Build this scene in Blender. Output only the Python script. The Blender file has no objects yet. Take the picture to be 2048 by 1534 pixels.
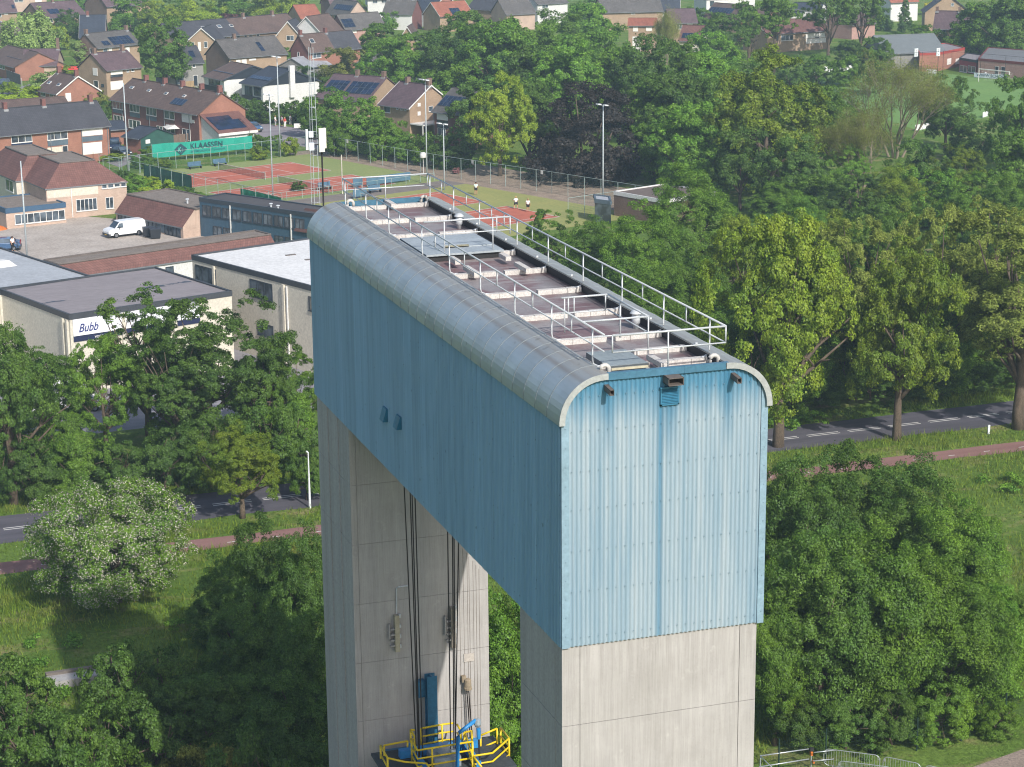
import bpy, math, random
import numpy as np
from mathutils import Vector, Matrix
SC = bpy.context.scene
COL = SC.collection
R = math.radians
random.seed(7)

# ------------------------------------------------------------------ camera, world, sun, exposure
F_PX = 4212.876873772493
CAM = np.array([-18.73243082659931, -52.25020419977158, 46.5])
_pi, _ro, _ya = R(14.488195054387493), R(-0.5144374648684639), R(18.362287033132777)
c_f = np.array([math.sin(_ya)*math.cos(_pi), math.cos(_ya)*math.cos(_pi), -math.sin(_pi)])
_r = np.array([math.cos(_ya), -math.sin(_ya), 0.0])
_u = np.cross(_r, c_f)
c_r = math.cos(_ro)*_r + math.sin(_ro)*_u
c_u = -math.sin(_ro)*_r + math.cos(_ro)*_u
cam = bpy.data.cameras.new('camera')
cam.sensor_width = 36.0
cam.lens = F_PX/2048*36.0
cam.clip_start = 1.0
cam.clip_end = 6000.0
camo = bpy.data.objects.new('camera', cam)
COL.objects.link(camo)
m = Matrix.Identity(4)
for i in range(3):
    m[i][0], m[i][1], m[i][2], m[i][3] = c_r[i], c_u[i], -c_f[i], CAM[i]
camo.matrix_world = m
SC.camera = camo

SUN_DIR = Vector((-0.18, 1.0, -0.75)).normalized()      # the way the light travels
world = bpy.data.worlds.new('World')
SC.world = world
world.use_nodes = True
wn = world.node_tree
for n in list(wn.nodes):
    wn.nodes.remove(n)
sky = wn.nodes.new('ShaderNodeTexSky')
sky.sky_type = 'NISHITA'
sky.sun_disc = False
sky.sun_elevation = math.asin(-SUN_DIR.z)
sky.sun_rotation = math.atan2(-SUN_DIR.x, -SUN_DIR.y)
sky.air_density = 1.0
sky.dust_density = 2.0
bg = wn.nodes.new('ShaderNodeBackground')
bg.inputs['Strength'].default_value = 0.12
wo = wn.nodes.new('ShaderNodeOutputWorld')
wn.links.new(sky.outputs[0], bg.inputs[0])
wn.links.new(bg.outputs[0], wo.inputs[0])
sl = bpy.data.lights.new('sun', 'SUN')
sl.energy = 3.4
sl.angle = R(0.6)
sl.color = (1.0, 0.965, 0.91)
so = bpy.data.objects.new('sun', sl)
so.rotation_euler = SUN_DIR.to_track_quat('-Z', 'Y').to_euler()
so.location = (30, -60, 120)
COL.objects.link(so)
SC.view_settings.view_transform = 'Standard'
SC.view_settings.look = 'None'
SC.view_settings.exposure = 0.5
SC.view_settings.gamma = 1.0
SC.view_settings.use_curve_mapping = False
SC.cycles.max_bounces = 6
SC.cycles.volume_bounces = 0
SC.cycles.filter_width = 1.1

# ------------------------------------------------------------------ photo measurements -> places in the world
def ray(u, v):
    return c_f + c_r*((u-1024)/F_PX) + c_u*((767-v)/F_PX)
def P(u, v, axis, val):
    d = ray(u, v)
    return CAM + d*((val-CAM[axis])/d[axis])
def G(u, v, z=0.0):
    p = P(u, v, 2, z)
    return np.array([p[0], p[1]])
def scale_at(x, y, z=0.0):
    return F_PX/float((np.array([x, y, z])-CAM) @ c_f)
def topz(x, y, v):
    """height of the point over (x, y) that is seen at picture height v"""
    lo, hi = -2.0, 45.0
    for _ in range(40):
        mid = (lo+hi)/2
        d = np.array([x, y, mid])-CAM
        vv = 767-F_PX*(d@c_u)/(d@c_f)
        if vv > v: lo = mid
        else: hi = mid
    return (lo+hi)/2

# ------------------------------------------------------------------ materials
def lin(h):
    if isinstance(h, str):
        c = [int(h[i:i+2], 16)/255 for i in (0, 2, 4)]
        return tuple(x/12.92 if x <= .04045 else ((x+.055)/1.055)**2.4 for x in c)
    return h
MATS = {}
def nodes_of(name):
    ma = bpy.data.materials.new(name)
    ma.use_nodes = True
    nt = ma.node_tree
    b = nt.nodes['Principled BSDF']
    return ma, nt, b
def N(nt, kind, **kw):
    n = nt.nodes.new('ShaderNode'+kind)
    for k, v in kw.items():
        if k in n.inputs.keys(): n.inputs[k].default_value = v
        else: setattr(n, k, v)
    return n
def mix(nt, fac, a, b, mode='MIX'):
    n = nt.nodes.new('ShaderNodeMix')
    n.data_type = 'RGBA'; n.blend_type = mode
    for sock, val in ((0, fac), (6, a), (7, b)):
        if hasattr(val, 'is_output') or isinstance(val, bpy.types.NodeSocket): nt.links.new(val, n.inputs[sock])
        elif sock == 0: n.inputs[0].default_value = val
        else: n.inputs[sock].default_value = tuple(val)+(1.0,) if len(val) == 3 else val
    return n.outputs[2]
def ramp(nt, src, stops):
    r = nt.nodes.new('ShaderNodeValToRGB')
    e = r.color_ramp.elements
    while len(e) < len(stops): e.new(0.5)
    for el, (p, c) in zip(e, stops):
        el.position = p
        el.color = (c, c, c, 1) if isinstance(c, (int, float)) else tuple(c)+(1,)
    nt.links.new(src, r.inputs[0])
    return r.outputs[0]
def coords(nt, which='Object', scale=(1, 1, 1), rot=(0, 0, 0)):
    tc = nt.nodes.new('ShaderNodeTexCoord')
    mp = nt.nodes.new('ShaderNodeMapping')
    mp.inputs['Scale'].default_value = scale
    mp.inputs['Rotation'].default_value = rot
    nt.links.new(tc.outputs[which], mp.inputs[0])
    return mp.outputs[0]
def worldpos(nt, scale=(1, 1, 1)):
    g = nt.nodes.new('ShaderNodeNewGeometry')
    mp = nt.nodes.new('ShaderNodeMapping')
    mp.inputs['Scale'].default_value = scale
    nt.links.new(g.outputs['Position'], mp.inputs[0])
    return mp.outputs[0]
def noise(nt, vec, scale, detail=4, rough=.6):
    n = N(nt, 'TexNoise')
    n.inputs['Scale'].default_value = scale
    n.inputs['Detail'].default_value = detail
    n.inputs['Roughness'].default_value = rough
    nt.links.new(vec, n.inputs['Vector'])
    return n.outputs[0]
def bump(nt, b, h, strength, dist=.05):
    bp = nt.nodes.new('ShaderNodeBump')
    bp.inputs['Strength'].default_value = strength
    bp.inputs['Distance'].default_value = dist
    nt.links.new(h, bp.inputs['Height'])
    nt.links.new(bp.outputs[0], b.inputs['Normal'])
def M(name, col, rough=.8, var=.18, scale=.8, metal=0.0, bmp=0.0, col2=None, fine=.12, stretch=(1, 1, 1), spec=.4):
    """plain weathered surface: a base colour with broad and fine mottling"""
    if name in MATS: return MATS[name]
    ma, nt, b = nodes_of(name)
    c = lin(col)
    c2 = lin(col2) if col2 else tuple(x*(1-2*var) for x in c)
    w = worldpos(nt, stretch)
    broad = ramp(nt, noise(nt, w, scale, 5, .65), [(.3, 0.0), (.72, 1.0)])
    o = mix(nt, broad, c, c2)
    if fine:
        fn = ramp(nt, noise(nt, w, scale*9, 3, .7), [(.25, 1-fine*2), (.75, 1+fine)])
        o = mix(nt, 1.0, o, fn, 'MULTIPLY')
    nt.links.new(o, b.inputs['Base Color'])
    b.inputs['Roughness'].default_value = rough
    b.inputs['Metallic'].default_value = metal
    b.inputs['Specular IOR Level'].default_value = spec
    if bmp: bump(nt, b, noise(nt, w, scale*9, 4, .7), bmp)
    MATS[name] = ma
    return ma
def tiles(name, col, col2, row=.34, colw=.3, stain=.5):
    """roof tiles: uv in metres, u along the eave, v up the slope"""
    if name in MATS: return MATS[name]
    ma, nt, b = nodes_of(name)
    uv = coords(nt, 'UV')
    br = N(nt, 'TexBrick')
    nt.links.new(uv, br.inputs['Vector'])
    br.inputs['Scale'].default_value = 1.0
    br.inputs['Brick Width'].default_value = colw
    br.inputs['Row Height'].default_value = row
    br.inputs['Mortar Size'].default_value = .028
    br.inputs['Mortar Smooth'].default_value = .6
    br.inputs['Bias'].default_value = 0
    br.offset = 0.0
    c, c2 = lin(col), lin(col2)
    br.inputs['Color1'].default_value = c+(1,)
    br.inputs['Color2'].default_value = c2+(1,)
    br.inputs['Mortar'].default_value = tuple(x*.45 for x in c)+(1,)
    w = worldpos(nt)
    big = ramp(nt, noise(nt, w, .45, 5, .7), [(.35, 1-stain*.45), (.7, 1.12)])
    o = mix(nt, 1.0, br.outputs[0], big, 'MULTIPLY')
    nt.links.new(o, b.inputs['Base Color'])
    b.inputs['Roughness'].default_value = .75
    bump(nt, b, br.outputs[1], -.6, .04)
    MATS[name] = ma
    return ma
def brick(name, col, col2, mortar=None):
    if name in MATS: return MATS[name]
    ma, nt, b = nodes_of(name)
    uv = coords(nt, 'UV')
    br = N(nt, 'TexBrick')
    nt.links.new(uv, br.inputs['Vector'])
    br.inputs['Scale'].default_value = 1.0
    br.inputs['Brick Width'].default_value = .22
    br.inputs['Row Height'].default_value = .065
    br.inputs['Mortar Size'].default_value = .006
    c, c2 = lin(col), lin(col2)
    br.inputs['Color1'].default_value = c+(1,)
    br.inputs['Color2'].default_value = c2+(1,)
    br.inputs['Mortar'].default_value = (lin(mortar) if mortar else tuple(x*.8+.06 for x in c))+(1,)
    w = worldpos(nt)
    big = ramp(nt, noise(nt, w, .5, 5, .7), [(.3, .8), (.75, 1.12)])
    o = mix(nt, 1.0, br.outputs[0], big, 'MULTIPLY')
    nt.links.new(o, b.inputs['Base Color'])
    b.inputs['Roughness'].default_value = .9
    MATS[name] = ma
    return ma
LEAFGAIN = (1.75, 2.0, .84)
def leafmat(name, col, col2, dull=0.0):
    """foliage: each leaf a little different, clumps drift between two hues"""
    if name in MATS: return MATS[name]
    ma = bpy.data.materials.new(name)
    ma.use_nodes = True
    nt = ma.node_tree
    nt.nodes.remove(nt.nodes['Principled BSDF'])
    out = [n for n in nt.nodes if n.type == 'OUTPUT_MATERIAL'][0]
    geo = nt.nodes.new('ShaderNodeNewGeometry')
    oi = nt.nodes.new('ShaderNodeObjectInfo')
    w = worldpos(nt)
    col = tuple(c*f for c, f in zip(lin(col), LEAFGAIN)); col2 = tuple(c*f for c, f in zip(lin(col2), LEAFGAIN))
    clump = ramp(nt, noise(nt, w, .42, 3, .6), [(.36, 0.0), (.66, 1.0)])
    o = mix(nt, clump, lin(col), lin(col2))
    v1 = ramp(nt, geo.outputs['Random Per Island'], [(0, .5), (1, 1.5)])
    o = mix(nt, 1.0, o, v1, 'MULTIPLY')
    v2 = ramp(nt, oi.outputs['Random'], [(0, .8), (1, 1.18)])
    o = mix(nt, 1.0, o, v2, 'MULTIPLY')
    d = nt.nodes.new('ShaderNodeBsdfDiffuse')
    t = nt.nodes.new('ShaderNodeBsdfTranslucent')
    nt.links.new(o, d.inputs[0])
    o2 = mix(nt, 1.0, o, (1.15, 1.25, .55), 'MULTIPLY')
    nt.links.new(o2, t.inputs[0])
    ms = nt.nodes.new('ShaderNodeMixShader')
    ms.inputs[0].default_value = .27
    nt.links.new(d.outputs[0], ms.inputs[1])
    nt.links.new(t.outputs[0], ms.inputs[2])
    gl = nt.nodes.new('ShaderNodeBsdfGlossy')
    gl.inputs['Roughness'].default_value = .55
    gl.inputs[0].default_value = (.9, .95, 1, 1)
    ms2 = nt.nodes.new('ShaderNodeMixShader')
    ms2.inputs[0].default_value = .02*(1-dull)
    nt.links.new(ms.outputs[0], ms2.inputs[1])
    nt.links.new(gl.outputs[0], ms2.inputs[2])
    nt.links.new(ms2.outputs[0], out.inputs[0])
    MATS[name] = ma
    return ma
def glass(name='pane glass', tint=(.03, .04, .05)):
    if name in MATS: return MATS[name]
    ma, nt, b = nodes_of(name)
    o = mix(nt, ramp(nt, noise(nt, worldpos(nt), .6, 2), [(.42, 0.0), (.6, 1.0)]), tint, tuple(x*3+.02 for x in tint))
    nt.links.new(o, b.inputs['Base Color'])
    b.inputs['Roughness'].default_value = .08
    b.inputs['Specular IOR Level'].default_value = .8
    MATS[name] = ma
    return ma

# ------------------------------------------------------------------ mesh building
class MB:
    def __init__(s): s.v, s.f, s.mi, s.uv = [], [], [], []
    def add(s, vs, fs, mi=0, uvs=None):
        o = len(s.v)
        s.v += [tuple(map(float, p)) for p in vs]
        for k, f in enumerate(fs):
            s.f.append(tuple(i+o for i in f)); s.mi.append(mi)
            s.uv.append(uvs[k] if uvs else None)
        return s
    def quad(s, a, b, c, d, mi=0, uv=None):
        return s.add([a, b, c, d], [(0, 1, 2, 3)], mi, [uv] if uv else None)
    def box(s, x0, y0, z0, x1, y1, z1, mi=0):
        return s.obox((x0, y0, z0), (x1-x0, 0, 0), (0, y1-y0, 0), (0, 0, z1-z0), mi)
    def obox(s, o, a, b, c, mi=0):
        o, a, b, c = map(np.array, (o, a, b, c))
        if np.dot(np.cross(a, b), c) < 0: o, a = o+a, -a
        la, lb, lc = (float(np.linalg.norm(x)) for x in (a, b, c))
        p = [o, o+a, o+a+b, o+b, o+c, o+a+c, o+a+b+c, o+b+c]
        def r(w, h): return [(0, 0), (w, 0), (w, h), (0, h)]
        return s.add(p, [(3, 2, 1, 0), (4, 5, 6, 7), (0, 1, 5, 4), (1, 2, 6, 5), (2, 3, 7, 6), (3, 0, 4, 7)], mi,
                     [r(la, lb), r(la, lb), r(la, lc), r(lb, lc), r(la, lc), r(lb, lc)])
    def tube(s, pts, rad, n=6, mi=0, cap=True):
        pts = [np.array(p, float) for p in pts]
        if not hasattr(rad, '__len__'): rad = [rad]*len(pts)
        o = len(s.v); L = len(pts)
        for i, p in enumerate(pts):
            d = pts[min(i+1, L-1)]-pts[max(i-1, 0)]
            d = d/(np.linalg.norm(d)+1e-9)
            a = np.cross(d, (0, 0, 1) if abs(d[2]) < .95 else (1, 0, 0)); a /= np.linalg.norm(a)
            b = np.cross(d, a)
            for k in range(n):
                t = 2*math.pi*k/n
                q = p+rad[i]*(a*math.cos(t)+b*math.sin(t))
                s.v.append((float(q[0]), float(q[1]), float(q[2])))
        for i in range(L-1):
            for k in range(n):
                k2 = (k+1) % n
                s.f.append((o+i*n+k, o+i*n+k2, o+(i+1)*n+k2, o+(i+1)*n+k)); s.mi.append(mi); s.uv.append(None)
        if cap:
            s.f.append(tuple(o+k for k in range(n))[::-1]); s.mi.append(mi); s.uv.append(None)
            s.f.append(tuple(o+(L-1)*n+k for k in range(n))); s.mi.append(mi); s.uv.append(None)
        return s
    def lathe(s, c, prof, n=12, mi=0):
        c = np.array(c, float); o = len(s.v)
        for r_, z in prof:
            for k in range(n):
                t = 2*math.pi*k/n
                s.v.append((c[0]+r_*math.cos(t), c[1]+r_*math.sin(t), c[2]+z))
        for i in range(len(prof)-1):
            for k in range(n):
                k2 = (k+1) % n
                s.f.append((o+i*n+k, o+i*n+k2, o+(i+1)*n+k2, o+(i+1)*n+k)); s.mi.append(mi); s.uv.append(None)
        for i in (0, len(prof)-1):
            s.f.append(tuple(o+i*n+k for k in (range(n) if i else reversed(range(n))))); s.mi.append(mi); s.uv.append(None)
        return s
    def prism(s, poly, z0, z1, mi=0, top=True, bottom=True):
        n = len(poly)
        ar = sum(poly[i][0]*poly[(i+1) % n][1]-poly[(i+1) % n][0]*poly[i][1] for i in range(n))
        if ar < 0: poly = poly[::-1]
        vs = [(p[0], p[1], z0) for p in poly]+[(p[0], p[1], z1) for p in poly]
        fs = []; uvs = []
        for i in range(n):
            j = (i+1) % n
            fs.append((i, j, n+j, n+i))
            l = math.dist(poly[i][:2], poly[j][:2])
            uvs.append([(0, z0), (l, z0), (l, z1), (0, z1)])
        if top: fs.append(tuple(range(n, 2*n))); uvs.append([(p[0], p[1]) for p in poly])
        if bottom: fs.append(tuple(reversed(range(n)))); uvs.append([(p[0], p[1]) for p in poly[::-1]])
        return s.add(vs, fs, mi, uvs)
    def mesh(s, name, mats, smooth=False):
        me = bpy.data.meshes.new(name)
        me.from_pydata(s.v, [], s.f)
        for ma in (mats if isinstance(mats, (list, tuple)) else [mats]): me.materials.append(ma)
        me.polygons.foreach_set('material_index', s.mi)
        if any(u for u in s.uv):
            l = me.uv_layers.new(name='UVMap')
            flat = []
            for f, u in zip(s.f, s.uv):
                for k in range(len(f)): flat += list(u[k]) if u else [s.v[f[k]][0], s.v[f[k]][1]]
            l.data.foreach_set('uv', flat)
        if smooth:
            me.polygons.foreach_set('use_smooth', [True]*len(s.f))
        me.update()
        return me
ORG = {}
def tag(o, label=None, cat=None, group=None, kind=None):
    if label: o['label'] = label
    if cat: o['category'] = cat
    if group: o['group'] = group
    if kind: o['kind'] = kind
    return o
def thing(name, label, cat, loc=(0, 0, 0), group=None, rz=0.0):
    o = bpy.data.objects.new(name, None)
    o.empty_display_size = .3
    o.location = tuple(map(float, loc)); o.rotation_euler = (0, 0, rz)
    COL.objects.link(o)
    ORG[o] = tuple(map(float, loc))
    return tag(o, label, cat, group)
def part(name, mb, mats, parent, smooth=False, label=None, kind=None):
    """mb is in world coordinates; stored relative to the thing's base"""
    og = ORG.get(parent, (0, 0, 0))
    if og != (0, 0, 0): mb.v = [(x-og[0], y-og[1], z-og[2]) for x, y, z in mb.v]
    o = bpy.data.objects.new(name, mb.mesh(name, mats, smooth))
    o.parent = parent
    COL.objects.link(o)
    ORG[o] = og
    return tag(o, label, None, None, kind)
def inst(name, me, parent, loc=(0, 0, 0), rz=0.0, label=None, abs_=True):
    o = bpy.data.objects.new(name, me)
    o.parent = parent
    og = ORG.get(parent, (0, 0, 0)) if abs_ else (0, 0, 0)
    o.location = (loc[0]-og[0], loc[1]-og[1], loc[2]-og[2])
    o.rotation_euler = (0, 0, rz)
    COL.objects.link(o)
    return tag(o, label)
def solo(name, mb, mats, label, cat, group=None, loc=None, smooth=False):
    """a thing that is one mesh"""
    if loc is None: loc = (mb.v[0][0], mb.v[0][1], min(p[2] for p in mb.v))
    mb.v = [(x-loc[0], y-loc[1], z-loc[2]) for x, y, z in mb.v]
    o = bpy.data.objects.new(name, mb.mesh(name, mats, smooth))
    o.location = loc
    COL.objects.link(o)
    return tag(o, label, cat, group)
def struct(name, mb, mats, kind='structure', smooth=False):
    o = bpy.data.objects.new(name, mb.mesh(name, mats, smooth))
    COL.objects.link(o)
    return tag(o, kind=kind)
def copy_tree(o, loc, rz=0.0, scale=None, label=None, group=None):
    c = o.copy(); COL.objects.link(c)
    c.location = tuple(map(float, loc)); c.rotation_euler = (0, 0, rz)
    if scale: c.scale = scale
    if label: c['label'] = label
    if group: c['group'] = group
    def rec(a, b):
        for ch in list(a.children):
            d = ch.copy(); COL.objects.link(d); d.parent = b
            rec(ch, d)
    rec(o, c)
    return c
# ================================================================== THE LIFT TOWER
W, L, ZB, ZE, ZR, ZD = 6.2, 29.96, 24.5, 31.0, 32.34, 32.06
RC = 1.25                                                   # radius of the rounded eaves
m_conc = None
def concrete():
    ma, nt, b = nodes_of('weathered concrete')
    w = worldpos(nt)
    broad = ramp(nt, noise(nt, w, .55, 6, .68), [(.3, 0.0), (.7, 1.0)])
    o = mix(nt, broad, lin('aca8a5'), lin('9d9995'))
    st = ramp(nt, noise(nt, worldpos(nt, (5, 5, .22)), 1.0, 4, .7), [(.34, .72), (.6, 1.04)])       # runs of dirt
    o = mix(nt, .35, o, st, 'MULTIPLY')
    board = ramp(nt, noise(nt, worldpos(nt, (22, 22, .8)), 1.0, 2, .5), [(.35, .9), (.65, 1.05)])    # board marks
    o = mix(nt, .8, o, board, 'MULTIPLY')
    # run-off that starts at the foot of the cladding, and pale grout blotches
    sp = nt.nodes.new('ShaderNodeSeparateXYZ'); nt.links.new(w, sp.inputs[0])
    mr = nt.nodes.new('ShaderNodeMapRange'); mr.inputs['From Min'].default_value = 22.6; mr.inputs['From Max'].default_value = 24.5
    nt.links.new(sp.outputs[2], mr.inputs['Value'])
    rn = ramp(nt, noise(nt, worldpos(nt, (3.5, 3.5, .25)), 1.0, 4, .7), [(.45, 0.0), (.7, .45)])
    mm = N(nt, 'Math', operation='MULTIPLY'); nt.links.new(mr.outputs[0], mm.inputs[0]); nt.links.new(rn, mm.inputs[1])
    o = mix(nt, mm.outputs[0], o, lin('6f6964'))
    bl = ramp(nt, noise(nt, w, 1.7, 5, .75), [(.60, 0.0), (.72, .35)])
    o = mix(nt, bl, o, lin('c6c1bc'))
    pores = ramp(nt, noise(nt, w, 26, 2, .6), [(.3, .8), (.45, 1.0)])
    o = mix(nt, .5, o, pores, 'MULTIPLY')
    nt.links.new(o, b.inputs['Base Color'])
    b.inputs['Roughness'].default_value = .9
    bump(nt, b, board, .25, .01)
    return ma
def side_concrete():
    """the flanks of the legs are darker, with long upright streaks"""
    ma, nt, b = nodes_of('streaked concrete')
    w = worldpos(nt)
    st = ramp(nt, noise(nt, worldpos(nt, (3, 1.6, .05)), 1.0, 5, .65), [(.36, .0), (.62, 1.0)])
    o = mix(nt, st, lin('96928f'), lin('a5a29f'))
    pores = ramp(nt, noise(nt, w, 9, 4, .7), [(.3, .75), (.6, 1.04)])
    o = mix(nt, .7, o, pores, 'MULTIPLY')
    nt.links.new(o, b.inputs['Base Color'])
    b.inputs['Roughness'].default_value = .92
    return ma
def faded_blue(name, c_hi, c_lo, streak=.9, chalk=True):
    """coil-coated sheet: chalked pale where rain and sun reach it, deeper blue where it is sheltered"""
    ma, nt, b = nodes_of(name)
    w = worldpos(nt)
    runs = ramp(nt, noise(nt, worldpos(nt, (2.4, 2.4, .10)), 1.0, 4, .7), [(.36, 0.0), (.66, 1.0)])
    sp = nt.nodes.new('ShaderNodeSeparateXYZ')
    nt.links.new(w, sp.inputs[0])
    o = mix(nt, runs, lin(c_hi), lin(c_lo))
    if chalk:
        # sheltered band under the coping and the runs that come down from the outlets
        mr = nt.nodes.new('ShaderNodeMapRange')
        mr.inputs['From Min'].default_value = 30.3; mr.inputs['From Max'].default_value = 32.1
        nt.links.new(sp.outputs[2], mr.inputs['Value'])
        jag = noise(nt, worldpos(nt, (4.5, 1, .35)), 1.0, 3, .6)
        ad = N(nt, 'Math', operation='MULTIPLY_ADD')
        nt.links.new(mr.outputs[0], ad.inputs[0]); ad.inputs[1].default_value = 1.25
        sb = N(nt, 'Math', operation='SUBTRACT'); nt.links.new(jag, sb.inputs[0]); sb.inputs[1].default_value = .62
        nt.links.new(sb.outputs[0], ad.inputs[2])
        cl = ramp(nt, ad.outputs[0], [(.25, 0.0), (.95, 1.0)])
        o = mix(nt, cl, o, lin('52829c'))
        for xc, wd, zt in ((2.93, .14, 32), (3.2, .42, 31.9), (1.35, .22, 32), (4.95, .22, 32)):
            a = N(nt, 'Math', operation='SUBTRACT'); nt.links.new(sp.outputs[0], a.inputs[0]); a.inputs[1].default_value = xc
            a2 = N(nt, 'Math', operation='ABSOLUTE'); nt.links.new(a.outputs[0], a2.inputs[0])
            r1 = nt.nodes.new('ShaderNodeMapRange'); r1.inputs['From Min'].default_value = wd; r1.inputs['From Max'].default_value = 0.0
            nt.links.new(a2.outputs[0], r1.inputs['Value'])
            ln = 9.0 if wd < .2 else 2.2
            r2 = nt.nodes.new('ShaderNodeMapRange'); r2.inputs['From Min'].default_value = zt-ln; r2.inputs['From Max'].default_value = zt-.2
            nt.links.new(sp.outputs[2], r2.inputs['Value'])
            if wd < .2: r2.inputs['To Min'].default_value = .55
            mu = N(nt, 'Math', operation='MULTIPLY'); nt.links.new(r1.outputs[0], mu.inputs[0]); nt.links.new(r2.outputs[0], mu.inputs[1])
            o = mix(nt, mu.outputs[0], o, lin('447894'))
    if not chalk:
        oi = nt.nodes.new('ShaderNodeObjectInfo')
        o = mix(nt, 1.0, o, ramp(nt, oi.outputs['Random'], [(0, .93), (1, 1.06)]), 'MULTIPLY')
        dr = ramp(nt, noise(nt, worldpos(nt, (1, 5.5, .12)), 1.0, 5, .72), [(.55, 0.0), (.78, .55)])
        o = mix(nt, dr, o, lin('54748a'))
        sc2 = ramp(nt, noise(nt, worldpos(nt, (1, 9, 7)), .55, 2, .5), [(.24, .0), (.3, 1.0)])
        o = mix(nt, .35, o, sc2, 'MULTIPLY')
    nt.links.new(o, b.inputs['Base Color'])
    b.inputs['Roughness'].default_value = .42
    b.inputs['Specular IOR Level'].default_value = .35
    return ma
def zinc():
    ma, nt, b = nodes_of('grey roof sheet')
    w = worldpos(nt)
    sp = nt.nodes.new('ShaderNodeSeparateXYZ'); nt.links.new(w, sp.inputs[0])
    base = mix(nt, ramp(nt, noise(nt, worldpos(nt, (1, .35, 1)), 1.2, 4, .6), [(.3, 0.0), (.7, 1.0)]), lin('a5b0b6'), lin('8f9aa1'))
    # dirt lies in lengthwise bands where water stands on the flat of the sheet
    wob = noise(nt, worldpos(nt, (.4, .25, .4)), 1.0, 3)
    for xc, wd, s in ((.62, .10, .85), (.95, .09, .6), (1.18, .12, .75), (5.02, .10, .6), (5.35, .12, .5), (5.62, .1, .5)):
        a = N(nt, 'Math', operation='SUBTRACT'); nt.links.new(sp.outputs[0], a.inputs[0]); a.inputs[1].default_value = xc
        a3 = N(nt, 'Math', operation='ABSOLUTE'); nt.links.new(a.outputs[0], a3.inputs[0])
        r1 = nt.nodes.new('ShaderNodeMapRange'); r1.inputs['From Min'].default_value = wd; r1.inputs['From Max'].default_value = .02
        r1.inputs['To Max'].default_value = s
        nt.links.new(a3.outputs[0], r1.inputs['Value'])
        mu = N(nt, 'Math', operation='MULTIPLY'); nt.links.new(r1.outputs[0], mu.inputs[0]); nt.links.new(wob, mu.inputs[1])
        mu2 = N(nt, 'Math', operation='MULTIPLY'); nt.links.new(mu.outputs[0], mu2.inputs[0]); mu2.inputs[1].default_value = 1.6
        base = mix(nt, mu2.outputs[0], base, lin('6b5c52'))
    flat = nt.nodes.new('ShaderNodeMapRange'); flat.inputs['From Min'].default_value = 32.0; flat.inputs['From Max'].default_value = 32.34
    flat.inputs['To Max'].default_value = .85
    nt.links.new(sp.outputs[2], flat.inputs['Value'])
    base = mix(nt, flat.outputs[0], base, lin('a09d96'))
    spots = ramp(nt, noise(nt, w, 3.2, 2, .5), [(.27, .55), (.33, 1.0)])
    base = mix(nt, .6, base, spots, 'MULTIPLY')
    oi = nt.nodes.new('ShaderNodeObjectInfo')
    base = mix(nt, 1.0, base, ramp(nt, oi.outputs['Random'], [(0, .92), (1, 1.05)]), 'MULTIPLY')
    nt.links.new(base, b.inputs['Base Color'])
    b.inputs['Metallic'].default_value = .35
    rr = ramp(nt, noise(nt, worldpos(nt, (1, .5, 1)), 2, 3), [(.3, .34), (.7, .5)])
    nt.links.new(rr, b.inputs['Roughness'])
    return ma
def bitumen():
    ma, nt, b = nodes_of('purple brown bitumen')
    w = worldpos(nt)
    a = ramp(nt, noise(nt, worldpos(nt, (.7, .5, 1)), .9, 5, .62), [(.42, 0.0), (.56, 1.0)])
    o = mix(nt, a, lin('755b5c'), lin('878080'))
    a2 = ramp(nt, noise(nt, worldpos(nt, (.35, 2.6, 1)), .8, 4, .7), [(.52, 0.0), (.68, 1.0)])
    o = mix(nt, a2, o, lin('989290'))
    sp = nt.nodes.new('ShaderNodeSeparateXYZ'); nt.links.new(w, sp.inputs[0])
    edge = nt.nodes.new('ShaderNodeMapRange'); edge.inputs['From Min'].default_value = 3.9; edge.inputs['From Max'].default_value = 4.9
    nt.links.new(sp.outputs[0], edge.inputs['Value'])
    e2 = N(nt, 'Math', operation='MULTIPLY'); nt.links.new(edge.outputs[0], e2.inputs[0]); nt.links.new(noise(nt, worldpos(nt, (4, .5, 1)), 1, 4), e2.inputs[1])
    o = mix(nt, e2.outputs[0], o, lin('352f2e'))
    fine = ramp(nt, noise(nt, w, 14, 3, .7), [(.3, .82), (.7, 1.08)])
    o = mix(nt, 1.0, o, fine, 'MULTIPLY')
    nt.links.new(o, b.inputs['Base Color'])
    b.inputs['Roughness'].default_value = .55
    return ma
m_conc, m_side, m_zinc, m_bit = concrete(), side_concrete(), zinc(), bitumen()
m_end = faded_blue('chalked pale blue sheet', 'a1adb4', '8098a7')
m_long = faded_blue('slate blue sheet', '82a8c2', '7499b3', chalk=False)
m_seam = M('dull seam metal', '7f8789', .6, .05)
m_flash = M('pale blue flashing', '86a0af', .45, .08)
m_cope = M('blue coping', '47748c', .45, .1)
m_capedge = M('grey cap edge', 'a5a8a6', .45, .06)
m_galv = M('galvanised steel', 'c6cacd', .45, .06, 3, metal=.15)
m_paintw = M('old white paint on concrete', 'cfcac4', .8, .12, 2.5, fine=.2)
m_black = M('black upstand', '2c2c2e', .7)
m_steelbrown = M('weathered steel outlet', '6e655f', .6)
m_louver = M('teal blue louvre', '3b7a98', .5)
m_under = M('soffit sheet', '55646e', .7)
m_pipe = M('pale plastic pipe', 'c9c6c0', .5)
m_rope = M('greased wire rope', '2a211f', .5)
m_yellow = M('safety yellow paint', 'e3c417', .45, .08)
m_gblue = M('bright blue paint', '2f86c4', .4, .08)
m_dblue = M('steel blue paint', '2d6a8c', .45, .12)
m_bolt = M('fastener steel', '7d95a3', .5)

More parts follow.
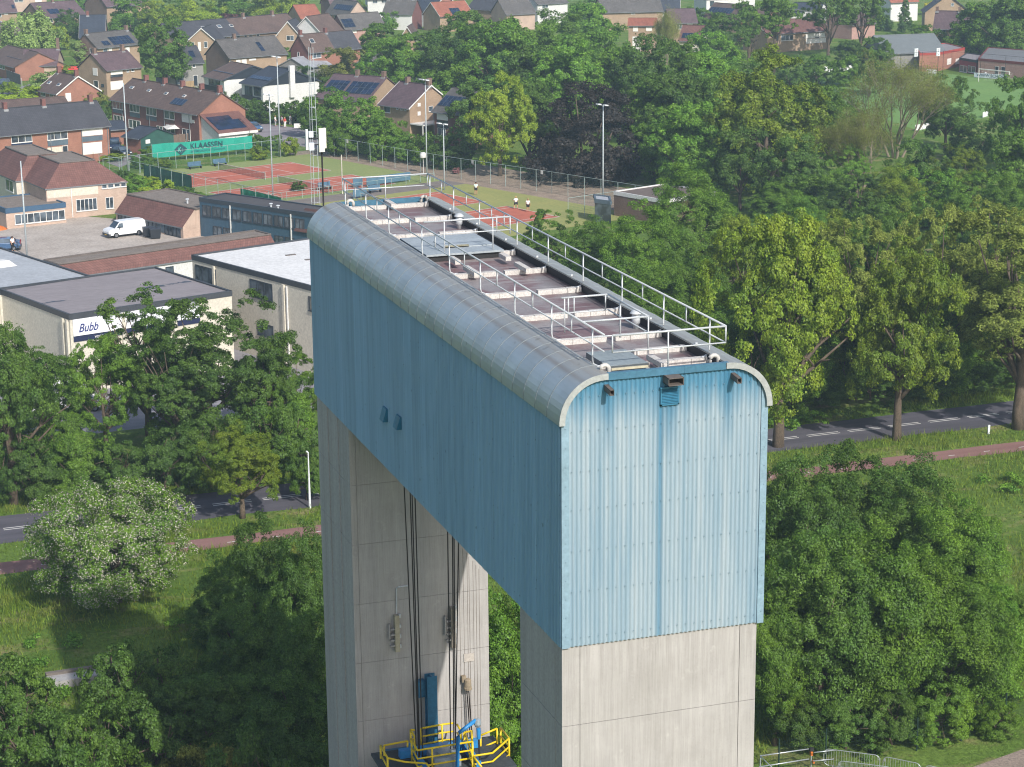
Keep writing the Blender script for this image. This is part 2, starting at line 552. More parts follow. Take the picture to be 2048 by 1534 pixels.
tower = thing('lift_tower', 'tall concrete lift tower with blue sheet clad machine hall and grey rounded roof', 'tower', (0, 0, 0))
# ---- legs: a core and the concrete lifts that were cast one on the other
JZ = [0, 2.1, 4.6, 7.1, 9.6, 12.1, 14.6, 17.1, 19.6, 22.05, ZB]
def leg(x0, x1, y0, y1, front_splits, side_splits):
    g = .018
    core = MB().box(x0+.03, y0+.03, 0, x1-.03, y1-.03, ZB-.02)
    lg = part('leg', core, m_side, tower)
    xs = [x0]+front_splits+[x1]
    for i in range(len(JZ)-1):
        za, zb_ = JZ[i]+(g/2 if i else 0), JZ[i+1]-g/2
        # three upright strips per lift; outer strips carry the flank colour on their sides
        for k in range(len(xs)-1):
            a, b_ = xs[k]+(g/2 if k else 0), xs[k+1]-(g/2 if k < len(xs)-2 else 0)
            mb = MB()
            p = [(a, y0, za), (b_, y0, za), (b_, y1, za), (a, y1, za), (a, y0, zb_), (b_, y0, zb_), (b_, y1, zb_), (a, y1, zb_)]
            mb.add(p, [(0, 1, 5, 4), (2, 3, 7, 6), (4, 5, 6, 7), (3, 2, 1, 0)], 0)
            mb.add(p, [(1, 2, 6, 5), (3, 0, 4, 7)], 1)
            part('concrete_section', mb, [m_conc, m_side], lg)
        for y in side_splits:
            part('pilaster_strip', MB().box(x0-.025, y-.14, za, x0+.01, y+.14, zb_), m_side, lg)
    return lg
leg_near = leg(.03, 6.03, .03, 3.70, [.57, 5.50], [])
leg_far = leg(.05, 5.66, 24.55, 29.85, [.30], [26.4, 28.1])
for y in (.62,):                                             # the vertical joint on the flank of the near leg
    part('flank_joint', MB().box(.022, y-.012, 0, .04, y+.012, ZB), m_side, tower)
# thin dark lines on the far leg are built with its wall gear
# ---- machine hall
def capz(x):
    """outer height of the rounded roof at x"""
    d = RC-x if x < RC else (x-(W-RC) if x > W-RC else 0)
    d = min(max(d, 0), RC)
    return ZR-RC+math.sqrt(max(RC*RC-d*d, 0))
def topx(x): return max(capz(min(max(x, 0.0), W))-.17, ZE-.3)
part('soffit', MB().box(.05, .05, ZB-.06, W-.05, L-.05, ZB+.02), m_under, tower)
part('inner_wall', MB().box(.1, .1, ZB+.03, W-.1, L-.1, ZE+.2), m_under, tower)
def wave(x, pitch=.1333): return .024*math.cos(2*math.pi*x/pitch)
def end_sheets(y, sgn):
    x = .22; n = 0
    while x < W-.2-1e-3:
        x2 = min(x+.9331, W-.2)
        mb = MB(); k = max(4, int(round((x2-x)/.1333*6)))
        pr = []
        for i in range(k+1):
            xx = x+(x2-x)*i/k
            pr.append((xx, y+sgn*(wave(xx-.22)+.004*(n % 2))))
        for i in range(k):
            (xa, ya), (xb, yb) = pr[i], pr[i+1]
            q = [(xa, ya, ZB-.03), (xb, yb, ZB-.03), (xb, yb, topx(xb)), (xa, ya, topx(xa))]
            mb.quad(*(q if sgn < 0 else q[::-1]))
        part('cladding_sheet', mb, m_end, tower, smooth=True)
        x = x2; n += 1
end_sheets(-.035, -1)
end_sheets(L+.035, 1)
def flash_col(xa, xb, y0, y1, mat=m_flash):
    mb = MB(); k = 6
    for i in range(k):
        a, b_ = xa+(xb-xa)*i/k, xa+(xb-xa)*(i+1)/k
        mb.add([(a, y0, ZB-.05), (b_, y0, ZB-.05), (b_, y0, topx(b_)), (a, y0, topx(a)), (a, y1, ZB-.05), (b_, y1, ZB-.05), (b_, y1, topx(b_)), (a, y1, topx(a))],
               [(0, 1, 2, 3), (5, 4, 7, 6), (1, 5, 6, 2), (4, 0, 3, 7)])
    part('corner_flashing', mb, mat, tower)
flash_col(0.0, .225, -.068, .02); flash_col(W-.205, W, -.068, .02)
flash_col(0.0, .225, L-.02, L+.066); flash_col(W-.205, W, L-.02, L+.066)
mbf = MB()
for zr_ in (31.72, 30.75, 29.6, 28.5, 27.3, 26.1, 24.72):
    k = 0
    x = .3
    while x < W-.25:
        zz = zr_
        if topx(x) > zz+.1: mbf.obox((x-.009, -.074, zz-.009), (.018, 0, 0), (0, .03, 0), (0, 0, .018))
        x += .2667
for z in np.arange(24.8, 31, .55): mbf.obox((.1, -.085, z), (.022, 0, 0), (0, .02, 0), (0, 0, .022)); mbf.obox((W-.1, -.085, z), (.022, 0, 0), (0, .02, 0), (0, 0, .022))
part('fastener', mbf, m_bolt, tower, kind='stuff')
# long walls: ribbed sheets a metre wide
def long_sheet_mesh(sgn, wd=.995):
    mb = MB(); pr = []
    nr = 8; p = wd/nr
    for i in range(nr):
        a = i*p
        pr += [(a+.004, 0.0), (a+p*.62, 0.0), (a+p*.70, .03), (a+p*.92, .03)]
    pr.append((wd-.004, 0.0))
    for i in range(len(pr)-1):
        (ya, da), (yb, db) = pr[i], pr[i+1]
        q = [(sgn*da, ya, 0), (sgn*da, ya, ZE-ZB+.12), (sgn*db, yb, ZE-ZB+.12), (sgn*db, yb, 0)]
        mb.quad(*(q if sgn > 0 else q[::-1])) if False else mb.quad(*(q[::-1] if sgn < 0 else q))
    return mb
for sgn, x in ((-1, .0), (1, W)):
    me = long_sheet_mesh(sgn).mesh('side_sheet', m_long)
    n = 30
    for i in range(n):
        y = .02+i*(L-.04)/n
        inst('side_sheet', me, tower, (x+sgn*(.0 if i % 2 else .006), y, ZB-.04))
mbs = MB()
for i in range(31):
    y = .02+i*(L-.04)/30
    mbs.box(-.026, y-.012, ZB-.04, .02, y+.006, ZE+.05)
part('sheet_seam', mbs, M('dark seam blue', '55788f', .6), tower)  # darker blue strips along the sheet joints
mb = MB()
for i in range(0, 31):
    for z in np.arange(24.75, 31, 1.05):
        y = .02+i*(L-.04)/30
        mb.box(-.034, y-.013, z, -.02, y+.013, z+.028)
part('sheet_fastener', mb, M('dark screw', '2d4a5e', .6), tower, kind='stuff')
# rounded roof sheets with standing seams
prof = [(-.09, ZE-.02)]
for i in range(13):
    a = math.pi*(1-i/24)
    prof.append((RC-.09*(1-i/12)+math.cos(a)*RC, ZR-RC+math.sin(a)*RC))
prof.append((1.34, ZR+.002))
def roof_sheet(sgn, y0, y1, seam=True):
    mb = MB()
    pp = [(x if sgn < 0 else W-x, z) for x, z in prof]
    for i in range(len(pp)-1):
        (xa, za), (xb, zb_) = pp[i], pp[i+1]
        q = [(xa, y0, za), (xa, y1, za), (xb, y1, zb_), (xb, y0, zb_)]
        mb.quad(*(q[::-1] if sgn < 0 else q))
        # under side
        na = .02 if i < 7 else 0
        q2 = [(xa-sgn*.03, y0, za-.02), (xa-sgn*.03, y1, za-.02), (xb-sgn*.03, y1, zb_-.02), (xb-sgn*.03, y0, zb_-.02)]
        mb.quad(*(q2 if sgn < 0 else q2[::-1]))
    return mb
def seam(sgn, y, h=.009, t=.012):
    mb = MB()
    cx = RC
    pp = []
    for x, z in prof:
        dx, dz = (x-RC, z-(ZR-RC)) if x < RC else (0, 1)
        l = math.hypot(dx, dz)
        pp.append((x, z, x+dx/l*h, z+dz/l*h))
    for i in range(len(pp)-1):
        a, b_ = pp[i], pp[i+1]
        X = lambda v: v if sgn < 0 else W-v
        o = [(X(a[2]), y-t, a[3]), (X(b_[2]), y-t, b_[3]), (X(b_[2]), y+t, b_[3]), (X(a[2]), y+t, a[3]),
             (X(a[0]), y-t*1.6, a[1]), (X(b_[0]), y-t*1.6, b_[1]), (X(b_[0]), y+t*1.6, b_[1]), (X(a[0]), y+t*1.6, a[1])]
        mb.add(o, [(0, 1, 2, 3), (0, 4, 5, 1), (2, 6, 7, 3)])
    return mb
for sgn in (-1, 1):
    for i in range(30):
        y0 = -.12+i*(L+.24)/30; y1 = y0+(L+.24)/30
        rs = part('roof_sheet', roof_sheet(sgn, y0+.003, y1-.003), m_zinc, tower, smooth=True)
        if i: part('standing_seam', seam(sgn, y0), m_seam, rs)
    for y0, y1 in ((-.16, -.12), (L+.12, L+.16)):          # bent end trim, 17 cm deep, that follows the curve
        mb = MB()
        for i in range(len(prof)-1):
            a, b_ = prof[i], prof[i+1]
            def inn(p):
                dx, dz = (p[0]-RC, p[1]-(ZR-RC)) if p[0] < RC else (0, 1)
                if p[1] < ZR-RC: dx, dz = -1, 0
                l = math.hypot(dx, dz)
                return (p[0]-dx/l*.17, p[1]-dz/l*.17)
            ia, ib = inn(a), inn(b_)
            X = lambda v: v if sgn < 0 else W-v
            v = [(X(a[0]), y0, a[1]), (X(b_[0]), y0, b_[1]), (X(ib[0]), y0, ib[1]), (X(ia[0]), y0, ia[1]),
                 (X(a[0]), y1, a[1]), (X(b_[0]), y1, b_[1]), (X(ib[0]), y1, ib[1]), (X(ia[0]), y1, ia[1])]
            fs = [(0, 1, 2, 3), (7, 6, 5, 4), (0, 4, 5, 1), (3, 2, 6, 7)]
            mb.add(v, fs if sgn > 0 else [f[::-1] for f in fs])
        part('cap_trim', mb, m_capedge, tower)
# roof deck, upstands, copings
part('roof_deck', MB().box(1.34, .02, ZD-.06, 4.95, L-.02, ZD), m_bit, tower)
mb = MB().box(4.86, .05, ZD, 4.95, L-.05, ZR-.03).box(1.27, .05, ZD, 1.345, L-.05, ZR-.03)
part('upstand', mb, M('grey black upstand', '3d3c3f', .7), tower)
for y0, y1 in ((-.13, .02), (L-.02, L+.13)):
    part('coping', MB().box(1.342, y0, ZR-.19, 3.6, y1, ZR+.004).box(3.604, y0, ZR-.19, 4.948, y1, ZR+.004), m_cope, tower)
for y in np.arange(2.2, 29.5, 3.5): part('clamp', MB().box(4.93, y, ZR+.002, 5.0, y+.05, ZR+.05), m_galv, tower)
# outlets in the end wall
for x in (1.24, 5.03):
    mb = MB()
    for a, b_ in (((0, 0), (.13, .012)), ((0, .148), (.13, .012)), ((0, 0), (.012, .16)), ((.118, 0), (.012, .16))):
        mb.obox((x+a[0], -.06, 31.86+a[1]), (b_[0], 0, 0), (0, -.46, -.05), (0, 0, b_[1]))
    part('drain_spout', mb, m_steelbrown, tower)
mb = MB()
for a, b_ in (((0, 0), (.46, .02)), ((0, .2), (.46, .02)), ((0, 0), (.02, .22)), ((.44, 0), (.02, .22))):
    mb.obox((2.98+a[0], -.06, 31.93+a[1]), (b_[0], 0, 0), (0, -.42, -.02), (0, 0, b_[1]))
ov = part('overflow_box', mb, m_steelbrown, tower)
part('mouth', MB().box(3.0, -.13, 31.95, 3.42, -.08, 32.12), m_black, ov)
lv = part('louvre', MB().box(2.9, -.12, 31.27, 2.94, -.06, 31.78).box(3.42, -.12, 31.27, 3.46, -.06, 31.78).box(2.9, -.12, 31.27, 3.46, -.06, 31.31).box(2.88, -.15, 31.76, 3.48, -.06, 31.80), m_louver, tower)
part('louvre_back', MB().box(2.94, -.075, 31.3, 3.42, -.06, 31.76), M('louvre shadow gap', '173c50', .8), tower)  # dark back plate: shade between the slats is put into its colour
for i in range(10):
    part('slat', MB().obox((2.942, -.13, 31.325+i*.044), (.476, 0, 0), (0, .04, .026), (0, 0, .006)), m_louver, lv)
for y0, y1, z0, z1 in ((18.25, 18.75, 26.3, 26.78), (16.42, 16.92, 26.5, 26.95)):
    mb = MB().add([(-.02, y0, z0), (-.02, y1, z0), (-.02, y1, z1), (-.02, y0, z1), (-.22, y0, z0), (-.22, y1, z0), (-.08, y1, z1), (-.08, y0, z1)],
                  [(4, 7, 6, 5), (4, 0, 3, 7), (5, 6, 2, 1), (3, 2, 6, 7), (0, 4, 5, 1)])
    part('vent_hood', mb, M('bright teal hood', '1f7596', .5), tower)
# roof furniture fixed to the deck
def vent(x, y):
    c = (x, y, ZD)
    mb = MB().lathe(c, [(.085, 0), (.085, .16), (.13, .18), (.13, .42), (.10, .44), (.10, .5)], 14).lathe(c, [(.19, .47), (.185, .50), (.11, .58), (.02, .61)], 14)
    part('vent_pipe', mb, m_galv, tower, smooth=True)
vent(4.5, 24.0); vent(4.52, 5.8)
def swan(x, y, s=1):
    pts = [(x, y, ZD), (x, y, ZD+.27)]+[(x+s*.13*(1-math.cos(t)), y-.0, ZD+.27+.13*math.sin(t)) for t in np.linspace(.3, math.pi, 7)]+[(x+s*.26, y, ZD+.16)]
    part('swan_neck_pipe', MB().tube(pts, .062, 10), m_pipe, tower, smooth=True)
swan(4.83, .36, -1); swan(1.55, .36, -1); swan(1.5, 29.6, 1); swan(4.83, 29.5, -1)
hp = part('hatch_cover', MB().box(1.42, 17.9, ZD+.22, 4.3, 21.4, ZD+.29).box(1.5, 18.0, ZD, 4.2, 21.3, ZD+.22, 1), [M('zinc cover plate', 'a0a8ad', .5, .1, 1.2), m_black], tower)
part('handle_bar', MB().box(2.4, 18.9, ZD+.292, 3.3, 19.0, ZD+.37), M('cream painted bar', 'c9c2a6', .6), hp)
part('inner_hatch', MB().box(2.35, 18.9, ZD+.291, 4.2, 20.2, ZD+.325), M('zinc inner plate', 'a9b1b6', .45, .1, 1.5), hp)
h2 = part('roof_hatch', MB().box(1.75, .95, ZD+.04, 2.95, 2.7, ZD+.2).box(1.7, .9, ZD, 3.0, 2.75, ZD+.04, 1), [M('grey hatch lid', '8d9698', .45, .1), m_paintw], tower)
part('handle_bar', MB().box(1.8, .8, ZD+.1, 2.9, .87, ZD+.16), M('cream painted bar', 'c9c2a6', .6), h2)

# ---- free standing guard rail with ballast
rail = thing('roof_guardrail', 'galvanised guard rail with white ballast beams standing on the tower roof', 'guardrail', (3.1, 15, ZD))
ZT, ZM = 33.33, 32.86
def tb(name, pts, r=.03, mat=m_galv, n=8): return part(name, MB().tube(pts, r, n), mat, rail, smooth=True)
yb = [1.2, 4.6, 8.0, 11.5, 14.95, 18.3, 22.75, 26.1, 29.4]
for x, s in ((1.38, 1), (4.93, -1)):
    tb('top_rail', [(x, .3 if s > 0 else .1, ZT), (x, 29.75, ZT)]); tb('mid_rail', [(x, .3 if s > 0 else .1, ZM), (x, 29.75, ZM)], .022)
    for i, y in enumerate(yb):
        tb('post', [(x, y, ZT), (x, y, ZD+.36), (x+s*.02, y, ZD+.24), (x+s*.16, y, ZD+.17)], .025)
        xa, xb = (1.46, 3.08) if s > 0 else (3.32, 4.84)
        nblk = 3
        for k in range(nblk):
            a, b_ = xa+(xb-xa)*k/nblk, xa+(xb-xa)*(k+1)/nblk
            part('ballast_block', MB().box(a+.006, y-.11, ZD+.002, b_-.006, y+.11, ZD+.155+.006*((i+k) % 2)), m_paintw, rail)
        tb('foot_clamp', [(x+s*.1, y-.05, ZD+.17), (x+s*.26, y-.05, ZD+.17)], .03)
    for a, b_ in zip(yb[:-1], yb[1:]):
        for k in range(1, 3 if b_-a > 4 else 2):
            y = a+(b_-a)*k/(3 if b_-a > 4 else 2)
            tb('baluster', [(x, y, ZT), (x, y, ZM)], .022)
def cross(y, x0, x1, posts, zt=ZT, zm=ZM):
    tb('top_rail', [(x0, y, zt), (x1, y, zt)]); tb('mid_rail', [(x0, y, zm), (x1, y, zm)], .022)
    for x, zl in posts: tb('post', [(x, y, zt+.01), (x, y, zl)], .023)
cross(29.75, 1.38, 4.93, [(1.38, ZM), (3.15, ZD+.17), (4.93, ZM)])
cross(.1, 1.55, 4.93, [(1.55, ZM), (3.2, ZD+.17), (4.93, ZM)])
cross(18.1, 1.4, 4.6, [(2.15, ZD+.15), (3.95, ZD+.15), (4.6, ZM), (4.1, ZM+.1)], ZT+.16, ZM+.16)
for x in (2.15, 4.0):
    part('ballast_block', MB().box(x-.1, 16.5, ZD+.16, x+.1, 17.3, ZD+.31), m_paintw, rail)
    part('ballast_block', MB().box(x-.1, 14.3, ZD+.162, x+.1, 15.6, ZD+.30), m_paintw, rail)
for y in (.35, 28.7): part('ballast_block', MB().box(3.1, y, ZD+.162, 3.3, y+1.1, ZD+.3), m_paintw, rail)
cross(5.2, 1.9, 3.35, [(2.0, ZD+.2), (3.3, ZM), (2.12, ZM-.1)]); cross(2.0, 1.4, 3.4, [(3.38, ZD+.17)])
tb('top_rail', [(3.38, 2.0, ZT), (3.38, 5.2, ZT)]); tb('mid_rail', [(3.38, 2.0, ZM), (3.38, 5.2, ZM)], .022)
tb('post', [(3.38, 4.2, ZT), (3.38, 4.2, ZD+.17)]); tb('post', [(2.3, 5.2, ZT), (2.3, 5.2, ZM-.1)], .02)
part('ballast_block', MB().box(3.2, 2.6, ZD+.003, 4.84, 2.82, ZD+.15), m_paintw, rail)

# ---- mobile phone antennas on a pole behind the far edge
ant = thing('antenna_pole', 'black pole carrying white panel antennas at the far edge of the tower roof', 'antenna', (.66, L+.22, 30))
part('pole', MB().tube([(.66, L+.22, 30.0), (.66, L+.22, 34.7)], .035, 8), m_black, ant)
part('arm', MB().tube([(.12, L+.22, 34.95), (.66, L+.22, 34.95)], .02).tube([(.12, L+.22, 34.7), (.66, L+.22, 34.7)], .02).tube([(.66, L+.22, 34.6), (.66, L+.22, 35.2)], .03), m_black, ant)
m_ant = M('off white antenna housing', 'e6e2d3', .45, .05)
part('panel_antenna', MB().box(.52, L+.02, 34.42, .74, L+.16, 35.36), m_ant, ant)
part('panel_antenna', MB().box(.745, L+.1, 34.55, .83, L+.24, 35.36), m_ant, ant)
part('panel_antenna', MB().box(.0, L+.1, 34.52, .09, L+.24, 35.34), M('white antenna housing', 'e6e8ec', .4, .04), ant)
part('radio_unit', MB().box(.12, L+.06, 35.02, .30, L+.2, 35.26), M('pale grey radio box', 'd6dde4', .4, .04), ant)
part('radio_unit', MB().box(.12, L+.06, 34.5, .32, L+.2, 34.8), M('pale grey radio box', 'd6dde4', .4, .04), ant)

# ---- ropes, wall gear, lift gate between the legs
YR = 22.0
ORD = ('first', 'second', 'third', 'fourth')
for q_, (u0, v0, u1, v1) in enumerate(((808, 965, 834, 1534), (820, 975, 838, 1534), (824, 985, 840, 1534), (830, 992, 846, 1534), (895, 1050, 902, 1534), (905, 1060, 908, 1534), (908, 1064, 911, 1534), (917, 1082, 911, 1480))):
    a, b_ = P(u0, v0, 1, YR), P(u1, v1, 1, YR)
    a = a+(a-b_)*(ZB+.3-a[2])/(a[2]-b_[2])
    solo('hoist_rope', MB().tube([a, b_], .024, 6), m_rope, 'dark wire rope, %s from the left in the bundle %s the blue guide column' % (ORD[q_ % 4], 'left of' if q_ < 4 else 'right of'), 'rope', 'hoist ropes between the tower legs', loc=(float(b_[0]), float(b_[1]), float(b_[2])))
YF = 24.52
part('conduit', MB().tube([P(793, 1232, 1, YF), P(793, 1176, 1, YF), P(797, 1174, 1, YF), P(818, 1171, 1, YF)], .03), m_galv, leg_far)
def wall_gear(u, v0, v1, dark):
    a, b_ = P(u, v0, 1, YF), P(u, v1, 1, YF)
    mb = MB().box(a[0]-.09, YF-.25, b_[2], a[0]+.09, YF, a[2])
    g = part('rope_anchor', mb, M('buff steel channel', 'b3aa93', .6) if not dark else M('dun steel channel', '8a8276', .6), leg_far)
    for z in np.linspace(b_[2]+.15, a[2]-.1, 4):
        part('anchor_bolt', MB().box(a[0]+.09, YF-.22, z, a[0]+.16, YF-.08, z+.14), m_galv, leg_far)
        zz = z*.55+.45*a[2]
        part('bracket', MB().box(a[0]-.27, YF-.2, zz-.55, a[0]-.093, YF-.04, zz-.49), m_side, leg_far)
    part('bracket', MB().box(a[0]-.33, YF-.16, b_[2]+.55, a[0]-.275, YF-.04, a[2]-.35), m_side, leg_far)
wall_gear(791, 1228, 1300, False)
wall_gear(903, 1212, 1292, True)
part('number_plate', MB().box(P(928, 1322, 1, YF)[0], YF-.02, P(928, 1324, 1, YF)[2], P(943, 1309, 1, YF)[0]+.1, YF+.01, P(928, 1308, 1, YF)[2]), M('pale wall plate', 'c4bbb2', .8), leg_far)
a = P(932, 1358, 1, YF)
mb = MB().lathe((a[0], YF-.25, a[2]-.35), [(.02, .5), (.14, .42), (.15, .1), (.17, .08), (.17, .0), (.04, -.02)], 12).box(a[0]-.22, YF-.2, a[2]-.05, a[0]-.05, YF, a[2]+.2)
part('pulley_head', mb, M('rusty buff casting', 'a3937c', .8, .25, 4), leg_far, smooth=False)
mb = MB()
for dx in (-.05, .03): mb.tube([(a[0]+dx, YF-.25, a[2]-.35), (a[0]+dx+.1, YF-.4, a[2]-2.9)], .026)
part('cable', mb, m_rope, leg_far)
b0, b1 = P(852, 1352, 1, 24.1), P(872, 1352, 1, 24.1)
mb = MB()
mb.box(b0[0], 23.95, 8, b1[0], 24.0, b0[2]).box(b0[0], 24.3, 8, b1[0], 24.35, b0[2]).box((b0[0]+b1[0])/2-.03, 24.0, 8, (b0[0]+b1[0])/2+.03, 24.3, b0[2])
mb.box(b0[0]-.3, 24.2, b0[2]-.95, b0[0], 24.5, b0[2]-.25)
part('guide_column', mb, m_dblue, leg_far)
# thin dark upright lines on the wall
mb = MB()
for k, u in enumerate((918, 926, 934, 938, 946, 952, 958)):
    a_, b_ = P(u, 1090+8*k, 1, YF), P(u+6, 1534, 1, YF)
    mb.box(a_[0]-.008, YF+.022, b_[2], a_[0]+.008, YF+.027, a_[2])
part('wall_line', mb, M('dull brown wall line', '7a7069', .9), leg_far)

gate = thing('lift_gate', 'blue steel lift gate with yellow railed platform hanging between the tower legs', 'lift gate', (3, 22, 8))
ZG = 11.35
part('gate_body', MB().box(1.0, 4.2, 6.0, 4.7, 24.2, ZG-.45), m_dblue, gate)
part('platform', MB().box(.35, 20.6, ZG-.35, 5.5, 23.6, ZG-.25), M('grey deck grating', '454b4e', .8, .2, 6), gate)
part('beam', MB().box(1.8, 20.8, ZG-.24, 2.0, 23.4, ZG+.05).box(3.9, 20.8, ZG-.24, 4.1, 23.4, ZG+.05).box(1.3, 22.6, ZG-.22, 4.6, 22.9, ZG+.1), m_gblue, gate)
part('machine', MB().box(2.3, 21.2, ZG-.24, 3.4, 22.3, ZG+.2).lathe((2.85, 21.7, ZG+.2), [(.3, 0), (.3, .1), (.1, .12)], 12), M('grey machinery', '9aa5ad', .4, metal=.3), gate)
YG = 22.0
def yrail(pts, post_v=None, mids=(), r=.042):
    """a railing seen at these picture points; posts drop to the platform"""
    w = [P(u, v, 1, y) for u, v, y in pts]
    for dz in (0,)+tuple(mids):
        part('rail', MB().tube([(p[0], p[1], p[2]-dz) for p in w], r*(1 if dz == 0 else .9), 8), m_yellow, gate, smooth=True)
    for p in (w if post_v is None else [w[i] for i in post_v]):
        part('rail_post', MB().tube([(p[0], p[1], p[2]), (p[0], p[1], p[2]-1.12)], r, 8), m_yellow, gate, smooth=True)
yrail([(768, 1491, 23.2), (815, 1482, 23.2)], mids=(.52,))
yrail([(761, 1491, 23.0), (775, 1516, 21.5), (810, 1524, 21.5), (853, 1527, 21.0), (862, 1540, 20.6)], mids=(.4,), post_v=[0, 1])
yrail([(829, 1460, 23.6), (821, 1460, 23.6), (830, 1475, 22.6)], post_v=[1, 2], mids=(.4,))
yrail([(842, 1457, 23.6), (884, 1449, 23.6), (908, 1446, 23.6)], mids=(.36, .7), post_v=[0, 1])
yrail([(914, 1449, 23.6), (922, 1461, 23.0)], mids=(.36, .7), post_v=[1])
yrail([(823, 1478, 22.4), (835, 1501, 21.2), (864, 1496, 21.2), (945, 1483, 21.2)], mids=(.36, .7), post_v=[0, 2, 3])
yrail([(928, 1465, 22.8), (944, 1462, 22.8), (944, 1484, 21.3)], mids=(.36, .7))
yrail([(930, 1467, 22.8), (945, 1510, 20.8)], mids=(.36,))
yrail([(961, 1471, 22.8), (994, 1457, 22.8)], mids=(.55, 1.05), post_v=[0, 1])
yrail([(1001, 1455, 22.8), (1018, 1477, 21.6), (985, 1506, 21.0), (946, 1512, 20.8)], mids=(.36, .7), post_v=[0, 1])
yrail([(946, 1512, 20.8), (963, 1534, 20.2)], mids=(.36,), post_v=[0])
w0 = [P(u, v, 1, 20.9) for u, v in ((914, 1560), (916, 1474), (919, 1465), (924, 1461), (952, 1440))]
part('davit', MB().tube(w0, .08, 12), m_gblue, gate, smooth=True)
d0 = P(955, 1442, 1, 20.9)
part('davit_head', MB().lathe((d0[0], d0[1], d0[2]-.25), [(.05, .35), (.13, .3), (.15, .12), (.08, .0)], 10), M('bare metal sheave', 'b9c4cb', .35, metal=.4), gate)
part('hanger', MB().tube([(d0[0]+.03, d0[1], d0[2]-.3), (d0[0]+.04, d0[1], d0[2]-.75)], .085, 10), m_gblue, gate)
part('cable', MB().tube([(d0[0]+.04, d0[1], d0[2]-.75), (d0[0]+.1, d0[1], d0[2]-2.3)], .04, 8), m_black, gate)
# ================================================================== THE SETTING
def ground_mat():
    ma, nt, b = nodes_of('rough meadow')
    w = worldpos(nt)
    big = ramp(nt, noise(nt, w, .11, 5, .62), [(.36, 0.0), (.66, 1.0)])
    o = mix(nt, big, lin('58762e'), lin('738b40'))
    dry = ramp(nt, noise(nt, worldpos(nt, (1, 1.7, 1)), .21, 6, .7), [(.52, 0.0), (.70, 1.0)])
    o = mix(nt, dry, o, lin('9a9164'))
    fine = ramp(nt, noise(nt, worldpos(nt, (1, .6, 1)), 3.2, 5, .75), [(.28, .55), (.72, 1.25)])
    o = mix(nt, 1.0, o, fine, 'MULTIPLY')
    nt.links.new(o, b.inputs['Base Color'])
    b.inputs['Roughness'].default_value = 1.0
    b.inputs['Specular IOR Level'].default_value = .1
    bump(nt, b, fine, .8, .25)
    return ma
def asphalt(name, c1, c2, sc=.5, patch=True):
    ma, nt, b = nodes_of(name)
    w = worldpos(nt)
    o = mix(nt, ramp(nt, noise(nt, worldpos(nt, (.25, 1.6, 1)), sc, 5, .65), [(.35, 0.0), (.68, 1.0)]), lin(c1), lin(c2))
    f = ramp(nt, noise(nt, w, 7, 3, .7), [(.3, .86), (.7, 1.1)])
    o = mix(nt, 1.0, o, f, 'MULTIPLY')
    nt.links.new(o, b.inputs['Base Color'])
    b.inputs['Roughness'].default_value = .9
    return ma
def clay():
    ma, nt, b = nodes_of('red clay')
    w = worldpos(nt)
    o = mix(nt, ramp(nt, noise(nt, w, .35, 5, .6), [(.35, 0.0), (.7, 1.0)]), lin('b3644e'), lin('a15743'))
    drag = ramp(nt, noise(nt, worldpos(nt, (.344, -.939, 1)), 2.4, 3, .5), [(.4, .9), (.6, 1.06)])
    o = mix(nt, .7, o, drag, 'MULTIPLY')
    nt.links.new(o, b.inputs['Base Color']); b.inputs['Roughness'].default_value = .95
    return ma
m_ground = ground_mat()
m_road = asphalt('old road asphalt', '47454c', '5a575f')
m_bike = asphalt('red cycle path', '7d5b55', '8a6862')
m_pave = M('brick paved yard', 'bdb3a9', .9, .14, .35, col2='a1968b', fine=.2)
m_lot = asphalt('grey yard asphalt', '8f8c90', '7c797e', .3)
m_street = asphalt('street pavers', '8d8589', '7b7478', .4)
m_mark = M('road paint', 'd9d7d2', .7, .08, 4)
m_clay = clay()
m_turf = M('sand dressed turf', '8a9158', .95, .14, .3, col2='7c8a52', fine=.1)
m_turf2 = M('yellowish sand dressed turf', '979457', .95, .12, .25, col2='858b50', fine=.1)  # yellower turf round the second pair of courts
m_lawn = M('mown sports grass', '6f8f45', .95, .12, .12, col2='618540', fine=.12)
m_sandpath = M('sandy garden bed', 'a89682', .95, .2, .5, col2='7f6f62', fine=.25)
m_water = glass('canal water', (.02, .03, .025))
CY0, CY1 = 4.3, 24.0
# far land with a canal cut through it under the tower
mb = MB()
def sheet(x0, y0, x1, y1, z): mb.quad((x0, y0, z), (x1, y0, z), (x1, y1, z), (x0, y1, z))
sheet(-1600, CY1, 2600, 4200, 0); sheet(-1600, -900, 2600, CY0, 0)
struct('ground', mb, m_ground)
struct('canal_water', MB().quad((-1600, CY0, -1.6), (2600, CY0, -1.6), (2600, CY1, -1.6), (-1600, CY1, -1.6)), m_water)
struct('quay_wall', MB().box(-1600, CY0-.4, -1.9, 2600, CY0+.02, .02).box(-1600, CY1-.02, -1.9, 2600, CY1+.4, .02), m_side)
def strip(name, fc, hw, x0, x1, z, mat, n=60):
    mb = MB()
    for i in range(n):
        a, b_ = x0+(x1-x0)*i/n, x0+(x1-x0)*(i+1)/n
        wob = lambda x, s: .12*math.sin(x*.9+s)+.07*math.sin(x*2.3+2*s)
        mb.quad((a, fc(a)-hw+wob(a, 1), z), (b_, fc(b_)-hw+wob(b_, 1), z), (b_, fc(b_)+hw+wob(b_, 4), z), (a, fc(a)+hw+wob(a, 4), z))
    return struct(name, mb, mat)
RCY = lambda x: 92.55+.033*x
BCY = lambda x: 84.15+.026*x
strip('road', RCY, 3.05, -260, 420, .004, m_road, 160)
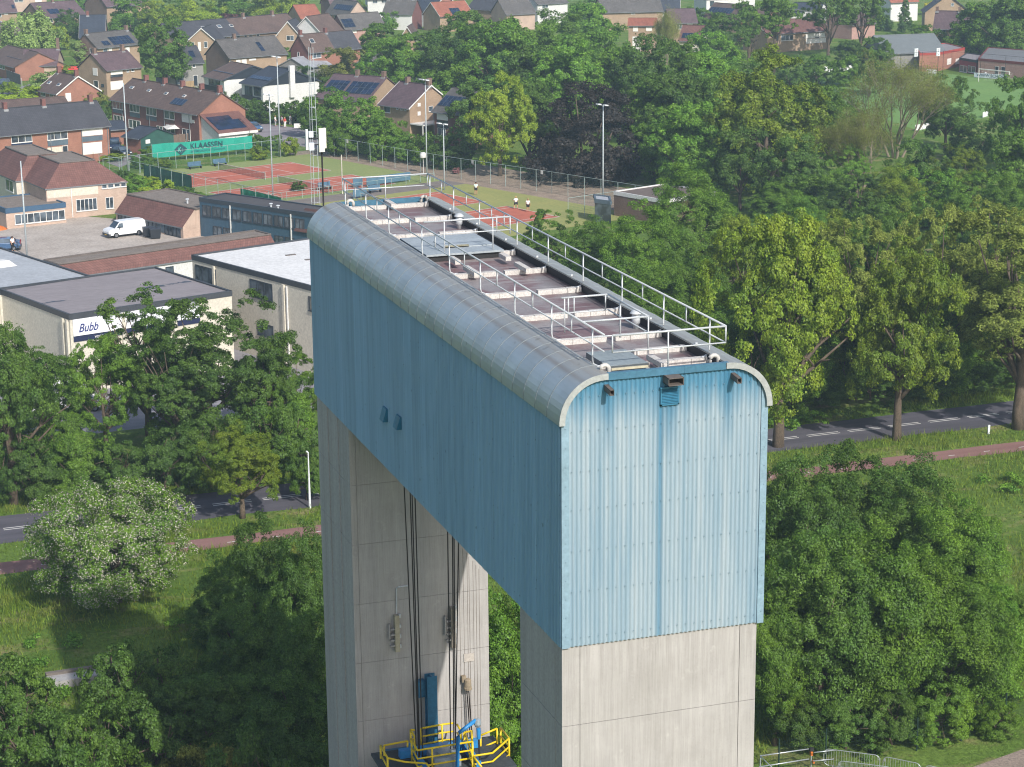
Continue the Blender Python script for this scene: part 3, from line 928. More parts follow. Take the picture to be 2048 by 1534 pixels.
strip('cycle_path', BCY, 1.12, -260, 420, .004, m_bike, 160)
mb = MB()
x = -120.0
while x < 260:
    for dy in (-.19, .19):
        y = RCY(x)+dy
        mb.quad((x, y-.06, .008), (x+2.85, y-.06+.094, .008), (x+2.85, y+.06+.094, .008), (x, y+.06, .008))
    x += 3.72
struct('road_marking', mb, m_mark)
mb = MB()
x = -60.3
while x < 200:
    y = BCY(x)-.25
    mb.quad((x, y-.05, .008), (x+.55, y-.04, .008), (x+.55, y+.06, .008), (x, y+.05, .008)); x += 3.15
struct('path_marking', mb, m_mark)
def poly(name, pts, z, mat, kind='structure', world=False):
    w = [(*p, z) if world else (*G(*p), z) for p in pts]
    mb = MB().add(w, [tuple(range(len(w)))])
    o = struct(name, mb, mat, kind)
    me = o.data
    if me.polygons[0].normal.z < 0: me.flip_normals()
    return o
poly('service_path', [(27.5, 33.2), (33.0, 34.7), (38.5, 36.3), (60, 41), (60, 38), (38.0, 33.6), (30, 30.5)], .004, M('pale dirt path', '9d8d80', .95, .16, .8, fine=.25), world=True)
poly('car_park', [(-14, 185), (26, 188), (27.5, 201.5), (19, 214), (12, 221), (-14, 222)], .004, m_pave, world=True)
poly('factory_yard', [(-30, 112.5), (34, 117.5), (34, 131), (26, 146), (-30, 146)], .004, m_lot, world=True)
poly('street', [(470, 255), (500, 243), (640, 262), (720, 285), (800, 300), (800, 315), (655, 302), (560, 285)], .004, m_street)
poly('street', [(0, 186), (60, 168), (90, 178), (80, 192), (0, 205)], .006, m_street)
poly('street', [(200, 320), (260, 300), (300, 308), (240, 335)], .005, m_street)

# ---- tennis courts: a frame of their own, e1 along the nets, e2 along the courts
TO = G(556.5, 350, 1.07)
TE1, TE2 = np.array([.344, -.939]), np.array([.939, .344])
def tp(a, b, z=None):
    p = TO+TE1*a+TE2*b
    return (float(p[0]), float(p[1])) if z is None else (float(p[0]), float(p[1]), z)
def trect(mb, a0, b0, a1, b1, z): mb.quad(tp(a0, b0, z), tp(a0, b1, z), tp(a1, b1, z), tp(a1, b0, z)) if (a1-a0)*(b1-b0) < 0 else mb.quad(tp(a0, b0, z), tp(a1, b0, z), tp(a1, b1, z), tp(a0, b1, z))
poly('garden_bed', [tp(-24, 16), tp(-24, 30), tp(50, 34), tp(56, 20)], .004, m_sandpath, world=True)
poly('court_surround', [tp(-20.5, -13), tp(-20.5, 18.6), tp(14, 18.8), tp(14, -13)], .008, m_turf, world=True)
poly('court_surround', [tp(18.5, -13), tp(18.5, 19.0), tp(54, 20.5), tp(54, -13)], .008, m_turf2, world=True)
poly('court_walk', [tp(14, -13), tp(14, 18.8), tp(18.5, 19), tp(18.5, -13)], .008, M('grey brown pavers', '857b74', .9, .15, .7, fine=.2), world=True)
courts = [(-15.4, -4.4), (.8, 11.8), (21.3, 32.3), (36.6, 47.6)]
for k, (a0, a1) in enumerate(courts):
    mb = MB(); mb.quad(*[tp(*q, .012) for q in ((a0, -11.9), (a1, -11.9), (a1, 11.9), (a0, 11.9))][::1])
    o = struct('clay_court', mb, m_clay)
    if o.data.polygons[0].normal.z < 0: o.data.flip_normals()
    mb = MB()
    def ln(x0, y0, x1, y1, w_=.06):
        p, q = np.array(tp(x0, y0)), np.array(tp(x1, y1))
        d = (q-p)/np.linalg.norm(q-p); nn = np.array([-d[1], d[0]])*w_
        mb.quad((*(p-nn), .016), (*(q-nn), .016), (*(q+nn), .016), (*(p+nn), .016))
    for yy in (-11.85, 11.85): ln(a0, yy, a1, yy)
    for xx in (a0+.05, a1-.05, a0+1.4, a1-1.4): ln(xx, -11.85, xx, 11.85)
    for yy in (-6.4, 6.4): ln(a0+1.4, yy, a1-1.4, yy)
    ln((a0+a1)/2, -6.4, (a0+a1)/2, 6.4)
    struct('court_line', mb, m_mark)
m_fpost = M('green grey fence post', '9fb0ac', .5, .1)
m_wire = M('green coated wire', '3c6b5c', .6)
m_netcord = M('black net cord', '25272a', .8)
# nets
nets = [('court nearest the street and the turquoise banner', 0), ('court between the banner court and the tower', 1), ('beyond the benches, half hidden by the tower', 2)]
for (why, k) in nets:
    a0, a1 = courts[k][0]-.9, courts[k][1]+.9
    t = thing('tennis_net', 'tennis net on the red clay '+why, 'net', tp((a0+a1)/2, 0, 0), 'tennis nets')
    mb = MB()
    n = int((a1-a0)/.16)
    for i in range(n+1):
        a = a0+(a1-a0)*i/n
        mb.obox(tp(a, -.006, .02), (*(TE1*.02), 0), (*(TE2*.012), 0), (0, 0, .9))
    for z in np.arange(.06, .92, .14): mb.obox(tp(a0, -.006, z), (*(TE1*(a1-a0)), 0), (*(TE2*.012), 0), (0, 0, .02))
    part('netting', mb, m_netcord, t, kind='stuff')
    part('tape', MB().obox(tp(a0, -.02, .93), (*(TE1*(a1-a0)), 0), (*(TE2*.04), 0), (0, 0, .07)), m_mark, t)
    for a in (a0, a1): part('post', MB().tube([tp(a, 0, 0), tp(a, 0, 1.08)], .05, 8), m_fpost, t)

def chain_fence(pts, h, label, group=None, gap=3.0, mat=m_fpost, wire=m_wire, pitch=.22, signs=()):
    """posts, top rail and a real (thin) wire mesh along a line on the ground"""
    t = thing('chain_link_fence', label, 'fence', (*pts[0], 0), group)
    mbw = MB(); mbr = MB()
    for (p, q) in zip(pts[:-1], pts[1:]):
        p, q = np.array(p), np.array(q)
        l = np.linalg.norm(q-p); d = (q-p)/l; n = max(1, int(round(l/gap)))
        for i in range(n+1):
            r_ = p+d*l*i/n
            part('post', MB().tube([(*r_, 0), (*r_, h)], .035, 6), mat, t)
        mbr.tube([(*p, h-.02), (*q, h-.02)], .028, 5)
        nn = np.array([-d[1], d[0]])
        nv = int(l/pitch)
        for i in range(nv):
            r_ = p+d*l*i/nv
            for s in (1, -1):
                e = r_+d*min(h*.5*1.0, l)*0
                mbw.quad((*r_, .03), (*(r_+d*.010), .03), (*(r_+d*.010), h-.03), (*r_, h-.03)) if s == 1 else None
        for z in np.arange(.1, h, pitch): mbw.quad((*p, z), (*q, z), (*q, z+.010), (*p, z+.010))
    part('rail', mbr, mat, t)
    part('netting', mbw, wire, t, kind='stuff')
    for (a, z) in signs: part('sign_plate', MB().obox((*a, z), (*(TE1*.45), 0), (*(TE2*.03), 0), (0, 0, .5)), m_mark, t)
    return t
chain_fence([tp(-21.4, 19.6), tp(12, 20.6), tp(33, 22.6), tp(55, 24)], 3.0, 'tall pale wire fence along the garden bed beyond the tennis courts', signs=[(tp(-12, 19.8), 2.5), (tp(17, 21.2), 2.5), (tp(31, 22.3), 2.5)])
chain_fence([tp(-21.4, -16), tp(-21.4, 19.6)], 2.6, 'wire fence between the green banner and the first tennis court')
chain_fence([tp(-26, -14.2), tp(0, -13.6), tp(22, -13.4)], 2.6, 'wire fence beside the hedge on the school side of the tennis courts')
chain_fence([tp(13.2, -12), tp(13.2, 17.5)], 1.1, 'low wire fence on the near edge of the second clay court', gap=2.4)
chain_fence([tp(49, 12), tp(49, 23)], 2.6, 'wire fence with diagonal brace at the far corner of the last tennis court')
def screen(a0, a1, b_, z0, z1, label):
    mb = MB(); n = 24
    for i in range(n):
        f0, f1 = a0+(a1-a0)*i/n, a0+(a1-a0)*(i+1)/n
        o0, o1 = .05*math.sin(i*1.7), .05*math.sin((i+1)*1.7)
        mb.quad(tp(f0, b_+o0, z0), tp(f1, b_+o1, z0), tp(f1, b_-o1, z1), tp(f0, b_-o0, z1))
    return solo('windbreak', mb, M('dark green screen cloth', '2c5f55', .8, .15, 2) if 'dark' in label else M('bright green screen cloth', '1f8a6d', .8, .12, 2), label, 'windbreak')
screen(-14.2, -.8, -13.45, .2, 2.3, 'dark green windbreak cloth tied to the fence beside the hedge')
screen(11.5, 21.5, -13.2, .2, 2.0, 'bright green windbreak cloth behind the blue clad building')
# benches and the odd bits along the middle walk
m_bench = M('faded blue bench', '56788f', .6)
def bench(c, d, w_, label):
    t = thing('bench', label, 'bench', (*c, 0), 'blue benches at the tennis courts')
    c = np.array(c); d = np.array(d); nn = np.array([-d[1], d[0]])
    part('seat', MB().obox((*(c-d*w_/2), .42), (*(d*w_), 0), (*(nn*.45), 0), (0, 0, .06)), m_bench, t)
    part('backrest', MB().obox((*(c-d*w_/2+nn*.45), .5), (*(d*w_), 0), (*(nn*.08), .0), (0, 0, .55)), m_bench, t)
    for s in (-.42, .42):
        part('leg', MB().obox((*(c+d*w_*s), 0), (*(d*.08), 0), (*(nn*.45), 0), (0, 0, .42)), m_black, t)
bench(G(392, 338), TE2, 2.2, 'blue bench under the diamond of the green banner')
bench(G(442, 332), TE2, 2.2, 'blue bench under the lettering of the green banner')
bench(G(652, 380), TE2, 2.0, 'small blue bench beside the black antenna pole')
bench(G(752, 386), TE2, 2.0, 'blue bench with grey bags on the walk between the courts')
for (u, v, w_, lab) in ((706, 376, 1.6, 'blue wind shelter board next to the white post'), (733, 374, 7.5, 'long blue advertising board in front of the second clay court'), (706, 398, 2.2, 'square blue board behind the guard rail corner')):
    p = G(u, v)
    t = thing('board', lab, 'board', (*p, 0))
    part('panel', MB().obox((*p, .25), (*(TE2*w_), 0), (*(TE1*.06), 0), (0, 0, 1.1)), m_bench, t)
    for s in (.1, w_-.2): part('leg', MB().obox((*(p+TE2*s), 0), (*(TE2*.07), 0), (*(TE1*.05), 0), (0, 0, .3)), m_fpost, t)
p = G(685, 388)
solo('white_post', MB().tube([(*p, 0), (*p, 5.0)], .07, 8).tube([(*p, 5.0), (*p, 5.35)], .075, 8), M('white post paint', 'd8d4c4', .6), 'slim white post with a red tip beside the second clay court', 'post', loc=(*p, 0))
p = G(847, 347)
solo('court_clock', MB().tube([(*p, 0), (*p, 2.2)], .04).lathe((*p, 2.2), [(.1, 0), (.5, .15), (.5, .5), (.3, .85), (.05, .9)], 12), m_mark, 'white disc on a short post by the far tennis fence', 'sign', loc=(*p, 0))
# banner
bl, br_ = np.array([29.4, 262.6]), np.array([45.4, 266.6])
bd = (br_-bl)/np.linalg.norm(br_-bl); bn = np.array([bd[1], -bd[0]])
blen = float(np.linalg.norm(br_-bl))
bt = thing('banner', 'long turquoise banner with dark lettering hung on poles at the tennis courts', 'banner', (*bl, 0))
mb = MB(); n = 48
for i in range(n):
    f0, f1 = blen*i/n, blen*(i+1)/n
    w0_, w1_ = .06*math.sin(f0*2.1)+.04*math.sin(f0*5.3), .06*math.sin(f1*2.1)+.04*math.sin(f1*5.3)
    sag0, sag1 = .06*math.sin(f0*.8), .06*math.sin(f1*.8)
    p0, p1 = bl+bd*f0, bl+bd*f1
    mid0, mid1 = p0+bn*w0_, p1+bn*w1_
    z0_, z1_ = .75, 2.75
    mb.quad((*p0, z0_-sag0), (*p1, z0_-sag1), (*mid1, 1.75), (*mid0, 1.75))
    mb.quad((*mid0, 1.75), (*mid1, 1.75), (*p1, z1_+sag1), (*p0, z1_+sag0))
part('cloth', mb, M('turquoise banner cloth', '1f9a86', .6, .06, .8), bt, smooth=True)
for i in range(7):
    p = bl+bd*blen*i/6-bn*.1
    part('pole', MB().tube([(*p, 0), (*p, 2.8)], .04, 6), m_fpost, bt)
m_ink = M('dark banner ink', '1d4450', .7, .04)
def lettering(txt, o, d, nrm, zbase, size, mat, parent, sx=1.0, ext=.004, skew=0.0, name='lettering'):
    cu = bpy.data.curves.new(name, 'FONT'); cu.body = txt; cu.size = size; cu.extrude = ext; cu.offset = .012*size; cu.shear = skew
    cu.materials.append(mat)
    tmp = bpy.data.objects.new(name, cu); COL.objects.link(tmp)
    bpy.context.view_layer.update()
    me = bpy.data.meshes.new_from_object(tmp.evaluated_get(bpy.context.evaluated_depsgraph_get()))
    bpy.data.objects.remove(tmp)
    if not me.materials: me.materials.append(mat)
    ob = bpy.data.objects.new(name, me); COL.objects.link(ob)
    ob.parent = parent
    og = ORG[parent]
    mt = Matrix(((d[0]*sx, 0, nrm[0], o[0]-og[0]), (d[1]*sx, 0, nrm[1], o[1]-og[1]), (0, 1, 0, zbase-og[2]), (0, 0, 0, 1)))
    ob.matrix_local = mt
    return ob
o_ = bl+bd*6.1+bn*.14
lettering('KLAASSEN', o_, bd, bn, 1.62, 1.18, m_ink, bt, .98)
lettering('GRONDVERZET EN TRANSPORT', bl+bd*6.2+bn*.14, bd, bn, 1.12, .36, M('faint banner ink', '18707a', .7, .04), bt, 1.08)
c_ = bl+bd*4.55+bn*.14
mb = MB().add([(*(c_-bd*1.05), 1.72), (*c_, .86), (*(c_+bd*1.05), 1.72), (*c_, 2.58)], [(0, 1, 2, 3)])
part('diamond_emblem', mb, m_ink, bt)
lettering('K', c_-bd*.5+bn*.02, bd, bn, 1.36, .95, M('banner teal line', '4fb3a2', .7, .04), bt, .8, skew=.2)
lettering('J', c_+bd*.15+bn*.02, bd, bn, 1.36, .8, M('banner teal dim line', '2f7f7f', .7, .04), bt, .8, skew=.2)
# ---- football field
poly('football_field', [(1580, 175), (1730, 138), (1900, 148), (2060, 168), (2200, 200), (1990, 232), (1840, 262), (1700, 215)], .004, m_lawn)
poly('grass_bank', [(1850, 92), (2060, 92), (2060, 128), (1930, 120)], .006, m_lawn)
# ================================================================== BUILDINGS
B_or = brick('orange brick', '9a6b58', '8d5e4c'); B_red = brick('dark red brick', '7d5049', '6e443d')
B_tan = brick('tan brick', 'a48c73', '967e66'); B_buff = brick('pinkish buff brick', 'bda594', 'af9685')
B_brown = brick('brown brick', '7d6558', '6d574b'); B_grey = M('grey painted brick', '8d8a86', .85, .06)
B_white = M('white render', 'd6d5d2', .8, .05, .6); B_cream = M('cream render', 'd3cbba', .8, .06, .5)
B_cream2 = M('cream panels', 'cec8b8', .7, .05, .5); B_pink = brick('pale pink brick', 'b08c82', 'a27b70')
T_brown = tiles('brown roof tiles', '6b5850', '5c4a43'); T_grey = tiles('grey roof tiles', '66625f', '56524f')
T_anth = tiles('anthracite roof tiles', '4a4a50', '404046'); T_navy = tiles('blue black roof tiles', '3c4350', '343a46')
T_orange = tiles('orange roof tiles', 'a0634e', '925642'); T_redbrown = tiles('red brown roof tiles', '7a554d', '6c4942')
T_purple = tiles('mauve brown roof tiles', '6a565a', '5b494d')
m_frame = M('white window frame', 'dcdad6', .5, .04); m_dframe = M('dark window frame', '333c46', .5, .05)
m_glass = glass(); m_shut = M('white roller shutter', 'e6e2dc', .6, .04, 3); m_lead = M('lead flashing', '9a9c9e', .6)
m_navy = M('navy panel', '1f2f52', .6); m_gpan = M('blue grey panel', '5d6c78', .6); m_brpan = M('brown panel', '6a5348', .7)
m_door = M('dark door', '2b333d', .5); m_pv = None
def solar_mat():
    ma, nt, b = nodes_of('solar glass')
    o = mix(nt, ramp(nt, noise(nt, worldpos(nt), .8, 2), [(.4, 0.0), (.6, 1.0)]), lin('1a2536'), lin('22304a'))
    nt.links.new(o, b.inputs['Base Color']); b.inputs['Roughness'].default_value = .18
    return ma
m_pv = solar_mat(); m_pvframe = M('panel frame', '5d6670', .4)
m_gravel = M('gravel flat roof', '8b8178', .95, .16, 1.2, col2='75695f', fine=.3)
m_gutter = M('zinc gutter', '7f8286', .5)

class Wall:
    """upright plane from a to b (ground points); outward normal n"""
    def __init__(s, a, b, n):
        s.a = np.array(a, float); s.d = np.array(b, float)-s.a; s.len = float(np.linalg.norm(s.d)); s.d /= s.len; s.n = np.array(n, float)
    def hit(s, u, v):
        d = ray(u, v)
        den = d[0]*s.n[0]+d[1]*s.n[1]
        t = ((s.a[0]-CAM[0])*s.n[0]+(s.a[1]-CAM[1])*s.n[1])/den
        p = CAM+d*t
        return float((p[:2]-s.a) @ s.d), float(p[2])
    def box(s, mb, s0, s1, z0, z1, n0, n1, mi=0):
        o = s.a+s.d*s0+s.n*n0
        return mb.obox((*o, z0), (*(s.d*(s1-s0)), 0), (*(s.n*(n1-n0)), 0), (0, 0, z1-z0), mi)
def opening(wall, parent, rect, kind, rel=False):
    """a window, shutter, panel or door seen at this picture rectangle"""
    x0, y0, x1, y1 = rect
    if rel: s0, z1, s1, z0 = x0, y0, x1, y1
    else:
        xm = (x0+x1)/2
        s0, _ = wall.hit(x0, (y0+y1)/2); s1, _ = wall.hit(x1, (y0+y1)/2)
        _, z1 = wall.hit(xm, y0); _, z0 = wall.hit(xm, y1)
    if s1 < s0: s0, s1 = s1, s0
    z0 = max(z0, .05)
    if z1-z0 < .25 or s1-s0 < .2: return None
    if kind[0] in 'wk':                                   # w white frame, k dark frame
        fm = m_frame if kind[0] == 'w' else m_dframe
        nm = int(kind[1:]) if len(kind) > 1 else max(1, round((s1-s0)/1.1))
        t = .07
        mb = MB()
        wall.box(mb, s0, s1, z0, z0+t, -.02, .07); wall.box(mb, s0, s1, z1-t, z1, -.02, .07)
        for k in range(nm+1):
            c = s0+t/2+(s1-s0-t)*k/nm
            wall.box(mb, c-t/2, c+t/2, z0+t, z1-t, -.02, .068)
        wall.box(mb, s0-.05, s1+.05, z0-.07, z0-.003, -.02, .12)
        fr = part('window', mb, fm, parent)
        for k in range(nm):
            a = s0+t/2+(s1-s0-t)*k/nm+t/2; b_ = s0+t/2+(s1-s0-t)*(k+1)/nm-t/2
            pm = MB(); wall.box(pm, a, b_, z0+t, z1-t, -.01, .02)
            part('pane', pm, m_glass, fr)
        return fr
    mb = MB()
    if kind == 's':
        wall.box(mb, s0, s1, z0, z1, -.02, .05)
        n = max(2, int((z1-z0)/.3))
        for i in range(n): wall.box(mb, s0+.02, s1-.02, z0+(z1-z0)*(i+.1)/n, z0+(z1-z0)*(i+.9)/n, .05, .065)
        return part('shutter', mb, m_shut, parent)
    if kind == 'd':
        wall.box(mb, s0-.08, s1+.08, z0, z1+.08, -.02, .04); dr = part('door_frame', mb, m_frame, parent)
        m2 = MB(); wall.box(m2, s0, s1, z0, z1, .04, .06); return part('door', m2, m_door, dr)
    col = {'n': m_navy, 'g': m_gpan, 'b': m_brpan, 'W': m_shut, 'D': m_door, 'c': B_cream}[kind[-1]]
    wall.box(mb, s0, s1, z0, z1, -.02, .045)
    return part('panel', mb, col, parent)

def house(name, label, cat, Lp, Rp, eave, ridge, depth, wall, roof, front=(), gl=(), gr=(), chim=(), solar=(), sky=(), turn=False, over=.4, group=None, roof2=None, verge=None, pipe=(), gwall=None):
    A, Bq = (G(*Lp, eave) if len(Lp) == 2 else np.array(Lp[:2])), (G(*Rp, eave) if len(Rp) == 2 else np.array(Rp[:2]))
    u = Bq-A; Wd = float(np.linalg.norm(u)); u /= Wd; v = np.array([-u[1], u[0]])
    if isinstance(depth, tuple):
        side, p = depth; q = G(*p, eave); base = A if side == 'L' else Bq
        D = max(4.0, min(14.0, float(np.linalg.norm(q-base))))
    else: D = depth
    t = thing(name, label, cat, (*A, 0), group)
    def W3(s, tt, z): p = A+u*s+v*tt; return (float(p[0]), float(p[1]), float(z))
    mb = MB()
    uvr = lambda l, h: [(0, 0), (l, 0), (l, h), (0, h)]
    gi = 1 if gwall else 0
    if not turn:
        mb.quad(W3(0, 0, 0), W3(Wd, 0, 0), W3(Wd, 0, eave), W3(0, 0, eave), 0, uvr(Wd, eave))
        mb.quad(W3(Wd, D, 0), W3(0, D, 0), W3(0, D, eave), W3(Wd, D, eave), 0, uvr(Wd, eave))
        for s, o in ((0, 1), (Wd, -1)):
            p = [W3(s, 0, 0), W3(s, D, 0), W3(s, D, eave), W3(s, D/2, ridge), W3(s, 0, eave)]
            uv = [(0, 0), (D, 0), (D, eave), (D/2, ridge), (0, eave)]
            mb.add(p[::-1] if o > 0 else p, [(0, 1, 2, 3, 4)], gi, [uv[::-1] if o > 0 else uv])
    else:
        for s, o in ((0, -1), (Wd, 1)):
            q = [W3(s, 0, 0), W3(s, D, 0), W3(s, D, eave), W3(s, 0, eave)]
            mb.quad(*(q if o > 0 else q[::-1]), 0, uvr(D, eave))
        for tt, o in ((0, 1), (D, -1)):
            p = [W3(0, tt, 0), W3(Wd, tt, 0), W3(Wd, tt, eave), W3(Wd/2, tt, ridge), W3(0, tt, eave)]
            uv = [(0, 0), (Wd, 0), (Wd, eave), (Wd/2, ridge), (0, eave)]
            mb.add(p if o > 0 else p[::-1], [(0, 1, 2, 3, 4)], gi, [uv if o > 0 else uv[::-1]])
    part('wall', mb, [wall, gwall or wall], t)
    span = (D if not turn else Wd)/2; run = Wd if not turn else D
    sl = (ridge-eave)/span; th = .14; e = .12
    def RP(a, b_, lift=0.0):
        """roof point: a along the ridge, b distance from the ridge (signed: - is the near / first slope)"""
        z = ridge-abs(b_)*sl+lift
        return W3(a, D/2+b_, z) if not turn else W3(Wd/2+b_, a, z)
    cosl = math.hypot(1, sl)
    rf = None
    for sg in (-1, 1):
        mb = MB()
        ee = span+over
        a0, a1 = -e-.12, run+e+.12
        if turn: a0 = -.35
        halves = [(a0, a1, roof)] if roof2 is None else [(a0, run*.5, roof), (run*.5, a1, roof2)]
        for (x0, x1, mt) in halves:
            mb = MB()
            up = [RP(x0, sg*ee, th*.9), RP(x1, sg*ee, th*.9), RP(x1, 0, th*.9), RP(x0, 0, th*.9)]
            lo = [RP(x0, sg*ee, .0), RP(x1, sg*ee, .0), RP(x1, 0, 0), RP(x0, 0, 0)]
            hh = ee*cosl
            f = [(0, 1, 2, 3), (7, 6, 5, 4), (0, 4, 5, 1), (1, 5, 6, 2), (3, 7, 4, 0)]
            uvs = [[(x0, 0), (x1, 0), (x1, hh), (x0, hh)]]+[[(0, 0), (.1, 0), (.1, .1), (0, .1)]]*4
            flip = (sg > 0) != turn
            if flip: f = [q[::-1] for q in f]; uvs = [q[::-1] for q in uvs]
            mb.add(up+lo, f, 0, uvs)
            r_ = part('roof', mb, mt, t)
            if rf is None: rf = r_
    part('ridge_cap', MB().tube([RP(-e, 0, .14), RP(run+e, 0, .14)], .1, 6), roof, rf)
    if verge:
        for a in ((-e-.16, run+e+.16) if not turn else (-.39,)):
            for sg in (-1, 1):
                mb = MB()
                p0, p1 = np.array(RP(a, sg*(span+over), -.06)), np.array(RP(a, 0, -.06))
                w_ = np.array(RP(a+.035, 0, 0))-np.array(RP(a, 0, 0))
                mb.obox(p0, p1-p0, w_, (0, 0, .24))
                part('barge_board', mb, verge, t)
    if not turn:
        gp = MB().obox(W3(-.1, -over-.12, eave-over*sl-.02), (*(u*(Wd+.2)), 0), (*(v*.12), 0), (0, 0, .12))
        part('gutter', gp, m_gutter, t)
    for fr in chim:
        fs, hgt = (fr if isinstance(fr, tuple) else (fr, .95))
        c = np.array(RP(run*fs, 0))
        d1 = np.array([*u, 0])*.28; d2 = np.array([*v, 0])*.36
        o = c-d1-d2
        ch = part('chimney', MB().obox(o-np.array([0, 0, .7]), 2*d1, 2*d2, (0, 0, hgt+.7)).obox(o-d1*.1-d2*.1+np.array([0, 0, hgt-.003]), 2.2*d1, 2.2*d2, (0, 0, .1)), B_red if wall in (B_red, B_or) else B_brown, rf)
        part('flashing', MB().obox(o-d1*.3-d2*.5-np.array([0, 0, .32]), 2.6*d1, 3*d2, (0, 0, .36)), m_lead, rf)
    wf = Wall(A, Bq, -v)
    for rect, kind in front: opening(wf, t, rect, kind)
    wl = Wall(A+v*D, A, -u); wr = Wall(Bq, Bq+v*D, u)
    for rect, kind in gl: opening(wl, t, rect, kind)
    for rect, kind in gr: opening(wr, t, rect, kind)
    for s in pipe:
        mb = MB(); wf.box(mb, Wd*s-.05, Wd*s+.05, 0, eave-.1, .02, .12); part('downpipe', mb, m_gutter, t)
    # things lying on the near slope: hit the slope plane with the line of sight
    if not turn:
        p0 = np.array(RP(0, 0)); ea = np.array([*u, 0.0]); eb = np.array(RP(0, -1))-p0; eb /= np.linalg.norm(eb)
        nn = np.cross(ea, -eb); nn = nn if nn[2] > 0 else -nn
        p0 = p0+np.array([0, 0, th*.95])
        def rhit(x, y):
            d = ray(x, y); tt = ((p0-CAM) @ nn)/(d @ nn); q = CAM+d*tt-p0
            return float(q @ ea), float(q @ eb)
        for (tl, brr) in solar:
            s0, q0 = rhit(*tl); s1, q1 = rhit(*brr)
            if s1 < s0: s0, s1 = s1, s0
            if q1 < q0: q0, q1 = q1, q0
            s0, s1 = max(s0, .1), min(s1, Wd-.1); q0, q1 = max(q0, .2), min(q1, span*cosl+.1)
            nc, nr = max(1, round((s1-s0)/1.05)), max(1, round((q1-q0)/1.65))
            for i in range(nc):
                for j in range(nr):
                    a, b_ = s0+(s1-s0)*i/nc+.015, q0+(q1-q0)*j/nr+.015
                    w_, h_ = (s1-s0)/nc-.03, (q1-q0)/nr-.03
                    o = p0+ea*a+eb*b_+nn*.06
                    pm = MB().obox(o, ea*w_, eb*h_, nn*.04, 1)
                    pm.quad(*[x_ if True else 0 for x_ in (o+ea*.02+eb*(h_-.02)+nn*.042, o+ea*(w_-.02)+eb*(h_-.02)+nn*.042, o+ea*(w_-.02)+eb*.02+nn*.042, o+ea*.02+eb*.02+nn*.042)], 0)
                    part('solar_panel', pm, [m_pv, m_pvframe], rf)
        for (x0, y0, x1, y1) in sky:
            s0, q0 = rhit((x0+x1)/2, y0); s1, q1 = rhit((x0+x1)/2, y1)
            w_ = max(.5, min(1.1, abs(rhit(x1, (y0+y1)/2)[0]-rhit(x0, (y0+y1)/2)[0])))
            o = p0+ea*(s0-w_/2)+eb*q0
            sk = part('skylight', MB().obox(o, ea*w_, eb*max(.5, q1-q0), nn*.08), m_frame, rf)
            part('pane', MB().obox(o+ea*.08+eb*.08+nn*.08, ea*(w_-.16), eb*(max(.5, q1-q0)-.16), nn*.012), m_glass, sk)
    return t, A, u, v, Wd, D, RP

HS = 'houses of the village behind the courts'
# --- first rows, left to right as they stand behind the school and the courts
h1 = house('row_house', 'terrace of orange brick with anthracite roof and navy panel, behind the school', 'house', (-120, 281), (217, 249), 5.4, 8.5, 8.2, B_or, T_anth,
      front=[((22, 267, 64, 285), 'w3'), ((94, 262, 135, 279), 'w3'), ((164, 254, 205, 271), 's'), ((23, 286, 65, 300), 'n'), ((95, 280, 136, 291), 'g'), ((164, 272, 205, 282), 'g'),
             ((23, 302, 53, 316), 'W'), ((55, 300, 66, 316), 'w1'), ((95, 294, 124, 309), 'c'), ((126, 292, 135, 309), 'd'), ((165, 285, 204, 308), 's')],
      chim=(.45, .68, .97), pipe=(.64, .83, .99), verge=m_gutter)
h2 = house('row_house', 'long dark red brick terrace with brown roof, white window bands and one orange gable', 'house', (222, 197), (397, 228), 5.2, 8.1, 8.6, B_red, T_brown, gwall=B_or,
      front=[((226, 202, 246, 218), 'w3'), ((260, 208, 279, 224), 'w3'), ((293, 215, 313, 231), 'w3'), ((329, 219, 349, 238), 'w2'), ((364, 226, 384, 245), 's'),
             ((226, 219, 246, 226), 'g'), ((260, 226, 280, 234), 'g'), ((293, 233, 313, 241), 'g'), ((330, 239, 349, 246), 'b'), ((228, 231, 247, 242), 'w3'), ((258, 240, 281, 257), 'w3'), ((314, 252, 326, 264), 'w2'), ((333, 250, 350, 268), 'w2'), ((365, 258, 381, 280), 'w2'), ((385, 240, 389, 246), 'W')],
      chim=(.16, .38, .58, .79, (.985, 1.1)), solar=[((352, 196), (364, 212))], sky=[(262, 173, 270, 178), (297, 179, 304, 184), (331, 185, 338, 190), (368, 190, 374, 195)], pipe=(.13, .45, .62, .9))
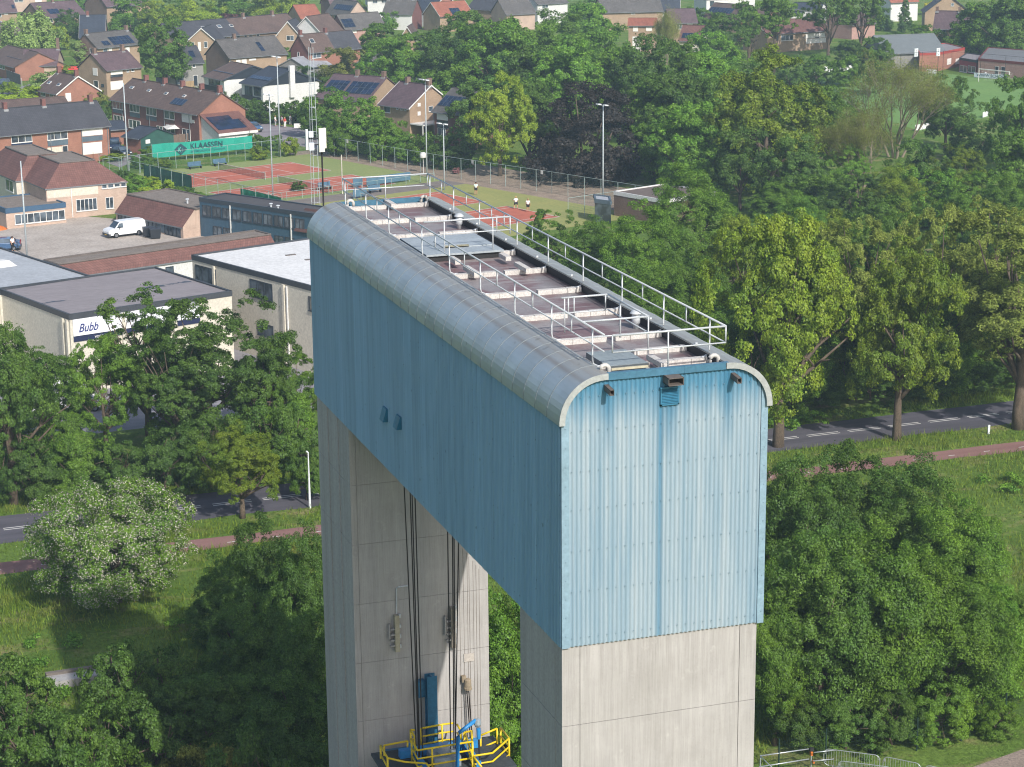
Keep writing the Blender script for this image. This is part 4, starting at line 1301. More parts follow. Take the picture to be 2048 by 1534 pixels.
def annex():
    t, A, u, v, Wd, D, RP = h2
    B0 = A+u*Wd
    # lean-to with panels against the gable end of the terrace
    w_, d0, d1 = 5.2, .4, 7.0
    q = lambda s, tt, z: (float(B0[0]+u[0]*s+v[0]*tt), float(B0[1]+u[1]*s+v[1]*tt), z)
    mb = MB().add([q(.02, d0, 0), q(w_, d0, 0), q(w_, d0, 2.5), q(.02, d0, 4.9), q(.02, d1, 0), q(w_, d1, 0), q(w_, d1, 2.5), q(.02, d1, 4.9)],
                  [(0, 1, 2, 3), (5, 4, 7, 6), (1, 5, 6, 2)])
    a = part('annex_wall', mb, B_white, t)
    mb = MB().obox(q(.02, d0-.3, 5.0), np.array(q(w_+.4, d0-.3, 2.55))-np.array(q(.02, d0-.3, 5.0)), np.array(q(0, d1+.3, 0))-np.array(q(0, d0-.3, 0)), (0, 0, .12))
    r_ = part('annex_roof', mb, T_redbrown, t)
    part('fascia', MB().obox(q(w_+.38, d0-.3, 2.2), np.array(q(.06, 0, 0))-np.array(q(0, 0, 0)), np.array(q(0, d1+.3, 0))-np.array(q(0, d0-.3, 0)), (0, 0, .42)), m_frame, t)
    e0 = np.array(q(.02, d0, 5.13)); ea = (np.array(q(w_+.4, d0, 2.68))-e0)/(w_+.4); eb = np.array(q(0, 1, 0))-np.array(q(0, 0, 0))
    for i in range(3):
        for j in range(5):
            if i == 0 and j > 3: continue
            part('solar_panel', MB().obox(e0+ea*(1.05+i*1.25)+eb*(.25+j*1.04+(.55 if i == 2 else 0)*0), ea*1.2, eb*1.0, (0, 0, .05)), m_pv if True else None, r_)
annex()
h3 = house('bungalow', 'small orange brick bungalow with two skylights and broad gable, beside the round shrub', 'house', (75, 179), (115, 187), 3.2, 5.9, ('R', (182, 178)), B_or, T_brown, chim=((.1, 1.2), (.95, 1.1)), sky=[(97, 163, 106, 169), (116, 167, 125, 173)], gr=[((131, 186, 142, 203), 's')], front=[((82, 184, 91, 192), 'w1'), ((100, 187, 107, 196), 'w1')], verge=m_frame, group=None)
h4 = house('detached_house', 'tan brick house with stacked white shutters, left of the great round tree', 'house', (212, 140), (282, 133), 5.4, 8.1, ('L', (180, 132)), B_tan, T_purple, front=[((221, 139, 245, 149), 's'), ((221, 149, 245, 153), 'k3'), ((221, 154, 245, 161), 'b'), ((221, 162, 246, 179), 's'), ((262, 137, 268, 143), 'w1'), ((253, 139, 258, 144), 'w1'), ((265, 161, 275, 170), 'w1')], gl=[((186, 136, 195, 151), 's'), ((188, 161, 197, 178), 'w1'), ((203, 168, 208, 173), 'k1')], chim=((.08, 1.0), (.88, 1.2)), gwall=B_tan)
h5 = house('semi_detached_house', 'semi with black solar roof and three small collectors, behind the stacked shutter house', 'house', (194, 95), (278, 86), 4.8, 7.4, ('L', (170, 90)), B_tan, T_grey, gwall=B_brown, front=[((206, 96, 215, 108), 'w1'), ((217, 95, 224, 107), 's'), ((238, 95, 245, 105), 'w1'), ((251, 94, 259, 104), 's')], gl=[((180, 96, 185, 106), 'w1')], chim=(.02, .97), solar=[((214, 75), (270, 86)), ((201, 83), (222, 90))])
h6 = house('villa', 'villa under a wide blue black roof next to the golden conifer', 'house', (160, 74), (209, 73), 3.2, 7.6, 12, B_or, T_navy, gr=[((229, 55, 238, 68), 'w1')], chim=(.3,), verge=m_frame)
h7 = house('row_house', 'tan terrace with navy front door below long brown roof', 'house', (-60, 27), (33, 23), 5.4, 8.6, 9, B_tan, T_purple, front=[((8, 25, 16, 30), 's'), ((-6, 25, 3, 34), 'w2'), ((11, 44, 17, 55), 'd'), ((-6, 42, 4, 53), 'w2')], solar=[((22, 10), (53, 16))], chim=(.2, .6))
h7b = house('row_house', 'tan terrace with solar strip and brick chimney behind the weeping birch', 'house', (86, 36), (172, 30), 5.2, 8.4, ('L', (30, 32)), B_tan, T_purple, gwall=B_brown, front=[((95, 37, 106, 45), 'w2'), ((113, 36, 124, 44), 's')], solar=[((92, 19), (122, 27)), ((136, 17), (145, 24))], chim=(.5,))
house('row_house', 'farthest tan terrace whose roof runs out of the top of the view above the birch', 'house', (-40, -12), (92, -16), 5.4, 8.5, 9, B_buff, T_brown, front=[((3, -5, 14, 4), 'w2'), ((28, -6, 46, 4), 'w2'), ((70, -6, 83, 4), 's')])
house('row_house', 'tan terrace with small red window between birch and villa, half hidden', 'house', (213, 12), (300, 6), 5.4, 9.5, ('L', (166, 18)), B_tan, T_purple, gwall=B_brown, front=[((229, 12, 236, 18), 's'), ((242, 11, 256, 19), 'w3'), ((240, 30, 248, 36), 'w1')], chim=(.3,))
h8 = house('row_house', 'long pale brick terrace with anthracite roof and three skylights behind the round tree', 'house', (350, 80), (600, 58), 4.6, 7.8, 9.5, B_tan, T_anth, roof2=T_brown, front=[((436, 74, 445, 87), 'w1'), ((447, 72, 453, 84), 'w1'), ((461, 73, 467, 84), 'd'), ((473, 71, 480, 83), 'w1'), ((488, 70, 494, 82), 'w1'), ((498, 71, 505, 82), 'd'), ((513, 68, 519, 79), 'w1'), ((534, 71, 539, 79), 'w1'), ((541, 71, 550, 77), 'w1')], sky=[(401, 53, 409, 58), (432, 50, 440, 56), (457, 49, 464, 54)], chim=(.64, .88))
house('row_house', 'gabled tan wing with two dark windows beside a white door, right of the round tree', 'house', (377, 81), (431, 81), 4.3, 6.9, 9, B_tan, T_anth, turn=True, verge=m_frame, front=[((382, 84, 389, 97), 'w1'), ((396, 84, 402, 102), 'W'), ((408, 83, 415, 95), 'w1')])
house('row_house', 'gabled tan wing with one broad window next to the white gable', 'house', (555, 69), (598, 69), 4.8, 7.6, 9, B_tan, T_anth, turn=True, verge=m_frame, front=[((573, 71, 588, 81), 'w2')])
house('row_house', 'bright white gable standing above the brown brick semi', 'house', (588, 62), (641, 64), 5.2, 8.4, 9, B_white, T_brown, turn=True, verge=m_frame, front=[((606, 66, 613, 72), 'w1')])
h9 = house('semi_detached_house', 'grey roofed tan house with dark brown end wall and twin white shutters', 'house', (458, 115), (573, 106), 5.0, 8.1, ('L', (414, 108)), B_tan, T_grey, gwall=B_brown, front=[((472, 119, 481, 130), 's'), ((483, 118, 493, 129), 's'), ((498, 117, 512, 121), 's')], solar=[((510, 85), (531, 102))], chim=(.3,), pipe=(.02,))
h10 = house('detached_house', 'mid grey rendered house with dark door and two square upper windows', 'house', (335, 128), (406, 124), 5.3, 8.0, 8, B_grey, T_anth, front=[((377, 128, 382, 136), 'w1'), ((385, 127, 391, 135), 'w1'), ((387, 151, 395, 171), 'd'), ((350, 141, 368, 150), 'W'), ((351, 152, 367, 168), 'k1'), ((349, 169, 368, 174), 'W')], solar=[((375, 102), (392, 115))], chim=())
h11 = house('detached_house', 'white and black house with low solar roof, standing behind its bigger white twin', 'house', (408, 152), (448, 160), 5.2, 7.3, ('R', (517, 147)), B_white, T_brown, gwall=B_white, front=[((418, 158, 440, 171), 'k3'), ((408, 172, 446, 183), 'D'), ((420, 185, 440, 192), 'k2')], solar=[((425, 140), (470, 150))], verge=m_dframe)
h12 = house('detached_house', 'broad white house with black gable boards and tall white chimney on its end wall', 'house', (483, 165), (525, 172), 4.9, 7.3, ('R', (620, 160)), B_white, T_navy, gwall=B_white, front=[((490, 172, 505, 190), 'k3'), ((508, 174, 522, 191), 'k2'), ((484, 192, 522, 200), 'D')], solar=[((493, 148), (540, 163))], verge=m_dframe)
def blackgable(h, eave, ridge, chim=False):
    t, A, u, v, Wd, D, RP = h
    B0 = A+u*Wd
    f = lambda tt, z, o: (float(B0[0]+v[0]*tt+u[0]*o), float(B0[1]+v[1]*tt+u[1]*o), z)
    mb = MB().add([f(0, eave, .03), f(D, eave, .03), f(D/2, ridge, .03), f(0, eave, .09), f(D, eave, .09), f(D/2, ridge-.05, .09)], [(3, 4, 5), (0, 3, 5, 2), (1, 2, 5, 4), (0, 1, 4, 3)])
    part('gable_boards', mb, m_door, t)
    if chim: part('chimney', MB().obox(f(D*.5-.5, 2.5, .0), np.array(f(1.0, 0, 0))-np.array(f(0, 0, 0)), np.array(f(0, 0, .62))-np.array(f(0, 0, 0)), (0, 0, ridge-1.6)), B_white, t)
blackgable(h11, 5.2, 7.2); blackgable(h12, 4.9, 7.2, True)
h13 = house('semi_detached_house', 'dark red brick semi with half brown half anthracite roof and air conditioners', 'house', (617, 103), (720, 93), 5.4, 8.5, ('L', (577, 100)), B_or, T_brown, roof2=T_anth, gwall=B_red, front=[((624, 105, 642, 116), 'w2'), ((652, 102, 662, 107), 'w1')], gl=[((595, 104, 599, 113), 'w1')], sky=[(617, 78, 626, 87)], chim=(.02, .5), pipe=(.02,))
t13, A13, u13, v13, _, D13, _ = h13
for tt, z in ((2.2, 3.1), (5.4, 2.9)):
    p = A13+v13*tt-u13*.05
    part('air_conditioner', MB().obox((*p, z), (*(-u13*.35), 0), (*(v13*.85), 0), (0, 0, .65)), m_shut, t13)
p = A13-u13*4.2+v13*.3
part('carport', MB().obox((*p, 2.4), (*(u13*4.1), 0), (*(v13*6), 0), (0, 0, .16)).obox((*p, 0), (*(u13*.15), 0), (*(v13*.15), 0), (0, 0, 2.4)), m_gutter, t13)
house('garage', 'pale grey double garage with low pitched roof below the red brick semi', 'garage', (612, 135), (660, 128), 2.6, 4.2, 7, B_grey, M('pale grey sheet roof', 'a3a5ab', .5), front=[((640, 138, 654, 146), 's')])
house('detached_house', 'tan house with bright orange tiled roof beside the white gable', 'house', (602, 37), (643, 35), 5.4, 8.2, 9, B_tan, T_orange, front=[((621, 37, 638, 46), 's'), ((620, 55, 634, 62), 's')])
house('bungalow', 'bungalow with solar roof and pink brick gable in the second village row', 'house', (652, 25), (697, 30), 3.2, 6.4, ('R', (729, 27)), B_pink, T_grey, gwall=B_buff, solar=[((674, 8), (700, 22))], front=[((654, 27, 664, 34), 'w2'), ((668, 28, 690, 35), 'w3')])
house('semi_detached_house', 'dark red gabled house with a grid of solar panels and white shutter', 'house', (690, 58), (770, 52), 4.6, 7.6, ('L', (657, 62)), B_pink, T_grey, gwall=B_red, solar=[((678, 39), (712, 54))], front=[((699, 58, 713, 66), 's')], chim=())
house('detached_house', 'grey roofed house with two chimneys left of the dark blue roof', 'house', (766, 26), (824, 27), 4.2, 7.4, ('L', (752, 22)), B_white, T_grey, gwall=B_red, chim=(.05, .9))
house('detached_house', 'dark blue roofed house with tan gable near the top of the view', 'house', (812, 18), (860, 21), 4.2, 7.6, ('R', (888, 14)), B_white, T_navy, gwall=B_or, verge=m_frame)
house('detached_house', 'red roofed house carrying a large solar array among the treetops', 'house', (880, 32), (945, 28), 4.0, 7.0, 8, B_tan, T_orange, solar=[((897, 17), (925, 29))], verge=m_frame)
house('shed', 'small red roofed shed among the trees by the two chimney house', 'shed', (786, 38), (818, 36), 2.4, 4.4, 5, B_tan, T_orange)
house('row_house', 'white fronted row along the very top of the view above the village', 'house', (735, -2), (840, -4), 5.6, 9, 9, B_white, T_brown, front=[((745, 0, 755, 7), 'w2'), ((763, 0, 773, 6), 'w2'), ((784, 0, 800, 6), 's'), ((812, 0, 828, 6), 'w2')])
house('row_house', 'white rendered house with small dark window behind the orange roof', 'house', (660, 6), (712, 3), 5.0, 8, ('L', (640, 4)), B_white, T_purple, gwall=B_brown, front=[((696, 3, 705, 10), 'k2')])
h20 = house('semi_detached_house', 'house with two navy solar fields on its roof behind the courtside trees', 'house', (632, 194), (735, 201), 4.0, 7.3, ('R', (786, 186)), B_tan, T_purple, solar=[((663, 160), (685, 184)), ((707, 163), (745, 190))], chim=(.45, .96), gwall=B_tan)
h21 = house('detached_house', 'tan brick house with mauve roof and white barge boards beside the court trees', 'house', (760, 207), (819, 215), 5.2, 8.3, ('R', (876, 203)), B_tan, T_purple, front=[((768, 210, 781, 225), 'w1'), ((793, 212, 797, 219), 'w1'), ((801, 213, 805, 220), 'w1'), ((809, 213, 813, 221), 'w1')], gr=[((835, 206, 841, 213), 's'), ((835, 223, 841, 231), 's'), ((857, 212, 866, 223), 'w1')], chim=((.25, .9), (.97, 1.1)), verge=m_frame, gwall=B_tan)
t21, A21, u21, v21, W21, D21, _ = h21
p = A21+u21*(W21+.05)
part('carport', MB().obox((*p, 2.5), (*(u21*3.2), 0), (*(v21*8), 0), (0, 0, .2)).obox((*(p+u21*3), 0), (*(u21*.15), 0), (*(v21*.15), 0), (0, 0, 2.5)), m_frame, t21)
h22 = house('detached_house', 'red brick house fully covered in solar panels beside the yellow green tree', 'house', (867, 221), (925, 228), 5.2, 8.3, 8.5, B_red, T_grey, front=[((874, 224, 896, 240), 'W'), ((875, 241, 896, 255), 'k2'), ((876, 256, 892, 272), 'w2')], solar=[((884, 190), (918, 216))], pipe=(.02,))
house('bungalow', 'low house with long white fascia half hidden behind the two leaning trees', 'house', (763, 137), (850, 129), 3.3, 5.4, 9, B_white, T_grey, front=[((774, 140, 790, 150), 'k2'), ((797, 139, 815, 149), 's')], chim=(.1,), verge=m_frame)
house('detached_house', 'tan gable with white barge boards poking out of the green trees', 'house', (796, 83), (834, 83), 4.8, 7.8, 8, B_tan, T_brown, turn=True, verge=m_frame, front=[((804, 88, 812, 96), 'w1')])
# --- right hand village
house('row_house', 'wide grey roof above the wood with white chimney', 'house', (1205, 24), (1325, 21), 4.6, 8, 9, B_tan, T_grey, chim=(.05, .4), front=[((1262, 24, 1270, 28), 'w1')])
house('detached_house', 'white gabled house with blue black roof above the bare tree', 'house', (1292, 20), (1358, 20), 4.4, 7.4, ('R', (1376, 19)), B_white, T_navy, verge=m_frame)
house('detached_house', 'tan house with white window and shutter just above the solar bungalow', 'house', (1340, 45), (1394, 44), 4.7, 7.4, 8, B_tan, T_purple, front=[((1353, 48, 1364, 58), 'w2'), ((1374, 45, 1386, 60), 's')])
house('bungalow', 'bungalow with dark solar roof below the tan house in the wood', 'house', (1358, 80), (1402, 81), 3.2, 6, 8, B_cream, T_redbrown, solar=[((1366, 66), (1394, 77))])
house('detached_house', 'tall tan and white house glimpsed through the thin tree in the wood', 'house', (1257, 51), (1311, 51), 6.8, 8, 7, B_tan, T_orange, front=[((1266, 53, 1276, 63), 's'), ((1292, 54, 1304, 62), 's'), ((1265, 73, 1281, 105), 'W'), ((1290, 75, 1297, 82), 'w1')])
house('detached_house', 'white modern house cut by the top of the view on the wooded side', 'house', (1413, -3), (1510, -6), 5.6, 7.5, 9, B_white, T_anth, front=[((1420, 2, 1428, 12), 'k2'), ((1436, 2, 1455, 11), 'W'), ((1486, 4, 1498, 14), 'w2')])
house('bungalow', 'bungalow with blue black solar roof below the white modern house', 'house', (1407, 34), (1482, 40), 3.2, 6.4, 8, B_tan, T_brown, solar=[((1424, 14), (1462, 28))])
house('detached_house', 'orange tan house half hidden behind the thin stemmed tree', 'house', (1481, 36), (1532, 38), 5.6, 7.6, 8, B_or, T_brown)
h32 = house('row_house', 'long low brown roofed house with white clad half near the football field', 'house', (1534, 68), (1660, 60), 4.2, 6.6, 9, B_tan, T_redbrown, front=[((1552, 70, 1556, 81), 'k1'), ((1562, 70, 1586, 81), 'w3'), ((1611, 66, 1652, 76), 'W'), ((1612, 77, 1652, 86), 'W'), ((1630, 67, 1638, 75), 'k1')], chim=((.35, 1.0),), verge=m_frame)
house('detached_house', 'white balconied house between tall poplar stems', 'house', (1583, 18), (1640, 19), 5.8, 7, 8, B_white, T_navy, front=[((1588, 22, 1606, 32), 'k2'), ((1584, 33, 1610, 41), 'W')])
house('detached_house', 'pink brick gable behind the poplars near the silver car', 'house', (1704, 50), (1750, 46), 3.4, 5.6, 9, B_pink, T_brown)
h35 = house('detached_house', 'tan house with grey boarded gable overlooking the football club', 'house', (1868, 53), (1946, 55), 5.4, 8.6, ('L', (1833, 52)), B_tan, T_purple, gwall=M('grey gable boards', '8f979f', .7), front=[((1879, 55, 1892, 67), 'w2'), ((1904, 54, 1919, 67), 'b'), ((1929, 54, 1946, 65), 'w2'), ((1930, 74, 1946, 84), 'w2')], chim=((.02, .9), (.6, .9)))
house('detached_house', 'tan gable with dark verge behind the yellow blossoming tree', 'house', (1850, 24), (1940, 24), 4.6, 8.8, 9, B_tan, T_anth, turn=True, verge=m_dframe, front=[((1902, 6, 1908, 12), 'w1')])
house('detached_house', 'white and pink house cut by the top edge left of the dark spruce', 'house', (1782, 4), (1836, 2), 5.0, 8, 8, B_white, T_orange)
house('detached_house', 'dark roofed house just showing over the wood below the top edge', 'house', (936, 16), (1004, 20), 4.6, 8, 9, B_tan, T_anth)
house('detached_house', 'light grey roofed house behind the middle of the wood', 'house', (1012, 28), (1070, 25), 4.2, 7.4, 8, B_buff, T_grey)
house('detached_house', 'white house with pale roof above the middle of the wood', 'house', (1075, 8), (1135, 4), 5.2, 7.6, 8, B_white, T_grey, front=[((1084, 9, 1096, 16), 'w2')])
house('garage', 'flat white garage roof between spruce and pink gable', 'garage', (1750, 17), (1828, 18), 2.6, 3.0, 6, B_white, M('white flat roof', 'd4d3d2', .7))
house('shed', 'weathered timber shed behind the grass bank of the football club', 'shed', (1968, 90), (2025, 93), 2.6, 3.6, 6, M('grey planks', '8d857b', .9, .2, 2), T_brown, verge=m_frame)
house('bungalow', 'low house with blue solar panels and red awning behind the round shrub', 'house', (-30, 118), (30, 134), 2.9, 5.4, ('R', (84, 124)), B_or, T_brown, solar=[((14, 113), (44, 120))], front=[((0, 128, 10, 138), 'w2')], chim=())
hA = house('bungalow', 'low spreading brown roof with tall chimney and red awning', 'house', (44, 131), (112, 130), 2.9, 5.6, 10, B_buff, T_purple, chim=((.98, 2.2),), front=[((48, 134, 60, 142), 'w1')])
tA, AA, uA, vA, WA, DA, _ = hA
p = AA+uA*(WA+.5)
part('awning', MB().obox((*p, 2.5), (*(uA*4), 0), (*(-vA*1.3), -.5), (0, 0, .05)), M('red awning', 'd8453f', .7, .05), tA)
house('detached_house', 'dark brick house hidden behind the weeping birch', 'house', (-30, 76), (44, 72), 5.0, 7.6, 9, B_red, T_purple, front=[((8, 78, 13, 86), 'w1'), ((2, 100, 9, 110), 'w1')])
house('garage', 'long brown roofed garage row behind the anthracite terrace', 'garage', (-40, 220), (136, 209), 2.6, 3.6, 5.5, B_or, T_brown)
house('shed', 'green gabled shed with blue roof beside the terrace garden', 'shed', (247, 272), (281, 277), 2.5, 3.7, ('R', (311, 266)), B_or, T_navy, gwall=M('dark green boards', '2f5a50', .7), gr=[((291, 279, 300, 287), 'W')])
house('garage', 'blue roofed garage between terrace and green shed', 'garage', (221, 259), (252, 257), 2.5, 3.4, 5, B_or, T_navy)

# --- flat roofed halls, school, low blocks
def slab_roof(t, poly, z, roofmat, edge, lip=.22, edge_h=.35):
    part('roof', MB().prism([tuple(p) for p in poly], z-.05, z), roofmat, t)
    mb = MB(); n = len(poly)
    c = np.mean(np.array(poly), 0)
    for i in range(n):
        p, q = np.array(poly[i]), np.array(poly[(i+1) % n]); d = (q-p)/np.linalg.norm(q-p); nn = np.array([d[1], -d[0]])
        if (p-c) @ nn < 0: nn = -nn
        mb.obox((*(p-d*.03+nn*.06), z-edge_h), (*(q-p+d*.06), 0), (*(-nn*lip), 0), (0, 0, edge_h+.14))
    part('roof_edge', mb, edge, t)
def block(name, label, cat, poly, h, wall, roof, edge, wins=(), edge_h=.35):
    t = thing(name, label, cat, (*poly[0], 0))
    part('wall', MB().prism([tuple(p) for p in poly], 0, h-.05, top=False, bottom=False), wall, t)
    slab_roof(t, poly, h, roof, edge, edge_h=edge_h)
    c = np.mean(np.array(poly), 0)
    W_ = []
    for i in range(len(poly)):
        p, q = np.array(poly[i]), np.array(poly[(i+1) % len(poly)]); d = (q-p)/np.linalg.norm(q-p); nn = np.array([d[1], -d[0]])
        if (p-c) @ nn < 0: nn = -nn
        W_.append(Wall(p, q, nn))
    for i, rect, kind in wins: opening(W_[i], t, rect, kind)
    return t, W_
m_hallroof = M('grey brown felt roof', '847d7f', .9, .12, .35, col2='8f888a', fine=.15, stretch=(.3, 2, 1))
m_hallgrey = M('pale grey roofing', 'a9adb2', .8, .06, .3)
m_hallwhite = M('white roofing', 'dcdbd9', .8, .05, .3)
m_edge = M('dark roof edge', '43474d', .6)
tA_, wA = block('factory_hall', 'cream hall with brown grey felt roof and a white shop sign on its sunny front', 'hall', [(1.0, 128.3), (16.1, 133.1), (11.4, 146.7), (-3.8, 141.9)], 7.0, B_cream2, m_hallroof, m_edge)
def pilasters(t, w, ss, z1, mat=B_cream2):
    mb = MB()
    for s in ss: w.box(mb, s-.16, s+.16, 0, z1, -.02, .2)
    part('pilaster', mb, mat, t)
pilasters(tA_, wA[3], [.6, wA[3].len-1.2, wA[3].len-.4], 6.6); pilasters(tA_, wA[0], [5, 10], 6.6)
for (u_, v_) in ((405, 1225), (1215, 1105), (1420, 1072)):
    p = G(u_/4, 300+v_/4, 7.0)
    mb = MB(); rr = random.Random(u_)
    for k in range(7): mb.quad(*[(p[0]+dx+k*.28*1.0-1+rr.uniform(-.3, .3), p[1]+dy+k*.1+rr.uniform(-.5, .5)*.6, 7.004+k*.0005) for dx, dy in ((0, 0), (.7, .1), (.65, .3), (.05, .25))])
    part('tar_patch', mb, M('fresh tar', '4b5462', .7), tA_)
for z0_, z1_, mt in ((5.15, 6.62, M('white sign board', 'e9ebf2', .4, .03)), (4.65, 5.1, M('dark blue sign board', '232a4a', .5, .05))):
    mb = MB(); wA[0].box(mb, .25, 12.5, z0_, z1_, .0, .1); sg = part('sign_board', mb, mt, tA_)
o_ = wA[0].a+wA[0].d*.7+wA[0].n*.11
lettering('Bubb', o_, wA[0].d, wA[0].n, 5.45, 1.05, M('violet ink', '2f3a78', .5), tA_, .85, skew=.35)
lettering('voor', wA[0].a+wA[0].d*2.2+wA[0].n*.11, wA[0].d, wA[0].n, 4.75, .42, m_mark, tA_)
tB_, wB = block('factory_hall', 'tall cream hall with bright white roof and dark windows beside the tower', 'hall', [(14.9, 146.3), (23.2, 125.8), (38, 131.5), (28.6, 151.3)], 8.0, B_cream, m_hallwhite, m_edge,
      wins=[(0, (392, 534, 432, 565), 'k3'), (0, (501, 563, 545, 597), 'k3'), (0, (618, 594, 632, 622), 'k1'), (0, (516, 648, 547, 672), 'k2')])
pilasters(tB_, wB[0], [3.9, 15.5], 7.6, B_cream)
mb = MB(); wB[0].box(mb, 15.9, 16.05, 0, 7.5, .02, .14); part('downpipe', mb, m_frame, tB_)
for u_, v_ in ((573, 512), (612, 521)):
    p = G(u_, v_, 8.0); part('roof_outlet', MB().obox((*p, 8.002), (1.0, .25, 0), (-.08, .3, 0), (0, 0, .07)), m_steelbrown, tB_)
tC_, wC = block('factory_hall', 'hall with smooth pale grey roof and raised skylight behind the felt roofed hall', 'hall', [(5.2, 144.6), (-1.7, 163.2), (-34, 152), (-26, 133)], 6.9, B_cream2, m_hallgrey, m_edge)
p = G(2, 532, 6.9)
part('skylight', MB().add([(p[0]-3, p[1]-2, 6.902), (p[0]+1.5, p[1]-.5, 6.902), (p[0]+.6, p[1]+1.5, 6.902), (p[0]-4, p[1], 6.902), (p[0]-2.6, p[1]-1, 7.4), (p[0]+.8, p[1]+.1, 7.4), (p[0]+.3, p[1]+.8, 7.4), (p[0]-3, p[1]+.2, 7.4)], [(4, 5, 6, 7), (0, 1, 5, 4), (1, 2, 6, 5), (2, 3, 7, 6), (3, 0, 4, 7)]), m_hallwhite, tC_)
def mansard(name, label, cat, a, b, eave, kin, kup, depth, wall, tile, flat, ends=(1, 1), wins=(), endwins=(), leftwins=(), wallcol2=None, hip=False, n_sides=(1, 0, 0)):
    """flat roofed block whose front eave carries a steep tiled apron; a, b ground points of the front wall"""
    a, b = np.array(a, float), np.array(b, float)
    u = b-a; Wd = float(np.linalg.norm(u)); u /= Wd; v = np.array([-u[1], u[0]])
    t = thing(name, label, cat, (*a, 0))
    q = lambda s, tt, z: (float(a[0]+u[0]*s+v[0]*tt), float(a[1]+u[1]*s+v[1]*tt), float(z))
    zt = eave+kup
    il, ir, ib = (kin if hip or n_sides[1] else 0), (kin if hip or n_sides[2] else 0), (kin if hip else 0)
    mb = MB()
    uv = lambda l: [(0, 0), (l, 0), (l, eave), (0, eave)]
    mb.quad(q(0, 0, 0), q(Wd, 0, 0), q(Wd, 0, eave), q(0, 0, eave), 0, uv(Wd))
    mb.quad(q(Wd, 0, 0), q(Wd, depth, 0), q(Wd, depth, eave), q(Wd, 0, eave), 0, uv(depth))
    mb.quad(q(Wd, depth, 0), q(0, depth, 0), q(0, depth, eave), q(Wd, depth, eave), 0, uv(Wd))
    mb.quad(q(0, depth, 0), q(0, 0, 0), q(0, 0, eave), q(0, depth, eave), 0, uv(depth))
    e0, e1, e2, e3 = (il, kin), (Wd-ir, kin), (Wd-ir, depth-ib), (il, depth-ib)
    if not ir: mb.add([q(Wd, 0, eave), q(Wd, depth, eave), q(Wd, depth, zt), q(Wd, kin, zt)], [(0, 1, 2, 3)])
    if not il: mb.add([q(0, depth, eave), q(0, 0, eave), q(0, kin, zt), q(0, depth, zt)], [(0, 1, 2, 3)])
    part('wall', mb, wall, t)
    o = .15; dz = -o*kup/kin
    hl = math.hypot(kin+o, kup-dz)
    base = [(-o*(il > 0) - .08*(il == 0), -o), (Wd+o*(ir > 0)+.08*(ir == 0), -o), (Wd+o*(ir > 0)+.08*(ir == 0), depth+o*(ib > 0)), (-o*(il > 0)-.08*(il == 0), depth+o*(ib > 0))]
    top = [(il-.08*(il == 0), kin), (Wd-ir+.08*(ir == 0), kin), (Wd-ir+.08*(ir == 0), depth-ib), (il-.08*(il == 0), depth-ib)]
    rf = None
    for k, on in ((0, True), (1, ir > 0), (3, il > 0), (2, ib > 0)):
        if not on: continue
        k2 = (k+1) % 4
        l = math.dist(base[k], base[k2]); off = math.dist(base[k], top[k])*0
        m1 = MB().quad(q(*base[k], eave+dz+.02), q(*base[k2], eave+dz+.02), q(*top[k2], zt+.02), q(*top[k], zt+.02), 0, [(0, 0), (l, 0), (l-kin, hl), (kin, hl)])
        m1.quad(q(*base[k], eave+dz-.14), q(*base[k2], eave+dz-.14), q(*base[k2], eave+dz+.02), q(*base[k], eave+dz+.02), 1)
        r_ = part('roof_apron', m1, [tile, m_gutter], t); rf = rf or r_
    part('flat_roof', MB().prism([q(*p, 0)[:2] for p in top], zt-.12, zt), flat, t)
    mb = MB()
    for k in range(4):
        k2 = (k+1) % 4
        mb.tube([q(*top[k], zt+.06), q(*top[k2], zt+.06)], .11, 5)
    part('roof_edge', mb, m_steelbrown, t)
    w = Wall(a, b, -v); wr = Wall(b, b+v*depth, u); wl = Wall(a+v*depth, a, -u)
    for rect, kind in wins: opening(w, t, rect, kind)
    for rect, kind in endwins: opening(wr, t, rect, kind)
    for rect, kind in leftwins: opening(wl, t, rect, kind)
    return t, w, wr, wl, q
# long low block between yard and halls
ra, rb = G(118, 530, 4.9), G(540, 470, 4.9)
d_ = (rb-ra)/np.linalg.norm(rb-ra); nv_ = np.array([d_[1], -d_[0]])
mansard('low_block', 'long low block with red brown tiled apron and gravel roof between yard and halls', 'building', ra+nv_*1.05, rb+nv_*1.05, 3.85, 1.05, 1.05, 4.2, B_white, T_redbrown, m_gravel, wins=[((331, 533, 347, 548), 'k1')])
# low classroom block by the van
bl_, br2 = G(233, 446), G(367, 477)
e_ = topz(*br2, 453)
tL, wL, wrL, _, _ = mansard('classroom_block', 'low classroom block with red tiled apron and dark blue windows beside the white van', 'building', bl_, br2, e_, 1.8, 1.9, 8.0, B_buff, T_redbrown, m_gravel)
n = 16
for i in range(n):
    s0 = wL.len*(.03+.94*i/n)
    if 10 <= i < 12: opening(wL, tL, (s0, e_-.15, s0+wL.len*.052, .15), 'g', rel=True)
    else: opening(wL, tL, (s0, e_-.15, s0+wL.len*.052, e_-1.75), 'k1', rel=True)
part('vent_pipe', MB().lathe((*G(375, 407, e_+1.9), e_+1.9), [(.12, 0), (.12, .5), (.25, .52), (.2, .62)], 8), m_galv, tL)
